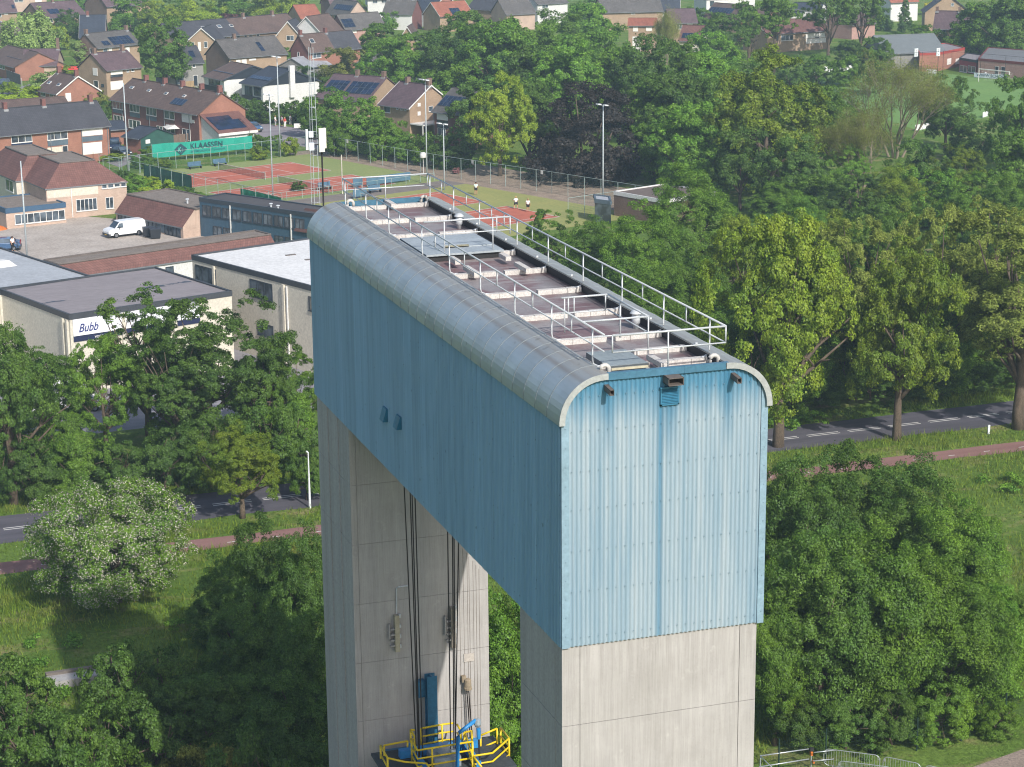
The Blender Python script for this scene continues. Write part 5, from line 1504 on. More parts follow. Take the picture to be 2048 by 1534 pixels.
# blue clad block
m_bclad = M('blue grey boards', '3d5a6e', .6, .1, 2, stretch=(1, 1, .2))
pB = [G(402, 472), G(612, 505)]
d_ = pB[1]-pB[0]; d_ /= np.linalg.norm(d_); nv_ = np.array([-d_[1], d_[0]])
hb = topz(*pB[0], 397)
tBl, wBl = block('classroom_block', 'dark blue boarded two storey block with black flat roof behind the tower', 'building', [pB[0], pB[1]+d_*6, pB[1]+d_*6+nv_*4.4, pB[0]+nv_*4.4], hb, m_bclad, M('black felt roof', '4f4c4e', .9, .1, .6), m_dframe)
L_ = wBl[0].len
for i in range(12):
    s0 = .5+i*1.75
    if s0+1.5 < L_-6: opening(wBl[0], tBl, (s0, hb-.7, s0+1.5, hb-2.0), 'k2', rel=True); opening(wBl[0], tBl, (s0, hb-3.1, s0+1.5, hb-4.2), 'k2', rel=True) if i % 3 else None
for s in (5.4, 15.6):
    mb = MB(); wBl[0].box(mb, s-.06, s+.06, .8, hb-.3, .03, .15); part('downpipe', mb, m_frame, tBl)
for u_, v_ in ((542, 414), (556, 418)):
    part('vent_pipe', MB().lathe((*G(u_, v_, hb), hb), [(.12, 0), (.12, .35), (.25, .37), (.2, .47)], 8), m_galv, tBl)
q0 = np.array(wBl[0].a)+wBl[0].d*(L_-7.6)+wBl[0].n*.3
part('roof_apron', MB().add([(*(q0), hb-2.2), (*(q0+wBl[0].d*5), hb-2.2), (*(q0+wBl[0].d*5-wBl[0].n*2), hb+.25), (*(q0-wBl[0].n*2), hb+.25), (*(q0-wBl[0].n*.4), hb-2.3), (*(q0+wBl[0].d*5-wBl[0].n*.4), hb-2.3)], [(0, 1, 2, 3), (0, 3, 4), (5, 4, 0, 1)][:1]), T_redbrown, tBl)
k0 = q0+wBl[0].d*1.6-wBl[0].n*.8
part('skylight', MB().obox((*k0, hb-1.15), (*(wBl[0].d*1.3), 0), (*(-wBl[0].n*.75), .92), (0, -.05, .1)), m_frame, tBl)
# school
c_, d2_ = G(94, 442), G(256, 425)
es = topz(*G(200, 430), 366)
tS, wS, wSr, _, qS = mansard('school', 'two storey pink brick school with hipped red brown roof aprons and gravel top', 'school', G(96, 441), d2_, es, 3.0, 2.5, 15, B_buff, T_redbrown, m_gravel, hip=True,
    wins=[((152, 397, 194, 421), 'w5'), ((203, 366, 214, 377), 'w1'), ((215, 365, 227, 376), 'w1'), ((228, 364, 240, 374), 'w1'), ((241, 362, 252, 373), 'w1'), ((211, 394, 227, 417), 'w2')])
s1_ = wS.hit(196, 375)[0]
mb = MB(); wS.box(mb, .1, s1_, es-1.35, es-.15, -.02, .03); part('render_band', mb, B_cream, tS)
mb = MB(); wS.box(mb, wS.len*.30, wS.len*.30+.1, .1, es-.3, .02, .12); part('downpipe', mb, m_frame, tS)
a_ = G(32, 360, es); b_ = G(100, 354, es); d_ = (b_-a_)/np.linalg.norm(b_-a_)
mansard('school_wing', 'set back cream upper storey of the school seen above the porch roof', 'school', a_, a_+d_*9, es, 2.6, 2.6, 15, B_cream, T_redbrown, m_gravel, hip=True, wins=[((57, 360, 86, 383), 'w2')], leftwins=[((12, 360, 27, 382), 'w2')])
pa, pb = G(14, 458), G(133, 445)
d_ = (pb-pa)/np.linalg.norm(pb-pa); nv_ = np.array([-d_[1], d_[0]])
hp_ = topz(*pb, 407)
tP, wP = block('school_porch', 'low front block of the school with deep blue fascia and a long band of windows', 'school', [pa, pb, pb+nv_*9.5, pa+nv_*9.5], hp_, B_buff, m_gravel, M('blue grey fascia', '3e5a74', .6, .06), edge_h=.5, wins=[(0, (29, 424, 130, 444), 'w8')])
# clubhouse by the football field
pc = [G(1790, 146), G(1893, 142), G(1925, 133), G(1830, 124)]
tK, wK = block('clubhouse', 'orange brick clubhouse with grey end and two white shutters at the football field', 'clubhouse', [G(1838, 143), G(1876, 142), G(1928, 131), G(1890, 121), G(1830, 126)], 3.6, B_or, m_hallroof, M('red fascia', 'a8443c', .6), wins=[(1, (1894, 117, 1902, 129), 's'), (1, (1911, 117, 1919, 128), 's')])
house('clubhouse', 'long grey pitched roof hall behind the orange clubhouse', 'clubhouse', (1770, 107), (1890, 103), 3.4, 6.4, 12, B_grey, M('grey corrugated roof', '6f7577', .7, .08))
tK2, wK2 = block('clubhouse', 'long pale pink brick changing block with red doors behind the goal', 'clubhouse', [G(1955, 150), G(2120, 166), G(2150, 140), G(1975, 126)], 3.2, B_pink, M('grey club roof', '77787a', .9, .1, .5), M('dark red fascia', '7e3d3c', .6), wins=[(0, (1991, 133, 1997, 154), 'd'), (0, (2003, 134, 2010, 156), 'd')])
tK3, wK3 = block('club_bar', 'small glazed bar with red board between the two clubhouses', 'clubhouse', [G(1918, 143), G(1952, 149), G(1968, 138), G(1932, 133)], 2.7, M('red bar board', 'a03a45', .6), m_hallroof, m_edge, wins=[(0, (1920, 131, 1934, 144), 'w2'), (0, (1936, 132, 1951, 145), 'w2')])
# white fascia pavilion beside the last court
p0, p1 = G(1228, 384, 3.0), G(1330, 402, 3.0)
d_ = (p1-p0)/np.linalg.norm(p1-p0); nv_ = np.array([-d_[1], d_[0]])
block('pavilion', 'tennis pavilion with brown flat roof and white fascia half under the trees', 'pavilion', [p0, p1, p1+nv_*9, p0+nv_*9], 3.0, B_brown, M('brown felt roof', '6f625c', .9, .1), m_frame)
p0, p1 = G(1190, 400, 2.8), G(1222, 404, 2.8)
block('kiosk', 'small grey framed glazed kiosk at the corner of the tennis fence', 'kiosk', [p0, p1, p1+np.array([1.2, 3.5]), p0+np.array([1.2, 3.5])], 2.8, m_glass, m_hallgrey, m_gpan)
# ================================================================== TREES
def leaf_mesh(name, C_, R_, n_leaf, size, seed, flat=.8, up=.35, droop=0.0, centre=None, inner=.55, spread=.8, aspect=.55):
    n_leaf = int(n_leaf*1.8); size = size*.74
    rng = np.random.default_rng(seed)
    C_, R_ = np.asarray(C_, float), np.asarray(R_, float)
    ns = 5                                                   # every clump breaks up into smaller sprays
    rep = np.repeat(np.arange(len(C_)), ns)
    sd = rng.normal(size=(len(rep), 3)); sd[:, 2] += .35; sd /= np.linalg.norm(sd, axis=1, keepdims=True)
    bc, br = C_[rep], R_[rep]
    C_ = bc+sd*(br*(.45+.5*rng.random(len(rep))))[:, None]*np.array([1, 1, flat]); R_ = br*(.30+.30*rng.random(len(rep)))
    w = R_**2; idx = rng.choice(len(C_), size=int(n_leaf*1.35), p=w/w.sum())
    c, r = C_[idx], R_[idx]
    cen = C_.mean(0) if centre is None else np.asarray(centre)
    o = c-cen; o[:, 2] *= .8; o /= (np.linalg.norm(o, axis=1, keepdims=True)+1e-6)
    d = rng.normal(size=(len(c), 3)); d /= np.linalg.norm(d, axis=1, keepdims=True)
    keep = ((d*o).sum(1) > -.35) & (d[:, 2] > -.75)
    c, r, o, d = c[keep][:n_leaf], r[keep][:n_leaf], o[keep][:n_leaf], d[keep][:n_leaf]
    n = len(c)
    rad = r*(inner+(1.06-inner)*rng.random(n)**.6)
    rad = np.where(rng.random(n) < .07, rad*1.55, rad)
    p = c+d*rad[:, None]*np.array([1, 1, flat])
    if droop: p[:, 2] -= droop*rng.random(n)**1.5*r
    nr = d*.8+o*.35+np.array([0, 0, up])+rng.normal(size=(n, 3))*spread*.6
    nr /= np.linalg.norm(nr, axis=1, keepdims=True)
    t = rng.normal(size=(n, 3)); t -= (t*nr).sum(1)[:, None]*nr; t /= np.linalg.norm(t, axis=1, keepdims=True)
    b = np.cross(nr, t)
    s = size*(.65+.7*rng.random(n))[:, None]
    return quads(name, p, t*s, b*s*aspect)
def quads(name, p, a, b, mats=None):
    """one small three cornered leaf (or blade) per point"""
    n = len(p)
    V = np.stack([p-a-b*.0, p+a*.6-b*1.15, p+a*.6+b*1.15], 1) if mats is None else np.stack([p-a-b, p-a+b, p+a], 1)
    V = V.reshape(-1, 3).astype(np.float32)
    me = bpy.data.meshes.new(name)
    me.vertices.add(3*n); me.vertices.foreach_set('co', V.ravel())
    me.loops.add(3*n); me.loops.foreach_set('vertex_index', np.arange(3*n, dtype=np.int32))
    me.polygons.add(n); me.polygons.foreach_set('loop_start', np.arange(0, 3*n, 3, dtype=np.int32))
    me.update(calc_edges=True)
    return me
m_bark = M('grey brown bark', '6f6152', .95, .25, 2.5, fine=.3, stretch=(1, 1, .3))
m_barkpale = M('pale bark', '9d9079', .95, .2, 2.5, fine=.3, stretch=(1, 1, .3))
def envelope(seed, semi, cz, n, rmin, rmax, lump=.22, low=-.85, gap=0.0):
    rng = np.random.default_rng(seed)
    K = rng.normal(size=(7, 3)); ph = rng.random(7)*6.28
    out = []; rad = []
    while len(out) < n:
        d = rng.normal(size=3); d /= np.linalg.norm(d)
        if d[2] < low: continue
        f = 1+lump*float(np.sin(K @ d*1.9+ph).sum())/3.2
        q = rng.random()
        k = (.80+.16*rng.random()) if q < .68 else (.35+.42*rng.random())
        p = d*np.array(semi)*k*f
        if gap and math.sin(p[0]*1.1+ph[0])+math.sin(p[1]*1.3+ph[1])+math.sin(p[2]*1.2+ph[2]) > 1.6-gap: continue
        r = rmin+(rmax-rmin)*rng.random()
        if k < .7: r *= 1.1
        out.append(p+np.array([0, 0, cz])); rad.append(r)
    return np.array(out), np.array(rad)
def trunk_mb(seed, H, cz, C_, r0, nl=9, lean=(0, 0), top=.75):
    rng = random.Random(seed)
    mb = MB()
    tip = np.array([lean[0], lean[1], cz*top+H*.12])
    pts = [np.array([0, 0, -.3])+(tip-np.array([0, 0, -.3]))*k/5+np.array([rng.uniform(-.12, .12)*(k > 0), rng.uniform(-.12, .12)*(k > 0), 0]) for k in range(6)]
    rr = [r0*1.25, r0, r0*.86, r0*.72, r0*.52, r0*.3]
    mb.tube(pts, rr, 9)
    sel = list(range(len(C_))); rng.shuffle(sel)
    for i in sel[:nl]:
        k = rng.choice((2, 2, 3, 3, 4)); s = pts[k]; e = np.array(C_[i])
        mid = s+(e-s)*.5+np.array([rng.uniform(-.4, .4), rng.uniform(-.4, .4), .25*abs(e[2]-s[2])*rng.uniform(-.6, .8)])
        mb.tube([s, s+(mid-s)*.5+np.array([0, 0, .1]), mid, e], [rr[k]*.62, rr[k]*.45, rr[k]*.3, .035], 6)
        for q in range(2):
            e2 = mid+np.array([rng.uniform(-1, 1), rng.uniform(-1, 1), rng.uniform(.2, 1.2)])*1.5
            mb.tube([mid, (mid+e2)/2+np.array([0, 0, .15]), e2], [rr[k]*.26, rr[k]*.17, .025], 5)
    return mb
PROTO = {}
def proto(key, H, Rr, cz, semi, npuff, rmin, rmax, nleaf, leaf, seed, r0=.3, nl=10, bark=None, **kw):
    ek = {k: kw.pop(k) for k in ('lump', 'low', 'gap') if k in kw}
    lean = kw.pop('lean', (0, 0))
    C_, R_ = envelope(seed, semi, cz, npuff, rmin, rmax, **ek)
    crown = leaf_mesh('crown', C_, R_, nleaf, leaf, seed+1, centre=(0, 0, cz), **kw)
    tr = trunk_mb(seed, H, cz, C_, r0, nl, lean).mesh('trunk', bark or m_bark, True)
    crown.materials.append(None)
    top = max(p.co.z for p in crown.vertices)
    PROTO[key] = (tr, crown, top, Rr)
# near: small leaves
proto('dense1', 15, 5.2, 6.9, (5, 5, 7.4), 150, .7, 1.5, 82000, .12, 11, .3, low=-.95)
proto('dense2', 15, 5.2, 6.9, (5, 5, 7.4), 150, .65, 1.5, 82000, .12, 23, .3, low=-.95, lump=.3)
proto('oak1', 14, 6.2, 8.0, (5.9, 5.9, 5.8), 140, .6, 1.3, 66000, .13, 31, .42, nl=16, gap=.35, lump=.3)
proto('oak2', 14, 6.2, 8.0, (5.9, 5.9, 5.8), 130, .6, 1.25, 62000, .13, 47, .42, nl=16, gap=.5, lump=.34)
proto('open1', 15, 5.8, 8.8, (5.6, 5.6, 6.0), 135, .5, 1.1, 54000, .13, 53, .36, nl=22, gap=.75, lump=.34)
proto('open2', 15, 5.8, 8.6, (5.6, 5.6, 6.1), 140, .5, 1.05, 54000, .13, 67, .36, nl=22, gap=.65, lump=.3)
proto('bush1', 5.5, 3.2, 2.5, (3.0, 3.0, 2.7), 70, .4, .9, 34000, .095, 71, .1, low=-.8, lump=.3, nl=12)
proto('bush2', 5.5, 3.0, 2.6, (2.8, 2.8, 2.9), 74, .35, .75, 30000, .095, 83, .1, low=-.8, lump=.36, gap=.3, nl=12)
proto('shoots', 6, 2.4, 3.0, (2.2, 2.2, 3.2), 90, .25, .55, 24000, .09, 89, .08, low=-.9, lump=.3, gap=.4, nl=22)
proto('blossom', 10, 5.6, 4.9, (5.4, 5.4, 4.7), 120, .7, 1.4, 56000, .13, 97, .3, low=-.9, lump=.36)
# far: fewer, larger leaves
proto('farround1', 13, 5.2, 7.2, (5, 5, 5.6), 95, .7, 1.5, 26000, .2, 101, .3, low=-.9, lump=.26)
proto('farround2', 13, 5.2, 7.2, (5, 5, 5.4), 95, .7, 1.5, 26000, .2, 113, .3, low=-.9, lump=.32, gap=.3)
proto('fartall1', 18, 4.4, 10.5, (4.2, 4.2, 7.4), 100, .65, 1.3, 26000, .2, 127, .28, low=-.9, lump=.3, gap=.2)
proto('fartall2', 18, 4.4, 10.8, (4.2, 4.2, 7.0), 95, .55, 1.15, 20000, .2, 131, .28, lump=.34, gap=.6, nl=18)
proto('farbush', 5, 3.2, 2.4, (3.0, 3.0, 2.4), 56, .5, 1.0, 12000, .17, 137, .1, low=-.8, lump=.26)
proto('beech', 14, 6.0, 7.2, (5.8, 5.8, 6.4), 140, .7, 1.4, 40000, .18, 139, .4, low=-.95, lump=.2)
proto('linden', 16, 6.4, 9.0, (6.0, 6.0, 7.2), 160, .6, 1.25, 44000, .18, 149, .42, low=-.9, lump=.26, droop=.8, gap=.15)
proto('weeping', 10, 4.4, 6.0, (3.6, 3.6, 3.8), 70, .6, 1.1, 14000, .26, 151, .22, lump=.3, droop=2.6, aspect=.35)
proto('poplar', 20, 4.6, 14.2, (4.4, 4.4, 5.6), 80, .6, 1.2, 17000, .2, 157, .34, lump=.34, gap=.5, nl=16)
def conifer_proto():
    rng = np.random.default_rng(5); C_ = []; R_ = []
    for i in range(110):
        z = .4+8.4*(i/110)**.9; r = 2.1*(1-z/9.4)
        a = rng.random()*6.28; k = .55+.45*rng.random()
        C_.append((r*k*math.cos(a), r*k*math.sin(a), z)); R_.append(.25+.5*(1-z/9.4))
    cr = leaf_mesh('crown', C_, R_, 9000, .2, 6, centre=(0, 0, 3), flat=.9, aspect=.4)
    cr.materials.append(None)
    PROTO['conifer'] = (MB().tube([(0, 0, -.2), (0, 0, 8.5)], [.2, .04], 7).mesh('trunk', m_bark, True), cr, 9.3, 2.1)
conifer_proto()
def bare_proto(key, seed, H=15, Rr=5.4, leaves=22000, stems=5):
    """thin crown through which pale stems and twigs show"""
    rng = random.Random(seed); mb = MB(); tips = []
    def grow(p, d, l, r, lev):
        d = d/np.linalg.norm(d); e = p+d*l
        mid = p+d*l*.5+np.array([rng.uniform(-.1, .1) for _ in range(3)])*l*.35
        mb.tube([p, mid, e], [r, r*.82, r*.62], 6 if lev < 2 else 3, cap=False)
        if lev >= 1: tips.append(mid)
        if lev >= 2: tips.append(e)
        if lev >= 5 or l < .45: return
        for k in range(3 if lev < 4 else 2):
            sp = .42 if k == 0 else .85
            q = d+np.array([rng.uniform(-sp, sp), rng.uniform(-sp, sp), rng.uniform(.0, .35)])
            grow(p+(e-p)*rng.uniform(.55, 1.0) if k else e, q, l*rng.uniform(.62, .82), r*.58, lev+1)
    for s in range(stems):
        a = 6.28*s/stems+rng.uniform(-.4, .4); o = rng.uniform(.12, .5)
        grow(np.array([.3*math.cos(a), .3*math.sin(a), -.2]), np.array([o*math.cos(a), o*math.sin(a), 1.0]), H*.3, .17, 0)
    tips = np.array(tips)
    cr = leaf_mesh('crown', tips, np.full(len(tips), .8), leaves, .12, seed, centre=(0, 0, H*.5), inner=.1, aspect=.3, spread=1.4)
    cr.materials.append(None)
    PROTO[key] = (mb.mesh('trunk', m_barkpale, True), cr, float(np.percentile(tips[:, 2], 99.5))+.4, float(np.percentile(np.hypot(tips[:, 0], tips[:, 1]), 97)))
bare_proto('bare1', 3); bare_proto('bare2', 9, leaves=30000, stems=4)
LM = {
 'mid': leafmat('mid green leaves', (.050, .088, .020), (.075, .115, .022)),
 'warm': leafmat('warm green leaves', (.070, .100, .016), (.115, .130, .018)),
 'lime': leafmat('lime green leaves', (.115, .15, .022), (.16, .18, .03)),
 'yellow': leafmat('yellow green leaves', (.17, .17, .012), (.21, .19, .016)),
 'dark': leafmat('dark green leaves', (.034, .060, .022), (.05, .082, .024)),
 'deep': leafmat('deep green leaves', (.036, .066, .022), (.056, .086, .022)),
 'olive': leafmat('grey olive leaves', (.098, .112, .050), (.14, .145, .068), .5),
 'fresh': leafmat('fresh green leaves', (.054, .105, .024), (.082, .13, .026)),
 'dull': leafmat('dull olive leaves', (.085, .085, .042), (.12, .115, .06), .6),
 'purple': leafmat('purple black leaves', (.022, .017, .034), (.032, .021, .036)),
 'gold': leafmat('golden leaves', (.30, .24, .03), (.24, .20, .04)),
 'grey': leafmat('silvery leaves', (.13, .17, .10), (.17, .20, .14)),
 'petal': leafmat('cream petals', (.25, .205, .42), (.30, .245, .50), .8),
 'pink': leafmat('pink petals', (.26, .10, .28), (.19, .07, .15)),
}
def tree(kind, u, vb, vt, w, mk, label, group=None, name='tree', cat='tree', rz=None, z0=0.0, xy=None):
    tr, cr, top, Rr = PROTO[kind]
    x, y = G(u, vb) if xy is None else xy
    H = topz(x, y, vt); sc = scale_at(x, y, H*.6)
    rr = w/2/sc
    rng = random.Random(int(u*7+vb*13+vt))
    want = .92*rr/Rr*top                                    # never squat: a crown keeps the height its width asks for
    if H < want and kind not in ('farbush', 'bush1', 'bush2', 'shoots', 'blossom'):
        z0 = -(min(want, H*1.6)-H); H = min(want, H*1.6)
    o = thing(name, label, cat, (x, y, z0), group, rng.uniform(0, 6.28) if rz is None else rz)
    o.scale = (rr/Rr, rr/Rr*rng.uniform(.92, 1.08), H/top)
    a = bpy.data.objects.new('trunk', tr); a.parent = o; COL.objects.link(a)
    b_ = bpy.data.objects.new('crown', cr); b_.parent = o; COL.objects.link(b_)
    b_.material_slots[0].link = 'OBJECT'; b_.material_slots[0].material = LM[mk]
    return o
LANDMARKS = [(1310, 1420, 'the near tower leg'), (800, 1350, 'the far tower leg'), (1740, 1510, 'the crowd barriers'), (1570, 1510, 'the orange fittings'), (1940, 900, 'the red cycle path'), (1650, 870, 'the road bend of view beside the blue hall'), (236, 1080, 'the cream blossom tree'), (160, 1360, 'the concrete culvert head'), (620, 960, 'the white tapering post'),
 (485, 950, 'the small roadside oak'), (300, 720, 'the oak before the shop sign'), (425, 740, 'the wide oak before the cream hall'), (28, 800, 'the thick trunked oak'), (170, 645, 'the shop sign'), (526, 790, 'the bright yellow green bush'), (560, 640, 'the tall cream hall'), (1556, 640, 'the forked warm green oak'), (1793, 680, 'the slim leaning oak'), (2036, 600, 'the pale olive plane tree'),
 (1165, 270, 'the purple beech'), (1000, 240, 'the yellow green tree'), (1530, 220, 'the big light green tree'), (1790, 200, 'the pale stemmed tree'), (1722, 300, 'the twiggy brownish tree'), (1206, 300, 'the tall white floodlight mast'), (854, 250, 'the gate floodlight mast'), (889, 310, 'the short floodlight mast'), (1270, 390, 'the tennis pavilion'), (1040, 410, 'the tennis players'), (1440, 650, 'the corner of the tower rail'), (1205, 350, 'the tennis fence end'),
 (817, 210, 'the tan house with white barge boards'), (895, 240, 'the solar covered red house'), (805, 135, 'the low white fascia house'), (815, 80, 'the white barge board gable'), (700, 175, 'the navy solar fields'), (692, 120, 'the olive pine'), (742, 140, 'the dark round tree'), (650, 85, 'the half anthracite semi'), (570, 170, 'the broad white house'), (460, 160, 'the black and white house'), (540, 120, 'the dark purple tree'), (390, 140, 'the grey rendered house'), (330, 110, 'the great round tree'), (250, 145, 'the stacked shutter house'), (235, 90, 'the black solar roof'), (200, 50, 'the blue black villa roof'), (196, 50, 'the golden conifer'), (62, 75, 'the weeping birch'), (130, 175, 'the small bungalow'), (310, 220, 'the long brick terrace'), (100, 270, 'the anthracite terrace'), (407, 305, 'the turquoise banner'), (455, 245, 'the lean-to solar panels'), (280, 280, 'the green shed'), (586, 230, 'the dark blue people carrier'), (507, 256, 'the blue hatchback'), (620, 28, 'the orange tiled roof'), (700, 45, 'the grid of solar panels'), (910, 20, 'the red roofed solar house'), (850, 12, 'the dark blue roof'), (790, 15, 'the two chimney house'), (480, 70, 'the skylight terrace'), (400, 80, 'the white door gable'), (615, 55, 'the white gable'), (140, 385, 'the school'), (315, 425, 'the low classroom block'), (347, 366, 'the dark green windbreak'), (257, 260, 'the slim mast by the school'),
 (1285, 70, 'the tall tan and white house'), (1368, 45, 'the tan house with white shutter'), (1380, 72, 'the dark solar bungalow'), (1265, 15, 'the wide grey roof'), (1340, 12, 'the white gabled house'), (1440, 25, 'the blue black solar bungalow'), (1505, 50, 'the orange tan house'), (1595, 65, 'the long brown roofed house'), (1610, 30, 'the white balconied house'), (1725, 40, 'the pink brick gable'), (1763, 85, 'the silver car'), (1809, 30, 'the dark spruce'), (1880, 130, 'the orange clubhouse'), (1985, 140, 'the football goal'), (1905, 60, 'the tan house by the club'), (1878, 15, 'the yellow shrub'), (2006, 60, 'the tall flag pole'), (1995, 98, 'the timber shed'), (1690, 143, 'the white football boarding'), (1850, 258, 'the boarding between the pale stems'), (1978, 230, 'the near corner boarding'), (1040, 20, 'the light grey roof'), (1100, 8, 'the white house above the wood'), (970, 12, 'the dark roof above the wood'), (1330, 80, 'the bare looking tree'), (1930, 720, 'the far verge hedge'), (1900, 820, 'the road dashes'), (60, 1060, 'the road'), (440, 1085, 'the far stretch of cycle path')]
COLW = {'mid': 'mid green', 'warm': 'warm green', 'lime': 'lime green', 'yellow': 'yellow green', 'dark': 'dark green', 'deep': 'deep green', 'olive': 'pale olive', 'fresh': 'fresh green', 'dull': 'dull olive', 'purple': 'purple', 'gold': 'golden', 'grey': 'silvery', 'pink': 'pink'}
USED = set()
def where_label(u, v, mk, noun):
    c = sorted(LANDMARKS, key=lambda q: math.hypot(q[0]-u, (q[1]-v)*1.4))
    for k in range(14):
        x, y, nm = c[k]
        dx, dy = u-x, v-y
        if abs(dx) > abs(dy)*1.2: rel = 'left of' if dx < 0 else 'right of'
        else: rel = 'behind and above' if dy < 0 else 'in front of and below'
        near = 'just ' if math.hypot(dx, dy) < 70 else ''
        t = '%s %s %s%s %s' % (COLW[mk], noun, near, rel, nm)
        if t not in USED and len(t.split()) <= 16:
            USED.add(t); return t
    c1, c2 = c[0][2], c[1][2]
    t = '%s %s between %s and %s' % (COLW[mk], noun, c1, c2)
    USED.add(t); return t
def trees(rows, label, group, name='tree', cat='tree'):
    """label: the noun that the kind goes by; what singles each one out is worked out from what stands by it"""
    for r_ in rows: tree(*r_, where_label(r_[1], (r_[2]+r_[3])/2, r_[5], label), group, name, cat)
# -- one of a kind
tree('blossom', 236, 1205, 938, 318, 'mid', 'broad round tree covered in cream blossom standing in the long grass', name='blossoming_tree')
def petals():
    tr, cr, top, Rr = PROTO['blossom']
    C_, R_ = envelope(97, (5.4, 5.4, 4.7), 4.9, 120, .7, 1.4, lump=.36, low=-.9)
    me = leaf_mesh('blossom', C_, R_*1.04, 30000, .08, 98, centre=(0, 0, 4.9), inner=.9, up=.1, droop=.25, aspect=.6)
    me.materials.append(LM['petal'])
    o = [q for q in COL.objects if q.name == 'blossoming_tree'][0]
    b_ = bpy.data.objects.new('blossom', me); b_.parent = o; COL.objects.link(b_)
petals()
tree('beech', 1165, 356, 160, 262, 'purple', 'great dark purple beech behind the tennis fence', name='beech_tree')
tree('linden', 1000, 352, 136, 134, 'lime', 'tall yellow green tree left of the purple beech')
tree('linden', 1530, 392, 78, 276, 'warm', 'big light green tree with drooping sprays, tallest on the wooded side', name='linden_tree')
tree('bare1', 1790, 315, 100, 270, 'dull', 'thin leaved tree with pale stems standing in front of the football field')
tree('bare2', 1722, 395, 212, 190, 'dull', 'twiggy brownish tree leaning beside the pale stemmed one')
tree('bare2', 1330, 150, 18, 84, 'dull', 'bare looking tree in front of the village roofs on the wooded side')
tree('poplar', 1498, 120, -4, 84, 'mid', 'thin tree with pale stems beside the orange tan house')
tree('poplar', 1548, 150, -30, 84, 'mid', 'tall thin tree in front of the white balconied house')
tree('poplar', 1657, 116, -45, 96, 'mid', 'tall poplar with long bare stem beside the white clad house')
tree('poplar', 1722, 108, -40, 90, 'mid', 'broad poplar in front of the pink brick gable')
tree('conifer', 1809, 66, -14, 34, 'dark', 'dark narrow spruce near the silver car', name='spruce_tree')
tree('farbush', 1878, 30, -6, 62, 'gold', 'bright yellow shrub between the roofs above the football club', name='shrub', cat='shrub')
tree('conifer', 196, 78, 31, 30, 'gold', 'golden cone shaped conifer next to the villa roof', name='conifer_tree')
tree('weeping', 62, 132, 12, 150, 'grey', 'weeping birch with hanging grey green twigs', name='birch_tree')
tree('farround1', 330, 185, 28, 112, 'deep', 'large round dense tree standing between the village houses')
tree('farround1', 140, 78, 16, 60, 'dark', 'dark clipped tree to the right of the weeping birch')
tree('farround2', 168, 92, 42, 44, 'deep', 'small tree in front of the villa with the blue black roof')
tree('fartall2', 163, 140, 80, 44, 'grey', 'pale whitish tree beside the tall garden chimney')
tree('farround2', 540, 152, 98, 88, 'purple', 'dark purple tree between the tan house and its white neighbours')
tree('farround2', 692, 168, 88, 118, 'dull', 'dark olive pine in front of the half anthracite roof', name='pine_tree')
tree('conifer', 697, 155, 120, 22, 'lime', 'small lime green conifer below the pine', name='conifer_tree')
tree('farround1', 742, 172, 112, 92, 'deep', 'dark round tree beside the low white fascia house')
tree('bare2', 805, 176, 98, 92, 'mid', 'slim leaning tree before the white fascia of the low house')
tree('farbush', 452, 52, 24, 56, 'pink', 'reddish shrub behind the skylight terrace', name='shrub', cat='shrub')
tree('farbush', 92, 205, 138, 90, 'grey', 'grey green round shrub above the small bungalow', name='shrub', cat='shrub')
tree('farbush', 40, 215, 170, 110, 'lime', 'bright green clipped shrubbery at the street corner', name='shrub', cat='shrub')
tree('farbush', 186, 216, 180, 66, 'dull', 'olive garden shrub between bungalow and long brick terrace', name='shrub', cat='shrub')
tree('farbush', 212, 238, 198, 40, 'deep', 'small dark hedge tree at the end of the long brick terrace', name='shrub', cat='shrub')
tree('farbush', 120, 100, 46, 50, 'lime', 'bright lime hedge behind the weeping birch', name='shrub', cat='shrub')
tree('fartall2', 190, 312, 268, 36, 'mid', 'young thin tree before the white shutters of the orange terrace')
tree('farbush', 226, 322, 305, 50, 'warm', 'low golden green shrub behind the school roof', name='shrub', cat='shrub')
tree('farbush', 292, 265, 240, 40, 'fresh', 'small green bush behind the green shed', name='shrub', cat='shrub')
tree('farbush', 596, 382, 362, 32, 'dark', 'dark round bush at the foot of the green windbreak by the second court', name='shrub', cat='shrub')
tree('farbush', 912, 348, 334, 17, 'pink', 'pink flowering bush in the sandy bed along the tennis fence', name='shrub', cat='shrub')
tree('farround1', 160, 176, 170, 30, 'dark', 'clipped dark garden conifer near the bungalow gable', name='shrub', cat='shrub')
# -- street trees on the near verge of the road
tree('oak1', 28, 1008, 632, 236, 'deep', 'thick trunked oak on the verge at the very edge of the view', name='oak_tree', z0=0)
tree('open1', 300, 880, 572, 248, 'deep', 'open crowned oak in front of the white shop sign', name='oak_tree')
tree('open2', 425, 905, 588, 262, 'deep', 'wide oak before the cream hall beside the tower', name='oak_tree')
tree('oak2', 485, 1036, 838, 168, 'warm', 'small roadside oak with yellow green skirts on the road edge', name='oak_tree')
tree('bush2', 526, 852, 735, 92, 'yellow', 'bright yellow green bush in front of the factory yard', name='shrub', cat='shrub')
tree('open2', 594, 880, 702, 128, 'mid', 'thin tree touching the corner of the blue hall')
tree('oak2', 90, 905, 690, 190, 'deep', 'oak whose crown hides the parked white vans')
tree('open1', 360, 918, 640, 190, 'deep', 'oak squeezed between the two oaks before the cream hall', name='oak_tree')
tree('open2', 212, 912, 668, 150, 'mid', 'slender oak just left of the oak before the shop sign', name='oak_tree')
tree('oak1', 532, 905, 672, 150, 'deep', 'small oak behind the bright yellow green bush', name='oak_tree')
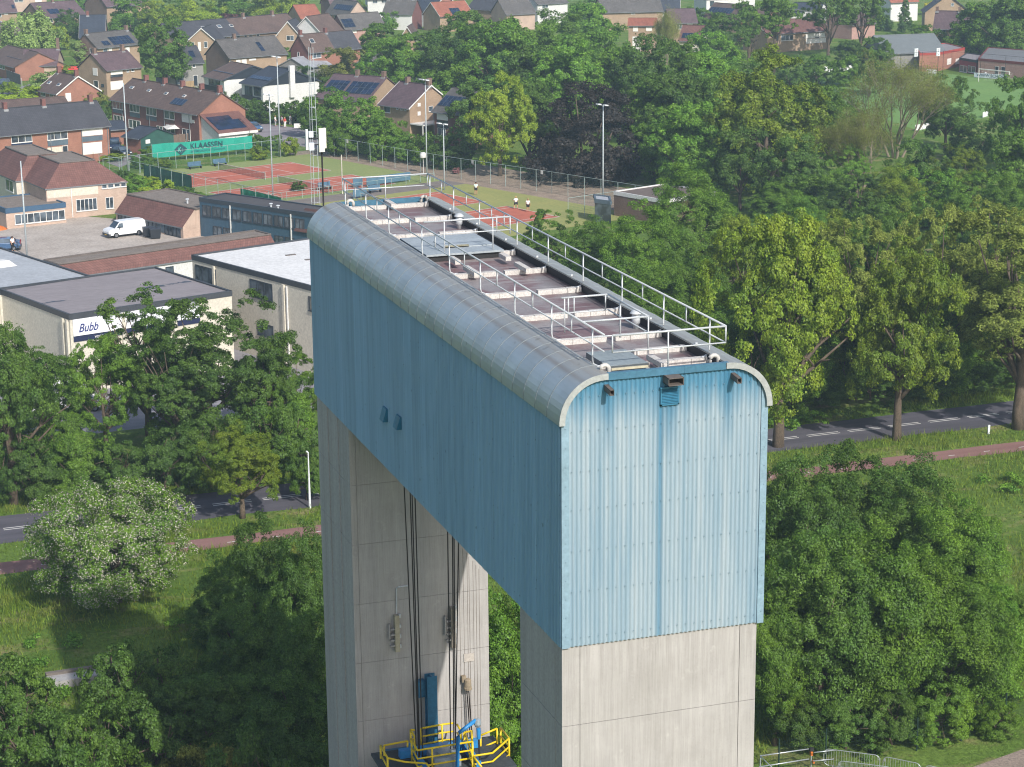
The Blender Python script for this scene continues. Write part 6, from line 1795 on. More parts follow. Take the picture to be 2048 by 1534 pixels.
tree('oak1', 1556, 893, 405, 300, 'warm', 'warm green oak with forked trunk right beside the blue hall', name='oak_tree')
tree('oak2', 1793, 880, 468, 250, 'warm', 'roadside oak with slim leaning trunk and yellow lower leaves', name='oak_tree')
tree('open1', 2036, 858, 392, 350, 'olive', 'pale olive plane tree with mottled trunk on the verge', name='plane_tree')
# -- groups
trees([('dense1', 1380, 585, 322, 196, 'mid'), ('dense2', 1275, 640, 398, 176, 'mid'), ('dense1', 1190, 600, 430, 130, 'mid'), ('dense2', 1385, 700, 475, 190, 'mid'), ('dense1', 1300, 730, 520, 170, 'mid'), ('open2', 1095, 560, 416, 118, 'mid'),
       ('dense2', 1450, 770, 560, 150, 'mid'), ('oak1', 1480, 660, 420, 160, 'warm'), ('dense1', 1460, 850, 640, 130, 'deep')],
      'rounded tree', 'belt trees right behind the tower roof')
trees([('open1', 1705, 800, 420, 230, 'olive'), ('open2', 1870, 780, 400, 220, 'olive'), ('oak2', 1630, 790, 440, 190, 'warm'), ('open1', 1965, 760, 385, 190, 'olive'), ('oak1', 1760, 690, 420, 170, 'mid'), ('dense1', 1560, 830, 560, 210, 'mid'), ('dense2', 1700, 800, 560, 210, 'mid'), ('dense1', 1850, 780, 540, 220, 'mid'), ('dense2', 1985, 760, 520, 210, 'deep'), ('dense1', 1475, 840, 600, 150, 'deep')],
      'tall roadside tree', 'roadside trees on the far verge')
trees([('bush1', 1640, 812, 752, 130, 'dark'), ('bush2', 1740, 800, 735, 140, 'dark'), ('bush1', 1840, 788, 724, 150, 'dark'), ('bush2', 1945, 776, 716, 140, 'dark'), ('bush1', 2030, 765, 700, 130, 'deep'), ('bush2', 1880, 750, 690, 150, 'deep')],
      'hedge bush across the road', 'hedge bushes along the road', 'shrub', 'shrub')
trees([('bush1', 70, 1010, 872, 150, 'deep'), ('bush2', 160, 1000, 850, 150, 'mid'), ('bush1', 245, 995, 880, 140, 'dark'), ('bush2', 330, 985, 850, 160, 'dark'), ('bush1', 420, 975, 815, 160, 'deep'), ('bush1', 515, 965, 800, 170, 'deep'), ('bush2', 600, 955, 800, 150, 'deep'), ('bush1', 370, 905, 790, 140, 'mid'),
       ('bush2', 560, 905, 775, 140, 'mid'), ('bush1', 20, 950, 820, 140, 'deep'), ('bush2', 130, 930, 815, 140, 'mid'), ('bush1', 615, 1000, 880, 90, 'deep')],
      'hedge bush', 'hedge bushes below the factory yard', 'shrub', 'shrub')
trees([('dense1', 1590, 1330, 888, 244, 'deep'), ('dense2', 1690, 1300, 884, 268, 'deep'), ('dense1', 1800, 1290, 905, 268, 'deep'), ('dense2', 1905, 1340, 970, 244, 'mid'), ('dense1', 1640, 1475, 1030, 292, 'deep'), ('dense2', 1770, 1465, 1020, 305, 'mid'), ('dense1', 1890, 1440, 1090, 268, 'mid'), ('dense2', 1548, 1490, 1120, 183, 'mid'),
       ('dense1', 1960, 1400, 1150, 207, 'fresh'), ('bush1', 1600, 1490, 1375, 150, 'deep'), ('bush2', 1690, 1498, 1385, 150, 'deep'), ('bush1', 1780, 1492, 1375, 160, 'deep'), ('bush2', 1875, 1474, 1360, 150, 'mid'), ('dense2', 1930, 1300, 1010, 150, 'mid'), ('dense2', 1560, 1250, 930, 158, 'deep')],
      'maple of the thicket', 'maple thicket beside the near tower leg')
trees([('bush2', 2045, 1260, 1170, 110, 'mid'), ('bush1', 1990, 1470, 1400, 110, 'mid'), ('bush2', 1850, 1480, 1425, 60, 'fresh')],
      'bramble bush', 'bramble bushes in the quay meadow', 'shrub', 'shrub')
trees([('dense1', 1015, 1640, 1140, 250, 'fresh'), ('dense2', 960, 1600, 1180, 190, 'fresh')], 'chestnut', 'chestnuts between the tower legs', 'chestnut_tree')
trees([('dense2', 560, 1380, 1015, 210, 'dark'), ('dense1', 470, 1300, 1090, 190, 'dark'), ('dense1', 620, 1440, 1040, 170, 'dark'), ('dense2', 530, 1520, 1160, 220, 'dark'), ('dense1', 630, 1600, 1200, 210, 'dark'), ('oak2', 590, 1250, 1085, 120, 'dull'), ('dense1', 460, 1640, 1330, 240, 'dark'), ('dense2', 580, 1700, 1350, 260, 'dark')],
      'dense thicket tree', 'dark thicket at the far tower leg')
trees([('shoots', 40, 1620, 1320, 190, 'deep'), ('shoots', 140, 1620, 1425, 150, 'dark'), ('shoots', 255, 1570, 1290, 170, 'dark'), ('shoots', 340, 1540, 1300, 160, 'deep'), ('shoots', 90, 1690, 1425, 190, 'dark'), ('shoots', 205, 1690, 1415, 180, 'deep'), ('shoots', 310, 1700, 1390, 210, 'dark'), ('shoots', 405, 1640, 1350, 180, 'deep'),
       ('shoots', 20, 1480, 1360, 120, 'dark'), ('shoots', 420, 1500, 1320, 130, 'deep'), ('bush2', 380, 1760, 1480, 260, 'dull'), ('bush2', 240, 1780, 1480, 260, 'deep'), ('bush2', 90, 1790, 1480, 250, 'deep'), ('bush1', 520, 1780, 1450, 240, 'dark'), ('shoots', -20, 1540, 1300, 150, 'deep'), ('bush1', 330, 1620, 1440, 180, 'dark'), ('bush1', 130, 1660, 1470, 190, 'dark'), ('bush1', 440, 1600, 1420, 180, 'dark')],
      'young willow growth', 'young growth on the canal bank', 'sapling', 'young tree')
wood = [(790, 195, 62, 124), (758, 132, 42, 96), (862, 172, 55, 120), (908, 200, 48, 130), (962, 205, 42, 140), (1012, 215, 28, 150), (1072, 205, 36, 130), (1124, 175, 14, 130), (1062, 262, 82, 140), (1132, 270, 74, 160), (1202, 188, 44, 120), (1232, 255, 88, 130), (1292, 262, 64, 140),
        (1342, 292, 70, 150), (1402, 290, 96, 140), (1422, 208, 56, 120), (1300, 335, 150, 110), (1352, 345, 136, 150), (1442, 345, 146, 130), (1164, 214, 54, 140), (1395, 395, 196, 150), (905, 260, 120, 120), (950, 300, 158, 110), (1060, 330, 150, 120), (1345, 366, 210, 120), (1465, 250, 110, 120), (1640, 345, 166, 120), (1590, 430, 260, 120),
        (1480, 420, 250, 120), (1300, 362, 240, 90), (1180, 130, 0, 110), (940, 130, 15, 110), (1440, 130, 20, 100)]
for i, (u, vb, vt, w) in enumerate(wood):
    mk = ('fresh', 'deep', 'mid', 'fresh', 'deep')[(i*7) % 5]
    tree(('farround1', 'farround2', 'fartall1')[i % 3] if w > 115 else 'fartall1', u, vb, vt, w, mk, where_label(u, (vb+vt)/2, mk, 'broadleaf tree'), 'wood between the courts and the village')
field = [(1580, 172, 104, 80), (1632, 170, 106, 66), (1690, 172, 108, 70), (1755, 140, 70, 70), (1700, 130, 78, 60), (1850, 104, 46, 90), (1960, 112, -8, 130), (2035, 118, -25, 140), (1890, 300, 146, 112), (2035, 345, 142, 120), (2045, 430, 255, 150), (1820, 130, 95, 70), (1740, 190, 92, 60), (1600, 245, 170, 110), (1660, 270, 170, 100),
         (1940, 320, 236, 100), (1790, 112, 62, 80), (1985, 86, 5, 90)]
for i, (u, vb, vt, w) in enumerate(field):
    mk = ('deep', 'fresh', 'mid', 'deep')[(i*5) % 4]
    tree(('farround2', 'fartall1', 'farround1')[i % 3], u, vb, vt, w, mk, where_label(u, (vb+vt)/2, mk, 'broadleaf tree'), 'trees around the football field')
under = [(1560, 440, 355, 130), (1640, 445, 340, 140), (1710, 460, 345, 140), (1790, 450, 320, 150), (1870, 450, 330, 150), (1950, 470, 340, 160), (2030, 490, 340, 150), (1830, 380, 270, 130), (1920, 390, 290, 130), (1600, 500, 380, 120), (1750, 520, 390, 150), (1900, 530, 380, 160), (2000, 560, 400, 160), (1660, 560, 420, 130), (1690, 400, 280, 110)]
for i, (u, vb, vt, w) in enumerate(under):
    mk = ('mid', 'deep', 'fresh', 'mid', 'warm')[(i*3) % 5]
    tree(('dense1', 'farround2', 'open2')[i % 3], u, vb, vt, w, mk, where_label(u, (vb+vt)/2, mk, 'broadleaf tree'), 'mixed belt below the football field')
lime = [(262, 62, -14, 104), (322, 66, -4, 80), (398, 58, -22, 120), (470, 50, -26, 110), (545, 56, -30, 124), (590, 50, -18, 80), (360, 42, -10, 90), (505, 46, 0, 90), (430, 44, 4, 80)]
trees([('farround1' if i % 2 else 'farround2', *r_, 'lime' if i % 3 else 'fresh') for i, r_ in enumerate(lime)], 'leafy tree', 'light green trees above the village')
court = [('farround1', 650, 275, 172, 112, 'fresh'), ('farround2', 722, 305, 186, 124, 'fresh'), ('farround1', 772, 318, 225, 92, 'mid'), ('farround2', 690, 312, 224, 90, 'mid'), ('farround1', 806, 324, 262, 60, 'fresh'), ('farbush', 856, 330, 262, 70, 'mid'), ('farround1', 905, 335, 255, 90, 'dark'), ('farround2', 640, 240, 190, 60, 'mid')]
trees(court, 'park tree', 'park trees along the sandy bed')
hedge = [(468, 240, 186, 70), (505, 244, 192, 70), (545, 246, 200, 66), (585, 246, 200, 60), (612, 252, 205, 46), (440, 232, 182, 50)]
trees([('farbush', *r_, 'deep') for r_ in hedge], 'tall hedge section', 'hedge in front of the white houses', 'hedge', 'hedge')
hed2 = [(276, 388, 346, 60), (318, 402, 356, 70), (360, 412, 368, 70), (398, 414, 380, 50), (300, 372, 350, 50), (255, 372, 338, 40)]
trees([('farbush', *r_, ('fresh', 'lime', 'deep')[i % 3]) for i, r_ in enumerate(hed2)], 'garden hedge', 'hedge beside the school', 'hedge', 'hedge')
hed3 = [(285, 336, 305, 54), (330, 335, 316, 40), (515, 300, 265, 40), (545, 302, 268, 46), (520, 320, 290, 40), (480, 300, 285, 30), (300, 312, 290, 40), (580, 312, 270, 40)]
trees([('farbush', *r_, ('mid', 'warm', 'deep')[i % 3]) for i, r_ in enumerate(hed3)], 'shrub', 'shrubs round the banner', 'shrub', 'shrub')
gard = [(150, 245, 205, 50), (255, 180, 150, 40), (285, 200, 160, 40), (372, 175, 148, 36), (400, 190, 170, 40), (545, 165, 145, 40), (610, 165, 128, 50), (240, 112, 98, 36), (262, 112, 96, 40), (20, 190, 160, 40), (655, 190, 150, 40), (575, 118, 92, 50), (640, 155, 140, 40), (135, 160, 130, 40), (840, 45, 20, 70), (770, 60, 20, 70), (700, 20, -10, 60), (900, 60, 25, 80), (1010, 40, -6, 90),
        (1400, 60, 10, 70), (1460, 30, -10, 90), (1530, 60, 20, 60), (1760, 60, 10, 60), (100, 110, 70, 50), (20, 110, 80, 60), (300, 110, 60, 60), (250, 50, 10, 50), (160, 20, -20, 50), (610, 90, 60, 30), (720, 40, 0, 50), (1240, 20, -25, 70), (1180, 40, -10, 80)]
trees([('farbush' if i % 2 else 'farround2', *r_, ('mid', 'fresh', 'deep', 'warm')[(i*3) % 4]) for i, r_ in enumerate(gard)], 'small garden tree', 'garden greenery of the village', 'garden_tree', 'tree')
# -- long grass of the meadow and verges
def grass():
    rng = np.random.default_rng(4)
    n = 260000
    x = rng.uniform(-14, 84, n); y = rng.uniform(36, 101, n)
    rcy, bcy = 92.55+.033*x, 84.15+.026*x
    keep = (np.abs(y-rcy) > 3.15) & (np.abs(y-bcy) > 1.2) & ~((x > 26) & (y < 41+(x-26)*.04))
    nz = np.sin(x*.31+np.sin(y*.23)*2)+np.sin(y*.37+np.sin(x*.19)*2)
    keep &= rng.random(n) < np.clip(.7+.22*nz, .25, 1)
    x, y, nz = x[keep], y[keep], nz[keep]; n = len(x)
    h = (.16+.34*rng.random(n)**1.5)*(1+.25*nz)
    a = rng.random(n)*6.28; lean = rng.normal(size=(n, 2))*.18
    p = np.stack([x, y, h*.5], 1)
    up = np.stack([lean[:, 0]*h, lean[:, 1]*h, h*.5], 1)
    b = np.stack([np.cos(a)*.03, np.sin(a)*.03, np.zeros(n)], 1)
    me = quads('grass', p, up, b, 1)
    me.materials.append(leafmat('long grass', (.070, .098, .020), (.105, .11, .045), .6))
    o = bpy.data.objects.new('grass', me); COL.objects.link(o); tag(o, kind='stuff')
grass()
def weeds():
    rng = np.random.default_rng(14)
    C_ = []; 
    for (x0, x1, y0, y1, n) in ((60, 84, 60, 80, 40), (-10, 4, 50, 70, 30), (34, 52, 40, 46, 30), (30, 60, 96.5, 99.5, 40), (20, 30, 60, 80, 20)):
        for _ in range(n): C_.append((rng.uniform(x0, x1), rng.uniform(y0, y1), .25))
    me = leaf_mesh('undergrowth', C_, np.full(len(C_), .75), 36000, .12, 15, flat=.6, centre=(0, 0, -400))
    me.materials.append(LM['fresh'])
    o = bpy.data.objects.new('undergrowth', me); COL.objects.link(o); tag(o, kind='stuff')
weeds()
# ================================================================== POLES, CARS, PEOPLE, QUAY FENCES
m_pole = M('grey mast paint', 'b3bcc0', .5, .06)
m_lamp = M('white lamp housing', 'dfe3e6', .4, .05)
def floodlight(u, vb, vt, label, arms=1, rad=.11, group='flood light masts'):
    x, y = G(u, vb); H = topz(x, y, vt)
    t = thing('floodlight_mast', label, 'light mast', (x, y, 0), group)
    part('pole', MB().tube([(x, y, 0), (x, y, H*.5), (x, y, H)], [rad, rad*.8, rad*.55], 8), m_pole, t, smooth=True)
    if arms:
        w = .9
        part('crossbar', MB().obox((*(np.array([x, y])-TE1*w), H-.1), (*(TE1*2*w), 0), (*(TE2*.08), 0), (0, 0, .08)), m_pole, t)
        for s in ((-.85, .55) if arms == 1 else (-.8, -.2, .5)):
            p = np.array([x, y])+TE1*s
            part('lamp', MB().obox((*p, H-.05), (*(TE1*.5), 0), (*(-TE2*.55), .08), (0, 0, .16)), m_lamp, t)
    return t
floodlight(546, 395, 190, 'grey floodlight mast at the near edge of the second clay court')
floodlight(561, 314, 114, 'grey floodlight mast at the street corner behind the first court')
floodlight(854, 356, 160, 'floodlight mast by the gate in the far tennis fence', 2)
floodlight(889, 380, 248, 'short floodlight mast right of the fence gate', 1)
floodlight(1206, 398, 210, 'tall white floodlight mast in front of the purple beech', 1, .13)
floodlight(257, 352, 166, 'slim grey light mast beside the hedge at the school', 0, .12)
floodlight(54, 512, 322, 'plain grey mast on the school yard beside the halls', 0, .12)
def lamp_post(u, vb, vt, label, white=False):
    x, y = G(u, vb); H = topz(x, y, vt)
    t = thing('street_lamp', label, 'street lamp', (x, y, 0), 'street lamps')
    part('pole', MB().tube([(x, y, 0), (x, y, H)], [.09, .04] if white else [.06, .05], 7), m_lamp if white else m_pole, t)
    part('lamp', MB().tube([(x, y, H-.02), (x-.12, y, H+.12)], .06, 6), m_lamp, t)
lamp_post(620, 1016, 905, 'white tapering post at the roadside beside the far tower leg', True)
lamp_post(46, 202, 158, 'thin grey street lamp above the bright clipped shrubbery')
lamp_post(315, 178, 145, 'thin street lamp in front of the carport by the great round tree')
lamp_post(605, 228, 200, 'street lamp beside the blue van')
lamp_post(143, 322, 300, 'short lamp in front of the orange terrace')
x, y = G(2006, 112); H = topz(x, y, 3)
solo('flag_pole', MB().tube([(x, y, 0), (x, y, H)], [.1, .05], 8), m_lamp, 'tall white flag pole on the bank by the football club', 'flag pole', loc=(x, y, 0))
x, y = G(1966, 116); H = topz(x, y, 77)
solo('flag_pole', MB().tube([(x, y, 0), (x-.1, y, H)], [.08, .05], 8), m_lamp, 'short leaning white pole behind the changing block', 'flag pole', loc=(x, y, 0))
# lattice mast
lm = thing('lattice_mast', 'thin pale lattice aerial mast rising beside the white phone antennas', 'mast', (*G(632, 428), 0))
x, y = G(632, 428); H = topz(x, y, 94)
mb = MB(); m2 = MB()
sc_ = scale_at(x, y, H/2)
wb, wt = 9/sc_, 4.5/sc_
legs = []
for a in (2.6, 5.9, 4.2):
    pb = (x+wb*math.cos(a), y+wb*math.sin(a), 0); pt = (x+wt*math.cos(a), y+wt*math.sin(a), H)
    legs.append((np.array(pb), np.array(pt)))
    part('leg', MB().tube([pb, pt], .035, 6), m_pole, lm)
for k in range(1, 14):
    f = k/14
    q = [a+(b_-a)*f for a, b_ in legs]; q2 = [a+(b_-a)*min(1, f+.07) for a, b_ in legs]
    for i in range(3):
        part('rung', MB().tube([q[i], q[(i+1) % 3]], .018, 4), m_pole, lm)
part('beacon', MB().tube([(x, y, H-.1), (x, y, H+.45)], .05, 6), m_black, lm)
# ---- football field fittings
def goal():
    a = G(1957, 163)
    b_ = G(2018, 160)
    d = np.array([.347, -.938]); b_ = a+d*7.32; nn = np.array([-d[1], d[0]])
    t = thing('football_goal', 'white football goal with sagging net in front of the changing block', 'goal', (*a, 0))
    for p in (a, b_): part('post', MB().tube([(*p, 0), (*p, 2.5)], .07, 8), m_frame, t)
    part('crossbar', MB().tube([(*a, 2.48), (*b_, 2.48)], .07, 8), m_frame, t)
    mb = MB()
    for i in range(25):
        p = a+d*7.32*i/24
        mb.tube([(*p, 2.4), (*(p+nn*.9), 2.2), (*(p+nn*1.8), .1)], .01, 3, cap=False)
    for f in (.2, .5, .8): mb.tube([(*(a+nn*1.8*f), 2.4-2.2*f*f), (*(b_+nn*1.8*f), 2.4-2.2*f*f)], .01, 3, cap=False)
    part('net', mb, m_frame, t, kind='stuff')
goal()
def boardrow(u0, v0, u1, v1, n, label, txt=None, h=.9, col='e4e4e2'):
    a, b_ = G(u0, v0), G(u1, v1); d = b_-a; l = np.linalg.norm(d); d /= l; nn = np.array([d[1], -d[0]])
    t = thing('advertising_board', label, 'board', (*a, 0))
    for i in range(n):
        p = a+d*l*i/n
        part('panel', MB().obox((*p, .08), (*(d*(l/n-.06)), 0), (*(nn*.06), 0), (0, 0, h)), M('white advertising panel' if col == 'e4e4e2' else 'pale blue panel', col, .5, .06), t)
    if txt: lettering(txt, a+d*.6+nn*.09, d, nn, .32, .78, M('sign ink blue', '4a6478', .6), t, l/len(txt)/.62, name='lettering')
    return t
boardrow(1622, 148, 1655, 142, 3, 'pale advertising panels at the wooded corner of the football field')
boardrow(1657, 146, 1724, 137, 6, 'long white advertising boarding along the far touchline of the football field')
boardrow(1948, 155, 2014, 160, 4, 'pale blue boarding with lettering behind the football goal', 'WWW.SCHOON', col='cdd7df')
boardrow(1853, 148, 1873, 149, 2, 'short pale board in front of the orange clubhouse')
boardrow(1660, 282, 1690, 278, 3, 'white boarding glimpsed through the trees at the near touchline')
boardrow(1830, 262, 1870, 255, 3, 'white boarding between the pale stems at the near touchline')
boardrow(1965, 236, 1992, 228, 3, 'white boarding at the near corner of the football field')
for (u, vb, vt, lab, dg) in ((1831, 150, 97, 'white scoreboard post on the grey end of the clubhouse', '22'), (1875, 148, 96, 'white scoreboard above the orange end of the clubhouse', '22')):
    x, y = G(u, vb); H = topz(x, y, vt)
    t = thing('scoreboard', lab, 'scoreboard', (x, y, 0))
    d = np.array([.95, .3]); d /= np.linalg.norm(d); nn = np.array([d[1], -d[0]])
    part('panel', MB().obox((*(np.array([x, y])-d*.5), H-1.6), (*(d*1.0), 0), (*(-nn*.12), 0), (0, 0, 1.6)), m_lamp, t)
    for k, c in enumerate('2S' if dg else ''):
        lettering('2' if k == 0 else '5', np.array([x, y])-d*.25+nn*.01, d, nn, H-.75-.72*k, .7, M('scoreboard ink', '5b6066', .7), t, 1.0)
    part('post', MB().tube([(x, y, 0), (x, y, H-1.6)], .06, 6), m_black, t)
chain_fence([tuple(G(1800, 158)), tuple(G(1885, 152)), tuple(G(1960, 158)), tuple(G(2060, 168))], 5.0, 'high dark ball fence behind the football goal', gap=6.0, mat=m_black, wire=m_black, pitch=.9)
x_, y_ = G(1866, 140)
# dug-out bench rail
t = thing('bench', 'long white bench against the changing block', 'bench', (*G(1970, 152), 0))
p = G(1970, 152); part('seat', MB().obox((*p, .55), (4.2, .9, 0), (.1, .5, 0), (0, 0, .12)), m_lamp, t); part('leg', MB().obox((p[0]+.4, p[1]+.2, 0), (.1, 0, 0), (0, .3, 0), (0, 0, .55)), m_black, t); part('leg', MB().obox((p[0]+3.6, p[1]+.8, 0), (.1, 0, 0), (0, .3, 0), (0, 0, .55)), m_black, t)

# ---- cars
m_tyre = M('tyre rubber', '1c1c1d', .9); m_rim = M('wheel rim', '9a9da0', .35, metal=.6)
m_carglass = glass('car glass', (.02, .03, .04)); m_plastic = M('grey bumper plastic', '4a4d51', .7)
m_hl = M('headlight glass', 'd8dde2', .15); m_tl = M('tail light', '8e1d1d', .3); m_plate = M('yellow number plate', 'e0b32c', .5)
def carpaint(name, col):
    if name in MATS: return MATS[name]
    ma, nt, b = nodes_of(name)
    o = mix(nt, ramp(nt, noise(nt, worldpos(nt), 1.5, 3), [(.3, 0.0), (.7, 1.0)]), lin(col), tuple(x*.88 for x in lin(col)))
    nt.links.new(o, b.inputs['Base Color']); b.inputs['Roughness'].default_value = .28
    b.inputs['Coat Weight'].default_value = .5
    MATS[name] = ma; return ma
CARPROF = {
 # side outline (x along, z up), front at -x; belt and roof half widths
 'van': dict(L=4.9, w=.95, low=[(-2.45, .35), (-2.45, .78), (-2.30, 1.02), (-1.62, 1.16), (-.95, 1.86), (-.6, 1.94), (2.2, 1.96), (2.42, 1.75), (2.45, .95), (2.45, .35)], belt=1.15, top=.80,
             ws=((-1.60, 1.17), (-.97, 1.85)), side=[((-1.42, 1.2), (-1.02, 1.72), (-.55, 1.74), (-.55, 1.2))], rear=((2.445, 1.25), (2.40, 1.75)), wheels=(-1.52, 1.5), wr=.33),
 'car': dict(L=4.2, w=.87, low=[(-2.1, .3), (-2.12, .62), (-1.95, .82), (-1.05, .96), (-.35, 1.42), (.0, 1.48), (.9, 1.46), (1.6, 1.10), (2.0, 1.0), (2.1, .72), (2.1, .3)], belt=.95, top=.62,
             ws=((-1.03, .98), (-.37, 1.41)), side=[((-.82, 1.0), (-.3, 1.38), (.1, 1.41), (.1, .99)), ((.16, .99), (.16, 1.41), (.85, 1.38), (1.35, 1.05))], rear=((1.58, 1.12), (.95, 1.44)), wheels=(-1.3, 1.28), wr=.31),
 'suv': dict(L=4.6, w=.92, low=[(-2.3, .38), (-2.32, .8), (-2.15, 1.0), (-1.15, 1.1), (-.5, 1.66), (0, 1.74), (1.9, 1.72), (2.2, 1.3), (2.3, 1.0), (2.3, .38)], belt=1.08, top=.70,
             ws=((-1.13, 1.12), (-.52, 1.65)), side=[((-.92, 1.14), (-.4, 1.6), (.15, 1.64), (.15, 1.14)), ((.21, 1.14), (.21, 1.64), (1.7, 1.62), (1.95, 1.2))], rear=((2.19, 1.33), (1.96, 1.68)), wheels=(-1.45, 1.4), wr=.36)}
def car(kind, x, y, rz, paint, label, cat='car', group=None, name='parked_car'):
    K = CARPROF[kind]; t = thing(name, label, cat, (0, 0, 0), group)
    pr = K['low']; w = K['w']; belt = K['belt']; tw = K['top']; ztop = max(p[1] for p in pr)
    def hw(z): return w if z <= belt else w-(w-tw)*((z-belt)/(ztop-belt))**1.1
    mb = MB(); n = len(pr); rows = []
    for sgn in (-1, 1):
        ring = []
        for (px_, pz) in pr:
            ring.append((px_, sgn*(hw(pz)-.05), pz))
        rows.append(ring)
    # three bands across: shoulder edge eased inwards
    L_, R_ = rows
    cl = [(px_*.985 if abs(px_) > 2 else px_, 0, pz+.02) for px_, pz in pr]
    mid = [[(a[0], a[1]*.86, a[2]+(.0 if a[2] < belt else .015)) for a in L_], [(a[0], a[1]*.86, a[2]+(.0 if a[2] < belt else .015)) for a in R_]]
    strips = [L_, mid[0], mid[1], R_]
    for s in range(3):
        a, b_ = strips[s], strips[s+1]
        for i in range(n-1): mb.quad(a[i], a[i+1], b_[i+1], b_[i])
    for sgn, ring in ((-1, L_), (1, R_)):
        base = [(p[0], p[1], .3) for p in ring]
        out = [(p[0], sgn*hw(min(p[2], belt)), min(p[2], belt)) for p in ring]
        # flank: sill to belt, then belt to roof
        cz = [(p[0], sgn*(w-.0), .55) for p in ring]
        mb.add(ring, [tuple(range(n))[::(1 if sgn > 0 else -1)]])
    body = part('body', mb, paint, t)
    bv = body.modifiers.new('soft edges', 'BEVEL'); bv.width = .05; bv.segments = 2; bv.limit_method = 'ANGLE'; bv.angle_limit = R(25)
    (xa, za), (xb, zb_) = K['ws']
    dn = np.array([-(zb_-za), 0, (xb-xa)]); dn /= np.linalg.norm(dn)
    def pane(nm, pts, off): return part(nm, MB().add([tuple(np.array(p)+off) for p in pts], [tuple(range(len(pts)))]), m_carglass, t)
    pane('windscreen', [(xa, -hw(za)*.86, za), (xa, hw(za)*.86, za), (xb, hw(zb_)*.86, zb_), (xb, -hw(zb_)*.86, zb_)], dn*.03)
    (xa, za), (xb, zb_) = K['rear']
    dn = np.array([(zb_-za), 0, (xa-xb)]); dn /= np.linalg.norm(dn)
    pane('rear_window', [(xa, -hw(za)*.8, za), (xa, hw(za)*.8, za), (xb, hw(zb_)*.8, zb_), (xb, -hw(zb_)*.8, zb_)], dn*.03)
    for q in K['side']:
        for sgn in (-1, 1): part('side_window', MB().add([(a, sgn*(hw(b_)-.05+.012), b_) for a, b_ in q], [(0, 1, 2, 3)]), m_carglass, t)
    for wx in K['wheels']:
        for sgn in (-1, 1):
            mbw = MB(); r_ = K['wr']
            mbw.tube([(wx, sgn*(w-.22), r_), (wx, sgn*(w-.0), r_)], r_, 16)
            wh = part('wheel', mbw, m_tyre, t)
            part('rim', MB().tube([(wx, sgn*(w-.02), r_), (wx, sgn*(w+.015), r_)], r_*.62, 12), m_rim, wh)
    xf, xr = pr[0][0], pr[-1][0]
    part('bumper', MB().box(xf-.06, -w+.03, .28, xf+.2, w-.03, .56), m_plastic, t); part('bumper', MB().box(xr-.2, -w+.03, .28, xr+.06, w-.03, .56), m_plastic, t)
    for sgn in (-1, 1):
        part('headlight', MB().box(xf-.02, sgn*(w-.34)-.17, .64, xf+.22, sgn*(w-.34)+.17, .8), m_hl, t)
        part('tail_light', MB().box(xr-.1, sgn*(w-.2)-.09, .7, xr+.02, sgn*(w-.2)+.09, 1.05), m_tl, t)
        part('mirror', MB().box(xf+K['L']*.27, sgn*(w+.0), belt+.02, xf+K['L']*.27+.12, sgn*(w+.2), belt+.2), m_plastic, t)
    part('number_plate', MB().box(xf-.075, -.26, .36, xf-.055, .26, .47), m_plate, t)
    t.location = (x, y, .012); t.rotation_euler = (0, 0, rz)
    return t
def heading(p, q):
    a, b_ = G(*p), G(*q); return math.atan2(b_[1]-a[1], b_[0]-a[0])
white = carpaint('white car paint', 'e9e9e8'); dkblue = carpaint('dark blue car paint', '1d2a44'); black_ = carpaint('black car paint', '15171a'); silver = carpaint('silver car paint', '9ba0a5'); midblue = carpaint('mid blue car paint', '3d5c80')
vx, vy = (G(213, 478)+G(278, 470))/2+np.array([.35, .8])
car('van', vx, vy, heading((213, 478), (278, 470)), white, 'white delivery van parked on the school yard by the low block', 'van', name='delivery_van')
cx_, cy_ = G(507, 262); car('car', cx_, cy_, heading((525, 268), (490, 258)), midblue, 'blue hatchback parked on the street behind the banner')
cx_, cy_ = G(586, 238); car('suv', cx_, cy_, heading((586, 240), (588, 222)), dkblue, 'dark blue people carrier facing the group on the street', name='parked_car')
cx_, cy_ = G(243, 312); car('car', cx_, cy_, heading((262, 314), (228, 306)), black_, 'black car parked beside the green shed')
cx_, cy_ = G(230, 300); car('suv', cx_, cy_, heading((228, 304), (232, 288)), dkblue, 'dark car tucked between terrace end and green shed')
cx_, cy_ = G(1763, 92); car('car', cx_, cy_, heading((1752, 92), (1775, 90)), silver, 'silver car under the trees above the football field')
cx_, cy_ = G(1776, 84); car('car', cx_, cy_, heading((1765, 84), (1788, 82)), white, 'pale car just behind the silver one')
cx_, cy_ = G(6, 176); car('suv', cx_, cy_, heading((-4, 178), (14, 172)), dkblue, 'dark blue car by the timber fence at the street corner')
cx_, cy_ = G(6, 500); car('car', cx_, cy_, heading((-20, 500), (30, 498)), midblue, 'blue grey car on the school yard, half hidden by the grey roof')
p = G(0, 492); solo('orange_umbrella', MB().lathe((p[0], p[1]+.5, 0), [(.03, 0), (.03, 2.0), (1.1, 1.95), (.6, 2.25), (.05, 2.45)], 12), M('orange cloth', 'e07a34', .7), 'orange parasol behind the blue grey car', 'parasol', loc=(p[0], p[1]+.5, 0))
for i, (u, v) in enumerate(((150, 822), (75, 830), (118, 800))):
    cx_, cy_ = G(u, v); car('van', cx_, cy_, heading((0, 838), (240, 812))+(.0 if i else 3.14), white, ('white van behind the oaks, nearest the shop front', 'white van behind the oaks, at the picture edge', 'white van behind the oaks, farthest from the road')[i], 'van', 'white vans on the factory yard', 'parked_van')
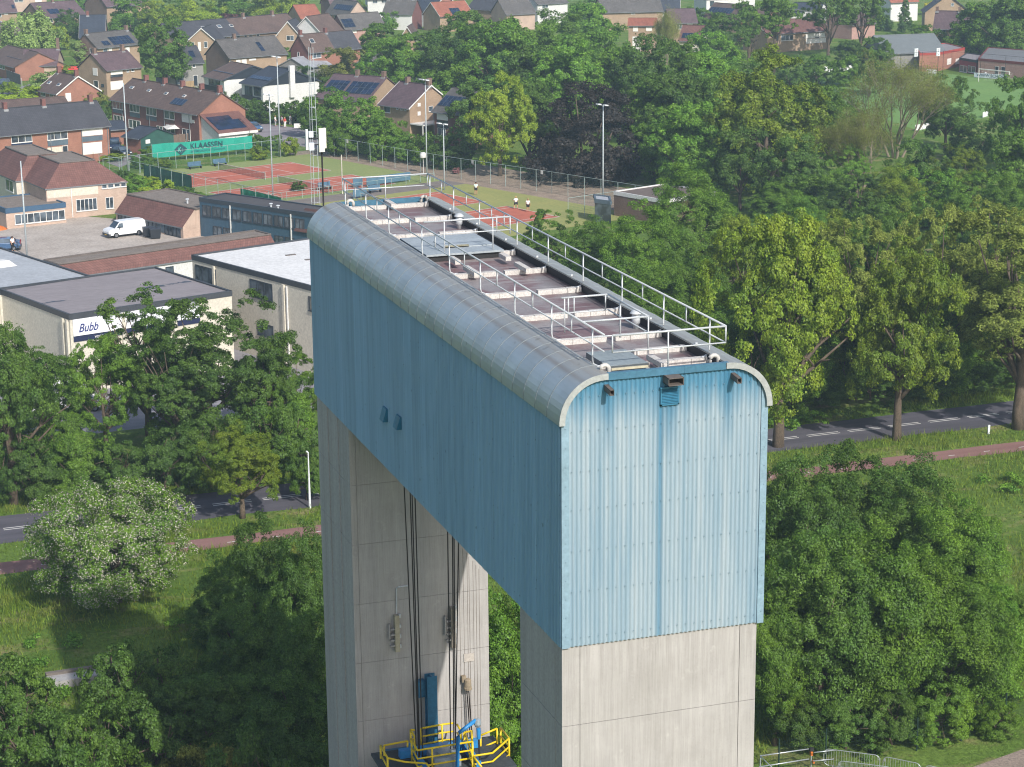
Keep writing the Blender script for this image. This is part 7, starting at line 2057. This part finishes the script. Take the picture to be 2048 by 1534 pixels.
for u, v, nm in ((297, 474, 'left of two dark wheelie bins behind the white van'), (311, 477, 'dark wheelie bin nearer the blue door of the low block')):
    x, y = G(u, v); t = thing('wheelie_bin', nm if 'dark' in nm else nm, 'bin', (x, y, 0), 'dark bins at the low block')
    t['label'] = 'dark grey wheelie bin next to the white van' if 'left' in nm else nm
    part('body', MB().add([(x-.55, y-.4, .15), (x+.55, y-.4, .15), (x+.55, y+.4, .15), (x-.55, y+.4, .15), (x-.65, y-.5, 1.15), (x+.65, y-.5, 1.15), (x+.65, y+.5, 1.15), (x-.65, y+.5, 1.15)], [(3, 2, 1, 0), (4, 5, 6, 7), (0, 1, 5, 4), (1, 2, 6, 5), (2, 3, 7, 6), (3, 0, 4, 7)]), M('dark bin plastic', '2b2f36', .5), t)
    part('lid', MB().box(x-.68, y-.53, 1.152, x+.68, y+.53, 1.25), M('dark bin lid', '343a44', .5), t)
    part('wheel', MB().tube([(x-.5, y-.3, .08), (x+.5, y-.3, .08)], .08, 8), m_tyre, t)
x, y = G(358, 283, 0)
t = thing('garden_parasol', 'square white garden parasol behind the long brick terrace', 'parasol', (x, y, 0))
part('canopy', MB().add([(x-2.2, y-2, 2.3), (x+2.2, y-2, 2.3), (x+2.2, y+2, 2.3), (x-2.2, y+2, 2.3), (x, y, 3.0)], [(0, 1, 4), (1, 2, 4), (2, 3, 4), (3, 0, 4)]), m_shut, t)
part('pole', MB().tube([(x, y, 0), (x, y, 2.95)], .04), m_pole, t)
def plankfence(p, q, h, label, wd=.16, mat=None, post=None):
    p, q = np.array(p), np.array(q); d = q-p; l = np.linalg.norm(d); d /= l; nn = np.array([d[1], -d[0]])
    t = thing('timber_fence', label, 'fence', (*p, 0))
    n = int(l/.9); rr = random.Random(int(l*100))
    for i in range(n):
        a = p+d*l*i/n
        part('plank', MB().obox((*a, .05), (*(d*(l/n-.025)), 0), (*(nn*.03), 0), (0, 0, h+rr.uniform(-.02, .02))), mat or M('weathered fence planks', '7d6a5d', .9, .2, 2), t)
        if i % 2 == 0: part('post', MB().obox((*(a-nn*.08), 0), (*(d*.09), 0), (*(nn*.07), 0), (0, 0, h+.08)), post or m_lamp, t)
    return t
plankfence(G(312, 294), G(372, 291), 1.8, 'weathered garden fence with pale posts right behind the banner')
plankfence(G(374, 290), G(470, 276), 1.8, 'reddish garden fence between terrace annex and banner')
plankfence(G(372, 182), G(410, 178), 1.8, 'tan plank fence below the small lawn of the grey house', mat=M('tan planks', 'a98f6e', .85, .15, 2))
plankfence(G(14, 160), G(42, 170), 2.0, 'grey plank fence at the street corner by the clipped shrubbery', mat=M('grey fence planks', '73706f', .9, .15, 2))

# ---- people
m_skin = M('skin', 'c08f73', .6, .05); m_hair = M('brown hair', '4a3527', .8); m_hair2 = M('fair hair', 'b99a68', .8)
def person(x, y, rz, shirt, legs_, hair, label, pose='stand', h=1.74, trousers='shorts'):
    s = h/1.74
    t = thing('person', label, 'person', (x, y, 0.012), None, rz)
    # skeleton: one vertex per joint
    if pose == 'stand':
        J = dict(pel=(0, 0, .95), che=(0, .0, 1.28), nek=(0, .01, 1.47), hed=(0, -.02, 1.62), top=(0, -.01, 1.72),
                 shl=(-.19, 0, 1.40), ell=(-.25, .02, 1.12), wrl=(-.24, -.10, .90), hal=(-.24, -.14, .82), shr=(.19, 0, 1.40), elr=(.26, .02, 1.13), wrr=(.27, -.14, .95), har=(.27, -.2, .90),
                 hil=(-.10, 0, .90), knl=(-.11, -.03, .50), anl=(-.12, .02, .09), tol=(-.13, -.16, .04), hir=(.10, 0, .90), knr=(.13, -.03, .50), anr=(.15, .03, .09), tor=(.17, -.15, .04))
    else:  # ready: knees bent, leaning, racket arm out
        J = dict(pel=(0, .06, .86), che=(0, -.04, 1.17), nek=(0, -.10, 1.35), hed=(0, -.16, 1.49), top=(0, -.17, 1.59),
                 shl=(-.19, -.07, 1.28), ell=(-.3, -.12, 1.05), wrl=(-.2, -.32, .98), hal=(-.15, -.4, .98), shr=(.19, -.07, 1.28), elr=(.33, -.1, 1.06), wrr=(.3, -.34, 1.0), har=(.27, -.42, 1.0),
                 hil=(-.11, .05, .82), knl=(-.2, -.12, .46), anl=(-.22, .06, .09), tol=(-.25, -.12, .04), hir=(.11, .05, .82), knr=(.2, -.12, .46), anr=(.24, .08, .09), tor=(.27, -.1, .04))
    RAD = dict(pel=.15, che=.155, nek=.06, hed=.105, top=.075, shl=.07, ell=.048, wrl=.034, hal=.04, shr=.07, elr=.048, wrr=.034, har=.04, hil=.10, knl=.066, anl=.045, tol=.042, hir=.10, knr=.066, anr=.045, tor=.042)
    def skin(nm, keys, edges, k, mat, extra=None, par=t):
        me = bpy.data.meshes.new(nm)
        me.from_pydata([tuple(c*s for c in (extra or J)[q]) for q in keys], [(keys.index(a), keys.index(b_)) for a, b_ in edges], [])
        me.materials.append(mat)
        o = bpy.data.objects.new(nm, me); o.parent = par; COL.objects.link(o)
        o.modifiers.new('skin', 'SKIN')
        for i, q in enumerate(keys):
            r_ = RAD[q]*s*k if isinstance(k, (int, float)) else k[q]*s
            me.skin_vertices[0].data[i].radius = (r_, r_*.8 if q in ('pel', 'che') else r_)
            me.skin_vertices[0].data[i].use_root = (i == 0)
        sb = o.modifiers.new('smooth', 'SUBSURF'); sb.levels = 1; sb.render_levels = 1
        return o
    E = [('pel', 'che'), ('che', 'nek'), ('nek', 'hed'), ('hed', 'top'), ('che', 'shl'), ('shl', 'ell'), ('ell', 'wrl'), ('wrl', 'hal'), ('che', 'shr'), ('shr', 'elr'), ('elr', 'wrr'), ('wrr', 'har'), ('pel', 'hil'), ('hil', 'knl'), ('knl', 'anl'), ('anl', 'tol'), ('pel', 'hir'), ('hir', 'knr'), ('knr', 'anr'), ('anr', 'tor')]
    skin('body', list(J), E, 1.0, m_skin)
    X = dict(J)
    mid = lambda a, b_, f: tuple(J[a][i]+(J[b_][i]-J[a][i])*f for i in range(3))
    X['sl'] = mid('shl', 'ell', .7); X['sr'] = mid('shr', 'elr', .7); X['lo'] = mid('pel', 'che', .0)
    kx = dict(RAD); kx.update(che=.18, lo=.165, nek=.068, shl=.092, shr=.092, sl=.07, sr=.07)
    skin('shirt', ['che', 'lo', 'nek', 'shl', 'sl', 'shr', 'sr'], [('lo', 'che'), ('che', 'nek'), ('che', 'shl'), ('shl', 'sl'), ('che', 'shr'), ('shr', 'sr')], kx, shirt, X)
    f = .75 if trousers == 'shorts' else 1.9
    X['ll'] = mid('hil', 'knl', .8) if trousers == 'shorts' else J['anl']; X['lr'] = mid('hir', 'knr', .8) if trousers == 'shorts' else J['anr']
    kx.update(pel=.172, hil=.122, hir=.122, ll=.10 if trousers == 'shorts' else .066, lr=.10 if trousers == 'shorts' else .066, knl=.085, knr=.085)
    if trousers == 'shorts': skin('shorts', ['pel', 'hil', 'll', 'hir', 'lr'], [('pel', 'hil'), ('hil', 'll'), ('pel', 'hir'), ('hir', 'lr')], kx, legs_, X)
    else: skin('trousers', ['pel', 'hil', 'knl', 'll', 'hir', 'knr', 'lr'], [('pel', 'hil'), ('hil', 'knl'), ('knl', 'll'), ('pel', 'hir'), ('hir', 'knr'), ('knr', 'lr')], kx, legs_, X)
    hx = J['hed']; mbh = MB().lathe((hx[0]*s, (hx[1]+.02)*s, (hx[2]-.02)*s), [(.11*s, 0), (.125*s, .05*s), (.115*s, .10*s), (.07*s, .15*s), (.01, .165*s)], 10)
    o = bpy.data.objects.new('hair', mbh.mesh('hair', hair, True)); o.parent = t; COL.objects.link(o)
    for sx in (-.04, .04):
        e = MB().lathe((sx*s, (hx[1]-.098)*s, (hx[2]+.0)*s), [(.004, -.012), (.014, 0), (.004, .012)], 6)
        o = bpy.data.objects.new('eye', e.mesh('eye', m_black)); o.parent = t; COL.objects.link(o)
    nz = MB().lathe((0, (hx[1]-.108)*s, (hx[2]-.045)*s), [(.018, 0), (.012, .03), (.004, .05)], 6)
    o = bpy.data.objects.new('nose', nz.mesh('nose', m_skin)); o.parent = t; COL.objects.link(o)
    for side, q in ((-1, 'hal'), (1, 'har')):
        mbf = MB(); c = np.array(J[q])*s
        for k in range(4):
            b0 = c+np.array([(k-1.5)*.017, -.02, -.01])*s
            mbf.tube([b0, b0+np.array([0, -.03, -.045])*s*(1-.12*abs(k-1.4)), b0+np.array([side*-.008, -.025, -.085])*s*(1-.12*abs(k-1.4))], [.0095*s, .009*s, .007*s], 5)
        mbf.tube([c+np.array([-side*.03, -.01, .01])*s, c+np.array([-side*.055, -.035, -.03])*s], [.011*s, .008*s], 5)
        o = bpy.data.objects.new('fingers', mbf.mesh('fingers', m_skin, True)); o.parent = t; COL.objects.link(o)
    return t, J, s
m_wshirt = M('white shirt', 'e8e8e6', .8, .03); m_navysh = M('navy shorts', '272b3c', .8, .05); m_blackc = M('black cloth', '1d1e22', .8, .05); m_mint = M('pale mint shirt', 'cfe6dc', .8, .03); m_greyc = M('grey cloth', 'a7a9ad', .8, .05); m_redc = M('red cloth', 'c2493f', .8, .05)
def racket(p, rz, label):
    t = thing('tennis_racket', label, 'racket', (p[0], p[1], p[2]), None, rz)
    mb = MB().tube([(0, 0, 0), (0, -.28, .05)], .018, 6)
    ring = [(.13*math.sin(a), -.45-.17*math.cos(a), .08) for a in np.linspace(0, 6.28, 16)]
    o = bpy.data.objects.new('frame', mb.tube(ring, .012, 5).mesh('frame', m_black)); o.parent = t; COL.objects.link(o)
    m2 = MB()
    for k in range(-3, 4): m2.tube([(k*.032, -.6, .08), (k*.032, -.3, .08)], .002, 3); m2.tube([(-.12, -.45+k*.042, .08), (.12, -.45+k*.042, .08)], .002, 3)
    o = bpy.data.objects.new('strings', m2.mesh('strings', m_shut)); o.parent = t; COL.objects.link(o); tag(o, kind='stuff')
def player(u, v, rz, *a, **k):
    x, y = G(u, v); t, J, s = person(x, y, rz, *a, **k)
    c, sn = math.cos(rz), math.sin(rz); h_ = [q*s for q in J['har']]
    racket((x+c*h_[0]-sn*h_[1], y+sn*h_[0]+c*h_[1], h_[2]), rz, 'tennis racket held by the player '+k['label'].split(' in ', 1)[-1].split(',')[0][:40])
player(952, 390, 2.7, m_mint, m_blackc, m_hair, label='tennis player in pale top and black shorts near the far fence', pose='stand')
player(1032, 418, 2.9, m_wshirt, m_navysh, m_hair2, label='fair haired player in white shirt and navy shorts on the red clay', pose='ready')
player(1056, 424, 2.6, m_wshirt, m_blackc, m_hair2, label='player in white, nearest the green trees on the red clay', pose='stand')
for u, v, rz, sh, lg, hr, lab, tr in ((551, 252, 1.0, m_wshirt, m_greyc, m_hair2, 'person in white standing on the street beside the hedge', 'long'), (564, 252, -1.2, m_greyc, m_blackc, m_hair, 'person in grey top and black trousers on the street', 'long'),
                                      (570, 255, .4, m_redc, m_wshirt, m_hair2, 'person in red top and white trousers on the street', 'long'), (581, 250, 2.2, m_greyc, m_greyc, m_hair, 'person all in grey before the dark blue people carrier', 'long'),
                                      (591, 244, 1.6, m_redc, m_blackc, m_hair, 'person in red and black next to the front of the blue car', 'long'), (597, 244, -.6, m_wshirt, m_blackc, m_hair2, 'person in white and black at the low white wall', 'long')):
    x, y = G(u, v); person(x, y, rz, sh, lg, hr, label=lab, trousers=tr)
x, y = G(26, 502); person(x, y, .6, m_wshirt, m_blackc, m_hair, label='person in a white shirt on the school yard behind the grey roof', trousers='long')
p = G(588, 256)
solo('low_wall', MB().obox((*p, 0), (5.0, -.9, 0), (.1, .4, 0), (0, 0, .7)), m_shut, 'low white wall beside the people on the street', 'wall', loc=(*p, 0))

# ---- quay side: steel gate rails, crowd barriers, green mesh fence
m_gsteel = M('hot dip galvanised tube', 'b9bfc2', .35, .06, metal=.5)
qf = thing('swing_rail', 'pale tubular swing rails with orange fittings at the foot of the tower', 'railing', (*G(1560, 1510), 0))
def tube_at(nm, pts, r, mat, par):
    w = [(*G(u, v, z), z) for u, v, z in pts]
    return part(nm, MB().tube(w, r, 8), mat, par, smooth=True)
tube_at('rail', [(1520, 1512, 1.1), (1623, 1497, 1.1)], .035, m_gsteel, qf); tube_at('rail', [(1518, 1534, .55), (1618, 1518, .55)], .035, m_gsteel, qf)
tube_at('rail', [(1628, 1505, 1.1), (1672, 1500, 1.1)], .03, m_gsteel, qf); tube_at('rail', [(1626, 1522, .55), (1668, 1518, .55)], .03, m_gsteel, qf)
tube_at('brace', [(1520, 1512, 1.1), (1545, 1536, 1.1)], .03, m_gsteel, qf)
for u, v in ((1521, 1512), (1623, 1497)):
    x, y = G(u, v, 1.1); part('post', MB().tube([(x, y, 0), (x, y, 1.14)], .04, 8), m_gsteel, qf)
x, y = G(1624, 1499, 1.1)
part('orange_fitting', MB().box(x-.1, y-.1, .8, x+.02, y+.05, 1.0).box(x+.03, y-.12, .35, x+.12, y, .5), M('orange fitting', 'd8772f', .6), qf)
part('lock', MB().box(x-.12, y-.06, 1.02, x+.08, y+.08, 1.2), m_black, qf)
def barrier(a, b_, label, legs=True, arch=True):
    """steel crowd barrier: rounded tube frame, thin uprights, bridge feet"""
    a, b_ = np.array(a), np.array(b_); d = b_-a; l = np.linalg.norm(d); d /= l; nn = np.array([d[1], -d[0]])
    t = thing('crowd_barrier', label, 'barrier', (*a, 0), 'crowd barriers on the quay')
    q = lambda s, z: (float(a[0]+d[0]*s), float(a[1]+d[1]*s), z)
    r_ = .28
    pts = [q(r_, .2)]+[q(r_-r_*math.sin(x), .2+r_-r_*math.cos(x)) for x in np.linspace(.2, 1.57, 5)]+[q(r_-r_*math.cos(x), 1.1-r_+r_*math.sin(x)) for x in np.linspace(.1, 1.57, 6)]
    pts += [q(l-r_, 1.1)]+[q(l-r_+r_*math.sin(x), 1.1-r_+r_*math.cos(x)) for x in np.linspace(.2, 1.57, 5)]+[q(l-r_+r_*math.cos(x), .2+r_-r_*math.sin(x)) for x in np.linspace(.1, 1.57, 6)]+[q(r_, .2)]
    part('frame', MB().tube(pts, .021, 7), m_gsteel, t, smooth=True)
    n = int(l/.125)
    for i in range(1, n):
        s = l*i/n; z0 = .2+(.28-math.sqrt(max(.0784-(max(0, .28-min(s, l-s)))**2, 0)))
        part('bar', MB().tube([q(s, z0), q(s, 1.3-z0)], .009, 5), m_gsteel, t)
    for s in (.45, l-.45): part('foot', MB().obox((*(np.array(q(s, 0))[:2]-nn*.3), .0), (*(nn*.6), 0), (*(d*.05), 0), (0, 0, .035)).obox((*np.array(q(s, 0))[:2], .03), (*(d*.04), 0), (*(nn*.03), 0), (0, 0, .2)), m_gsteel, t)
    for s in (.03, l-.06): part('hook', MB().obox((*np.array(q(s, 0))[:2], .85), (*(d*.09), 0), (*(nn*.05), 0), (0, 0, .1)).obox((*np.array(q(s, 0))[:2], .4), (*(d*.09), 0), (*(nn*.05), 0), (0, 0, .06)), m_gsteel, t)
bz = 1.1
P0, P1, P2_, P3_ = G(1648, 1497, bz), G(1760, 1511, bz), G(1842, 1528, bz), G(1925, 1545, bz)
barrier(P0, P1, 'rounded steel crowd barrier with its curved end at the orange fittings')
barrier(P1+(P2_-P1)*.08, P2_, 'steel crowd barrier in the middle of the far row on the quay')
barrier(P2_+(P3_-P2_)*.1, P3_, 'steel crowd barrier nearest the dirt path on the quay')
Q0, Q1, Q2 = G(1676, 1521, bz), G(1785, 1535, bz), G(1890, 1552, bz)
barrier(Q0, Q1, 'steel crowd barrier of the second row, set just before the others')
gf = thing('mesh_fence', 'dark green post and wire fence in front of the maple thicket', 'fence', (*G(1650, 1520), 0))
pts_ = [G(1557, 1546), G(1651, 1525), G(1742, 1508), G(1833, 1502), G(1922, 1482), G(2010, 1452), G(2100, 1425)]
m_dgreen = M('dark green fence paint', '1f3a30', .6)
mbw = MB()
for i, p in enumerate(pts_):
    part('post', MB().tube([(*p, 0), (*p, 1.9)], .045, 7), m_dgreen, gf)
    if i:
        o = pts_[i-1]; d = p-o; l = np.linalg.norm(d)
        for z in np.arange(.1, 1.85, .2): mbw.tube([(*o, z), (*p, z)], .005, 3, cap=False)
        for k in range(int(l/.1)): q = o+d*k/int(l/.1); mbw.tube([(*q, .05), (*q, 1.85)], .003, 3, cap=False)
part('wire_mesh', mbw, m_dgreen, gf, kind='stuff')
# old concrete slab with planks in the meadow
p0, p1 = G(92, 1365), G(228, 1345)
d = (p1-p0)/np.linalg.norm(p1-p0); nn = np.array([-d[1], d[0]])
sl_ = thing('concrete_slab', 'weathered concrete culvert head half buried in the long grass', 'slab', (*p0, 0))
part('slab', MB().obox((*(p0-nn*1.2), .0), (*(d*np.linalg.norm(p1-p0)), 0), (*(nn*1.0), 0), (0, 0, .45)), m_side, sl_)
part('kerb_edge', MB().obox((*(p0-nn*.19), .0), (*(d*np.linalg.norm(p1-p0)), 0), (*(nn*.3), 0), (0, 0, .6)), M('mossy kerb', '7d746c', .95, .2, 3), sl_)
# reflector post in the verge
p = G(1977, 868)
solo('marker_post', MB().box(p[0]-.09, p[1]-.06, 0, p[0]+.09, p[1]+.06, .75), m_lamp, 'short pale marker post in the road verge near the plane tree', 'marker post', loc=(*p, 0))

# ---- the air between here and the village
hz = MB().box(-900, -120, -3.0, 1500, 1400, 60)
ho = bpy.data.objects.new('haze', hz.mesh('haze', []))
COL.objects.link(ho); tag(ho, kind='stuff')
hm = bpy.data.materials.new('summer haze'); hm.use_nodes = True
hn = hm.node_tree
for n in list(hn.nodes):
    if n.type == 'BSDF_PRINCIPLED': hn.nodes.remove(n)
pv = hn.nodes.new('ShaderNodeVolumePrincipled')
pv.inputs['Color'].default_value = (.62, .84, 1.0, 1)
pv.inputs['Density'].default_value = .00027
pv.inputs['Anisotropy'].default_value = .0
outn = [n for n in hn.nodes if n.type == 'OUTPUT_MATERIAL'][0]
hn.links.new(pv.outputs[0], outn.inputs['Volume'])
ho.data.materials.append(hm)
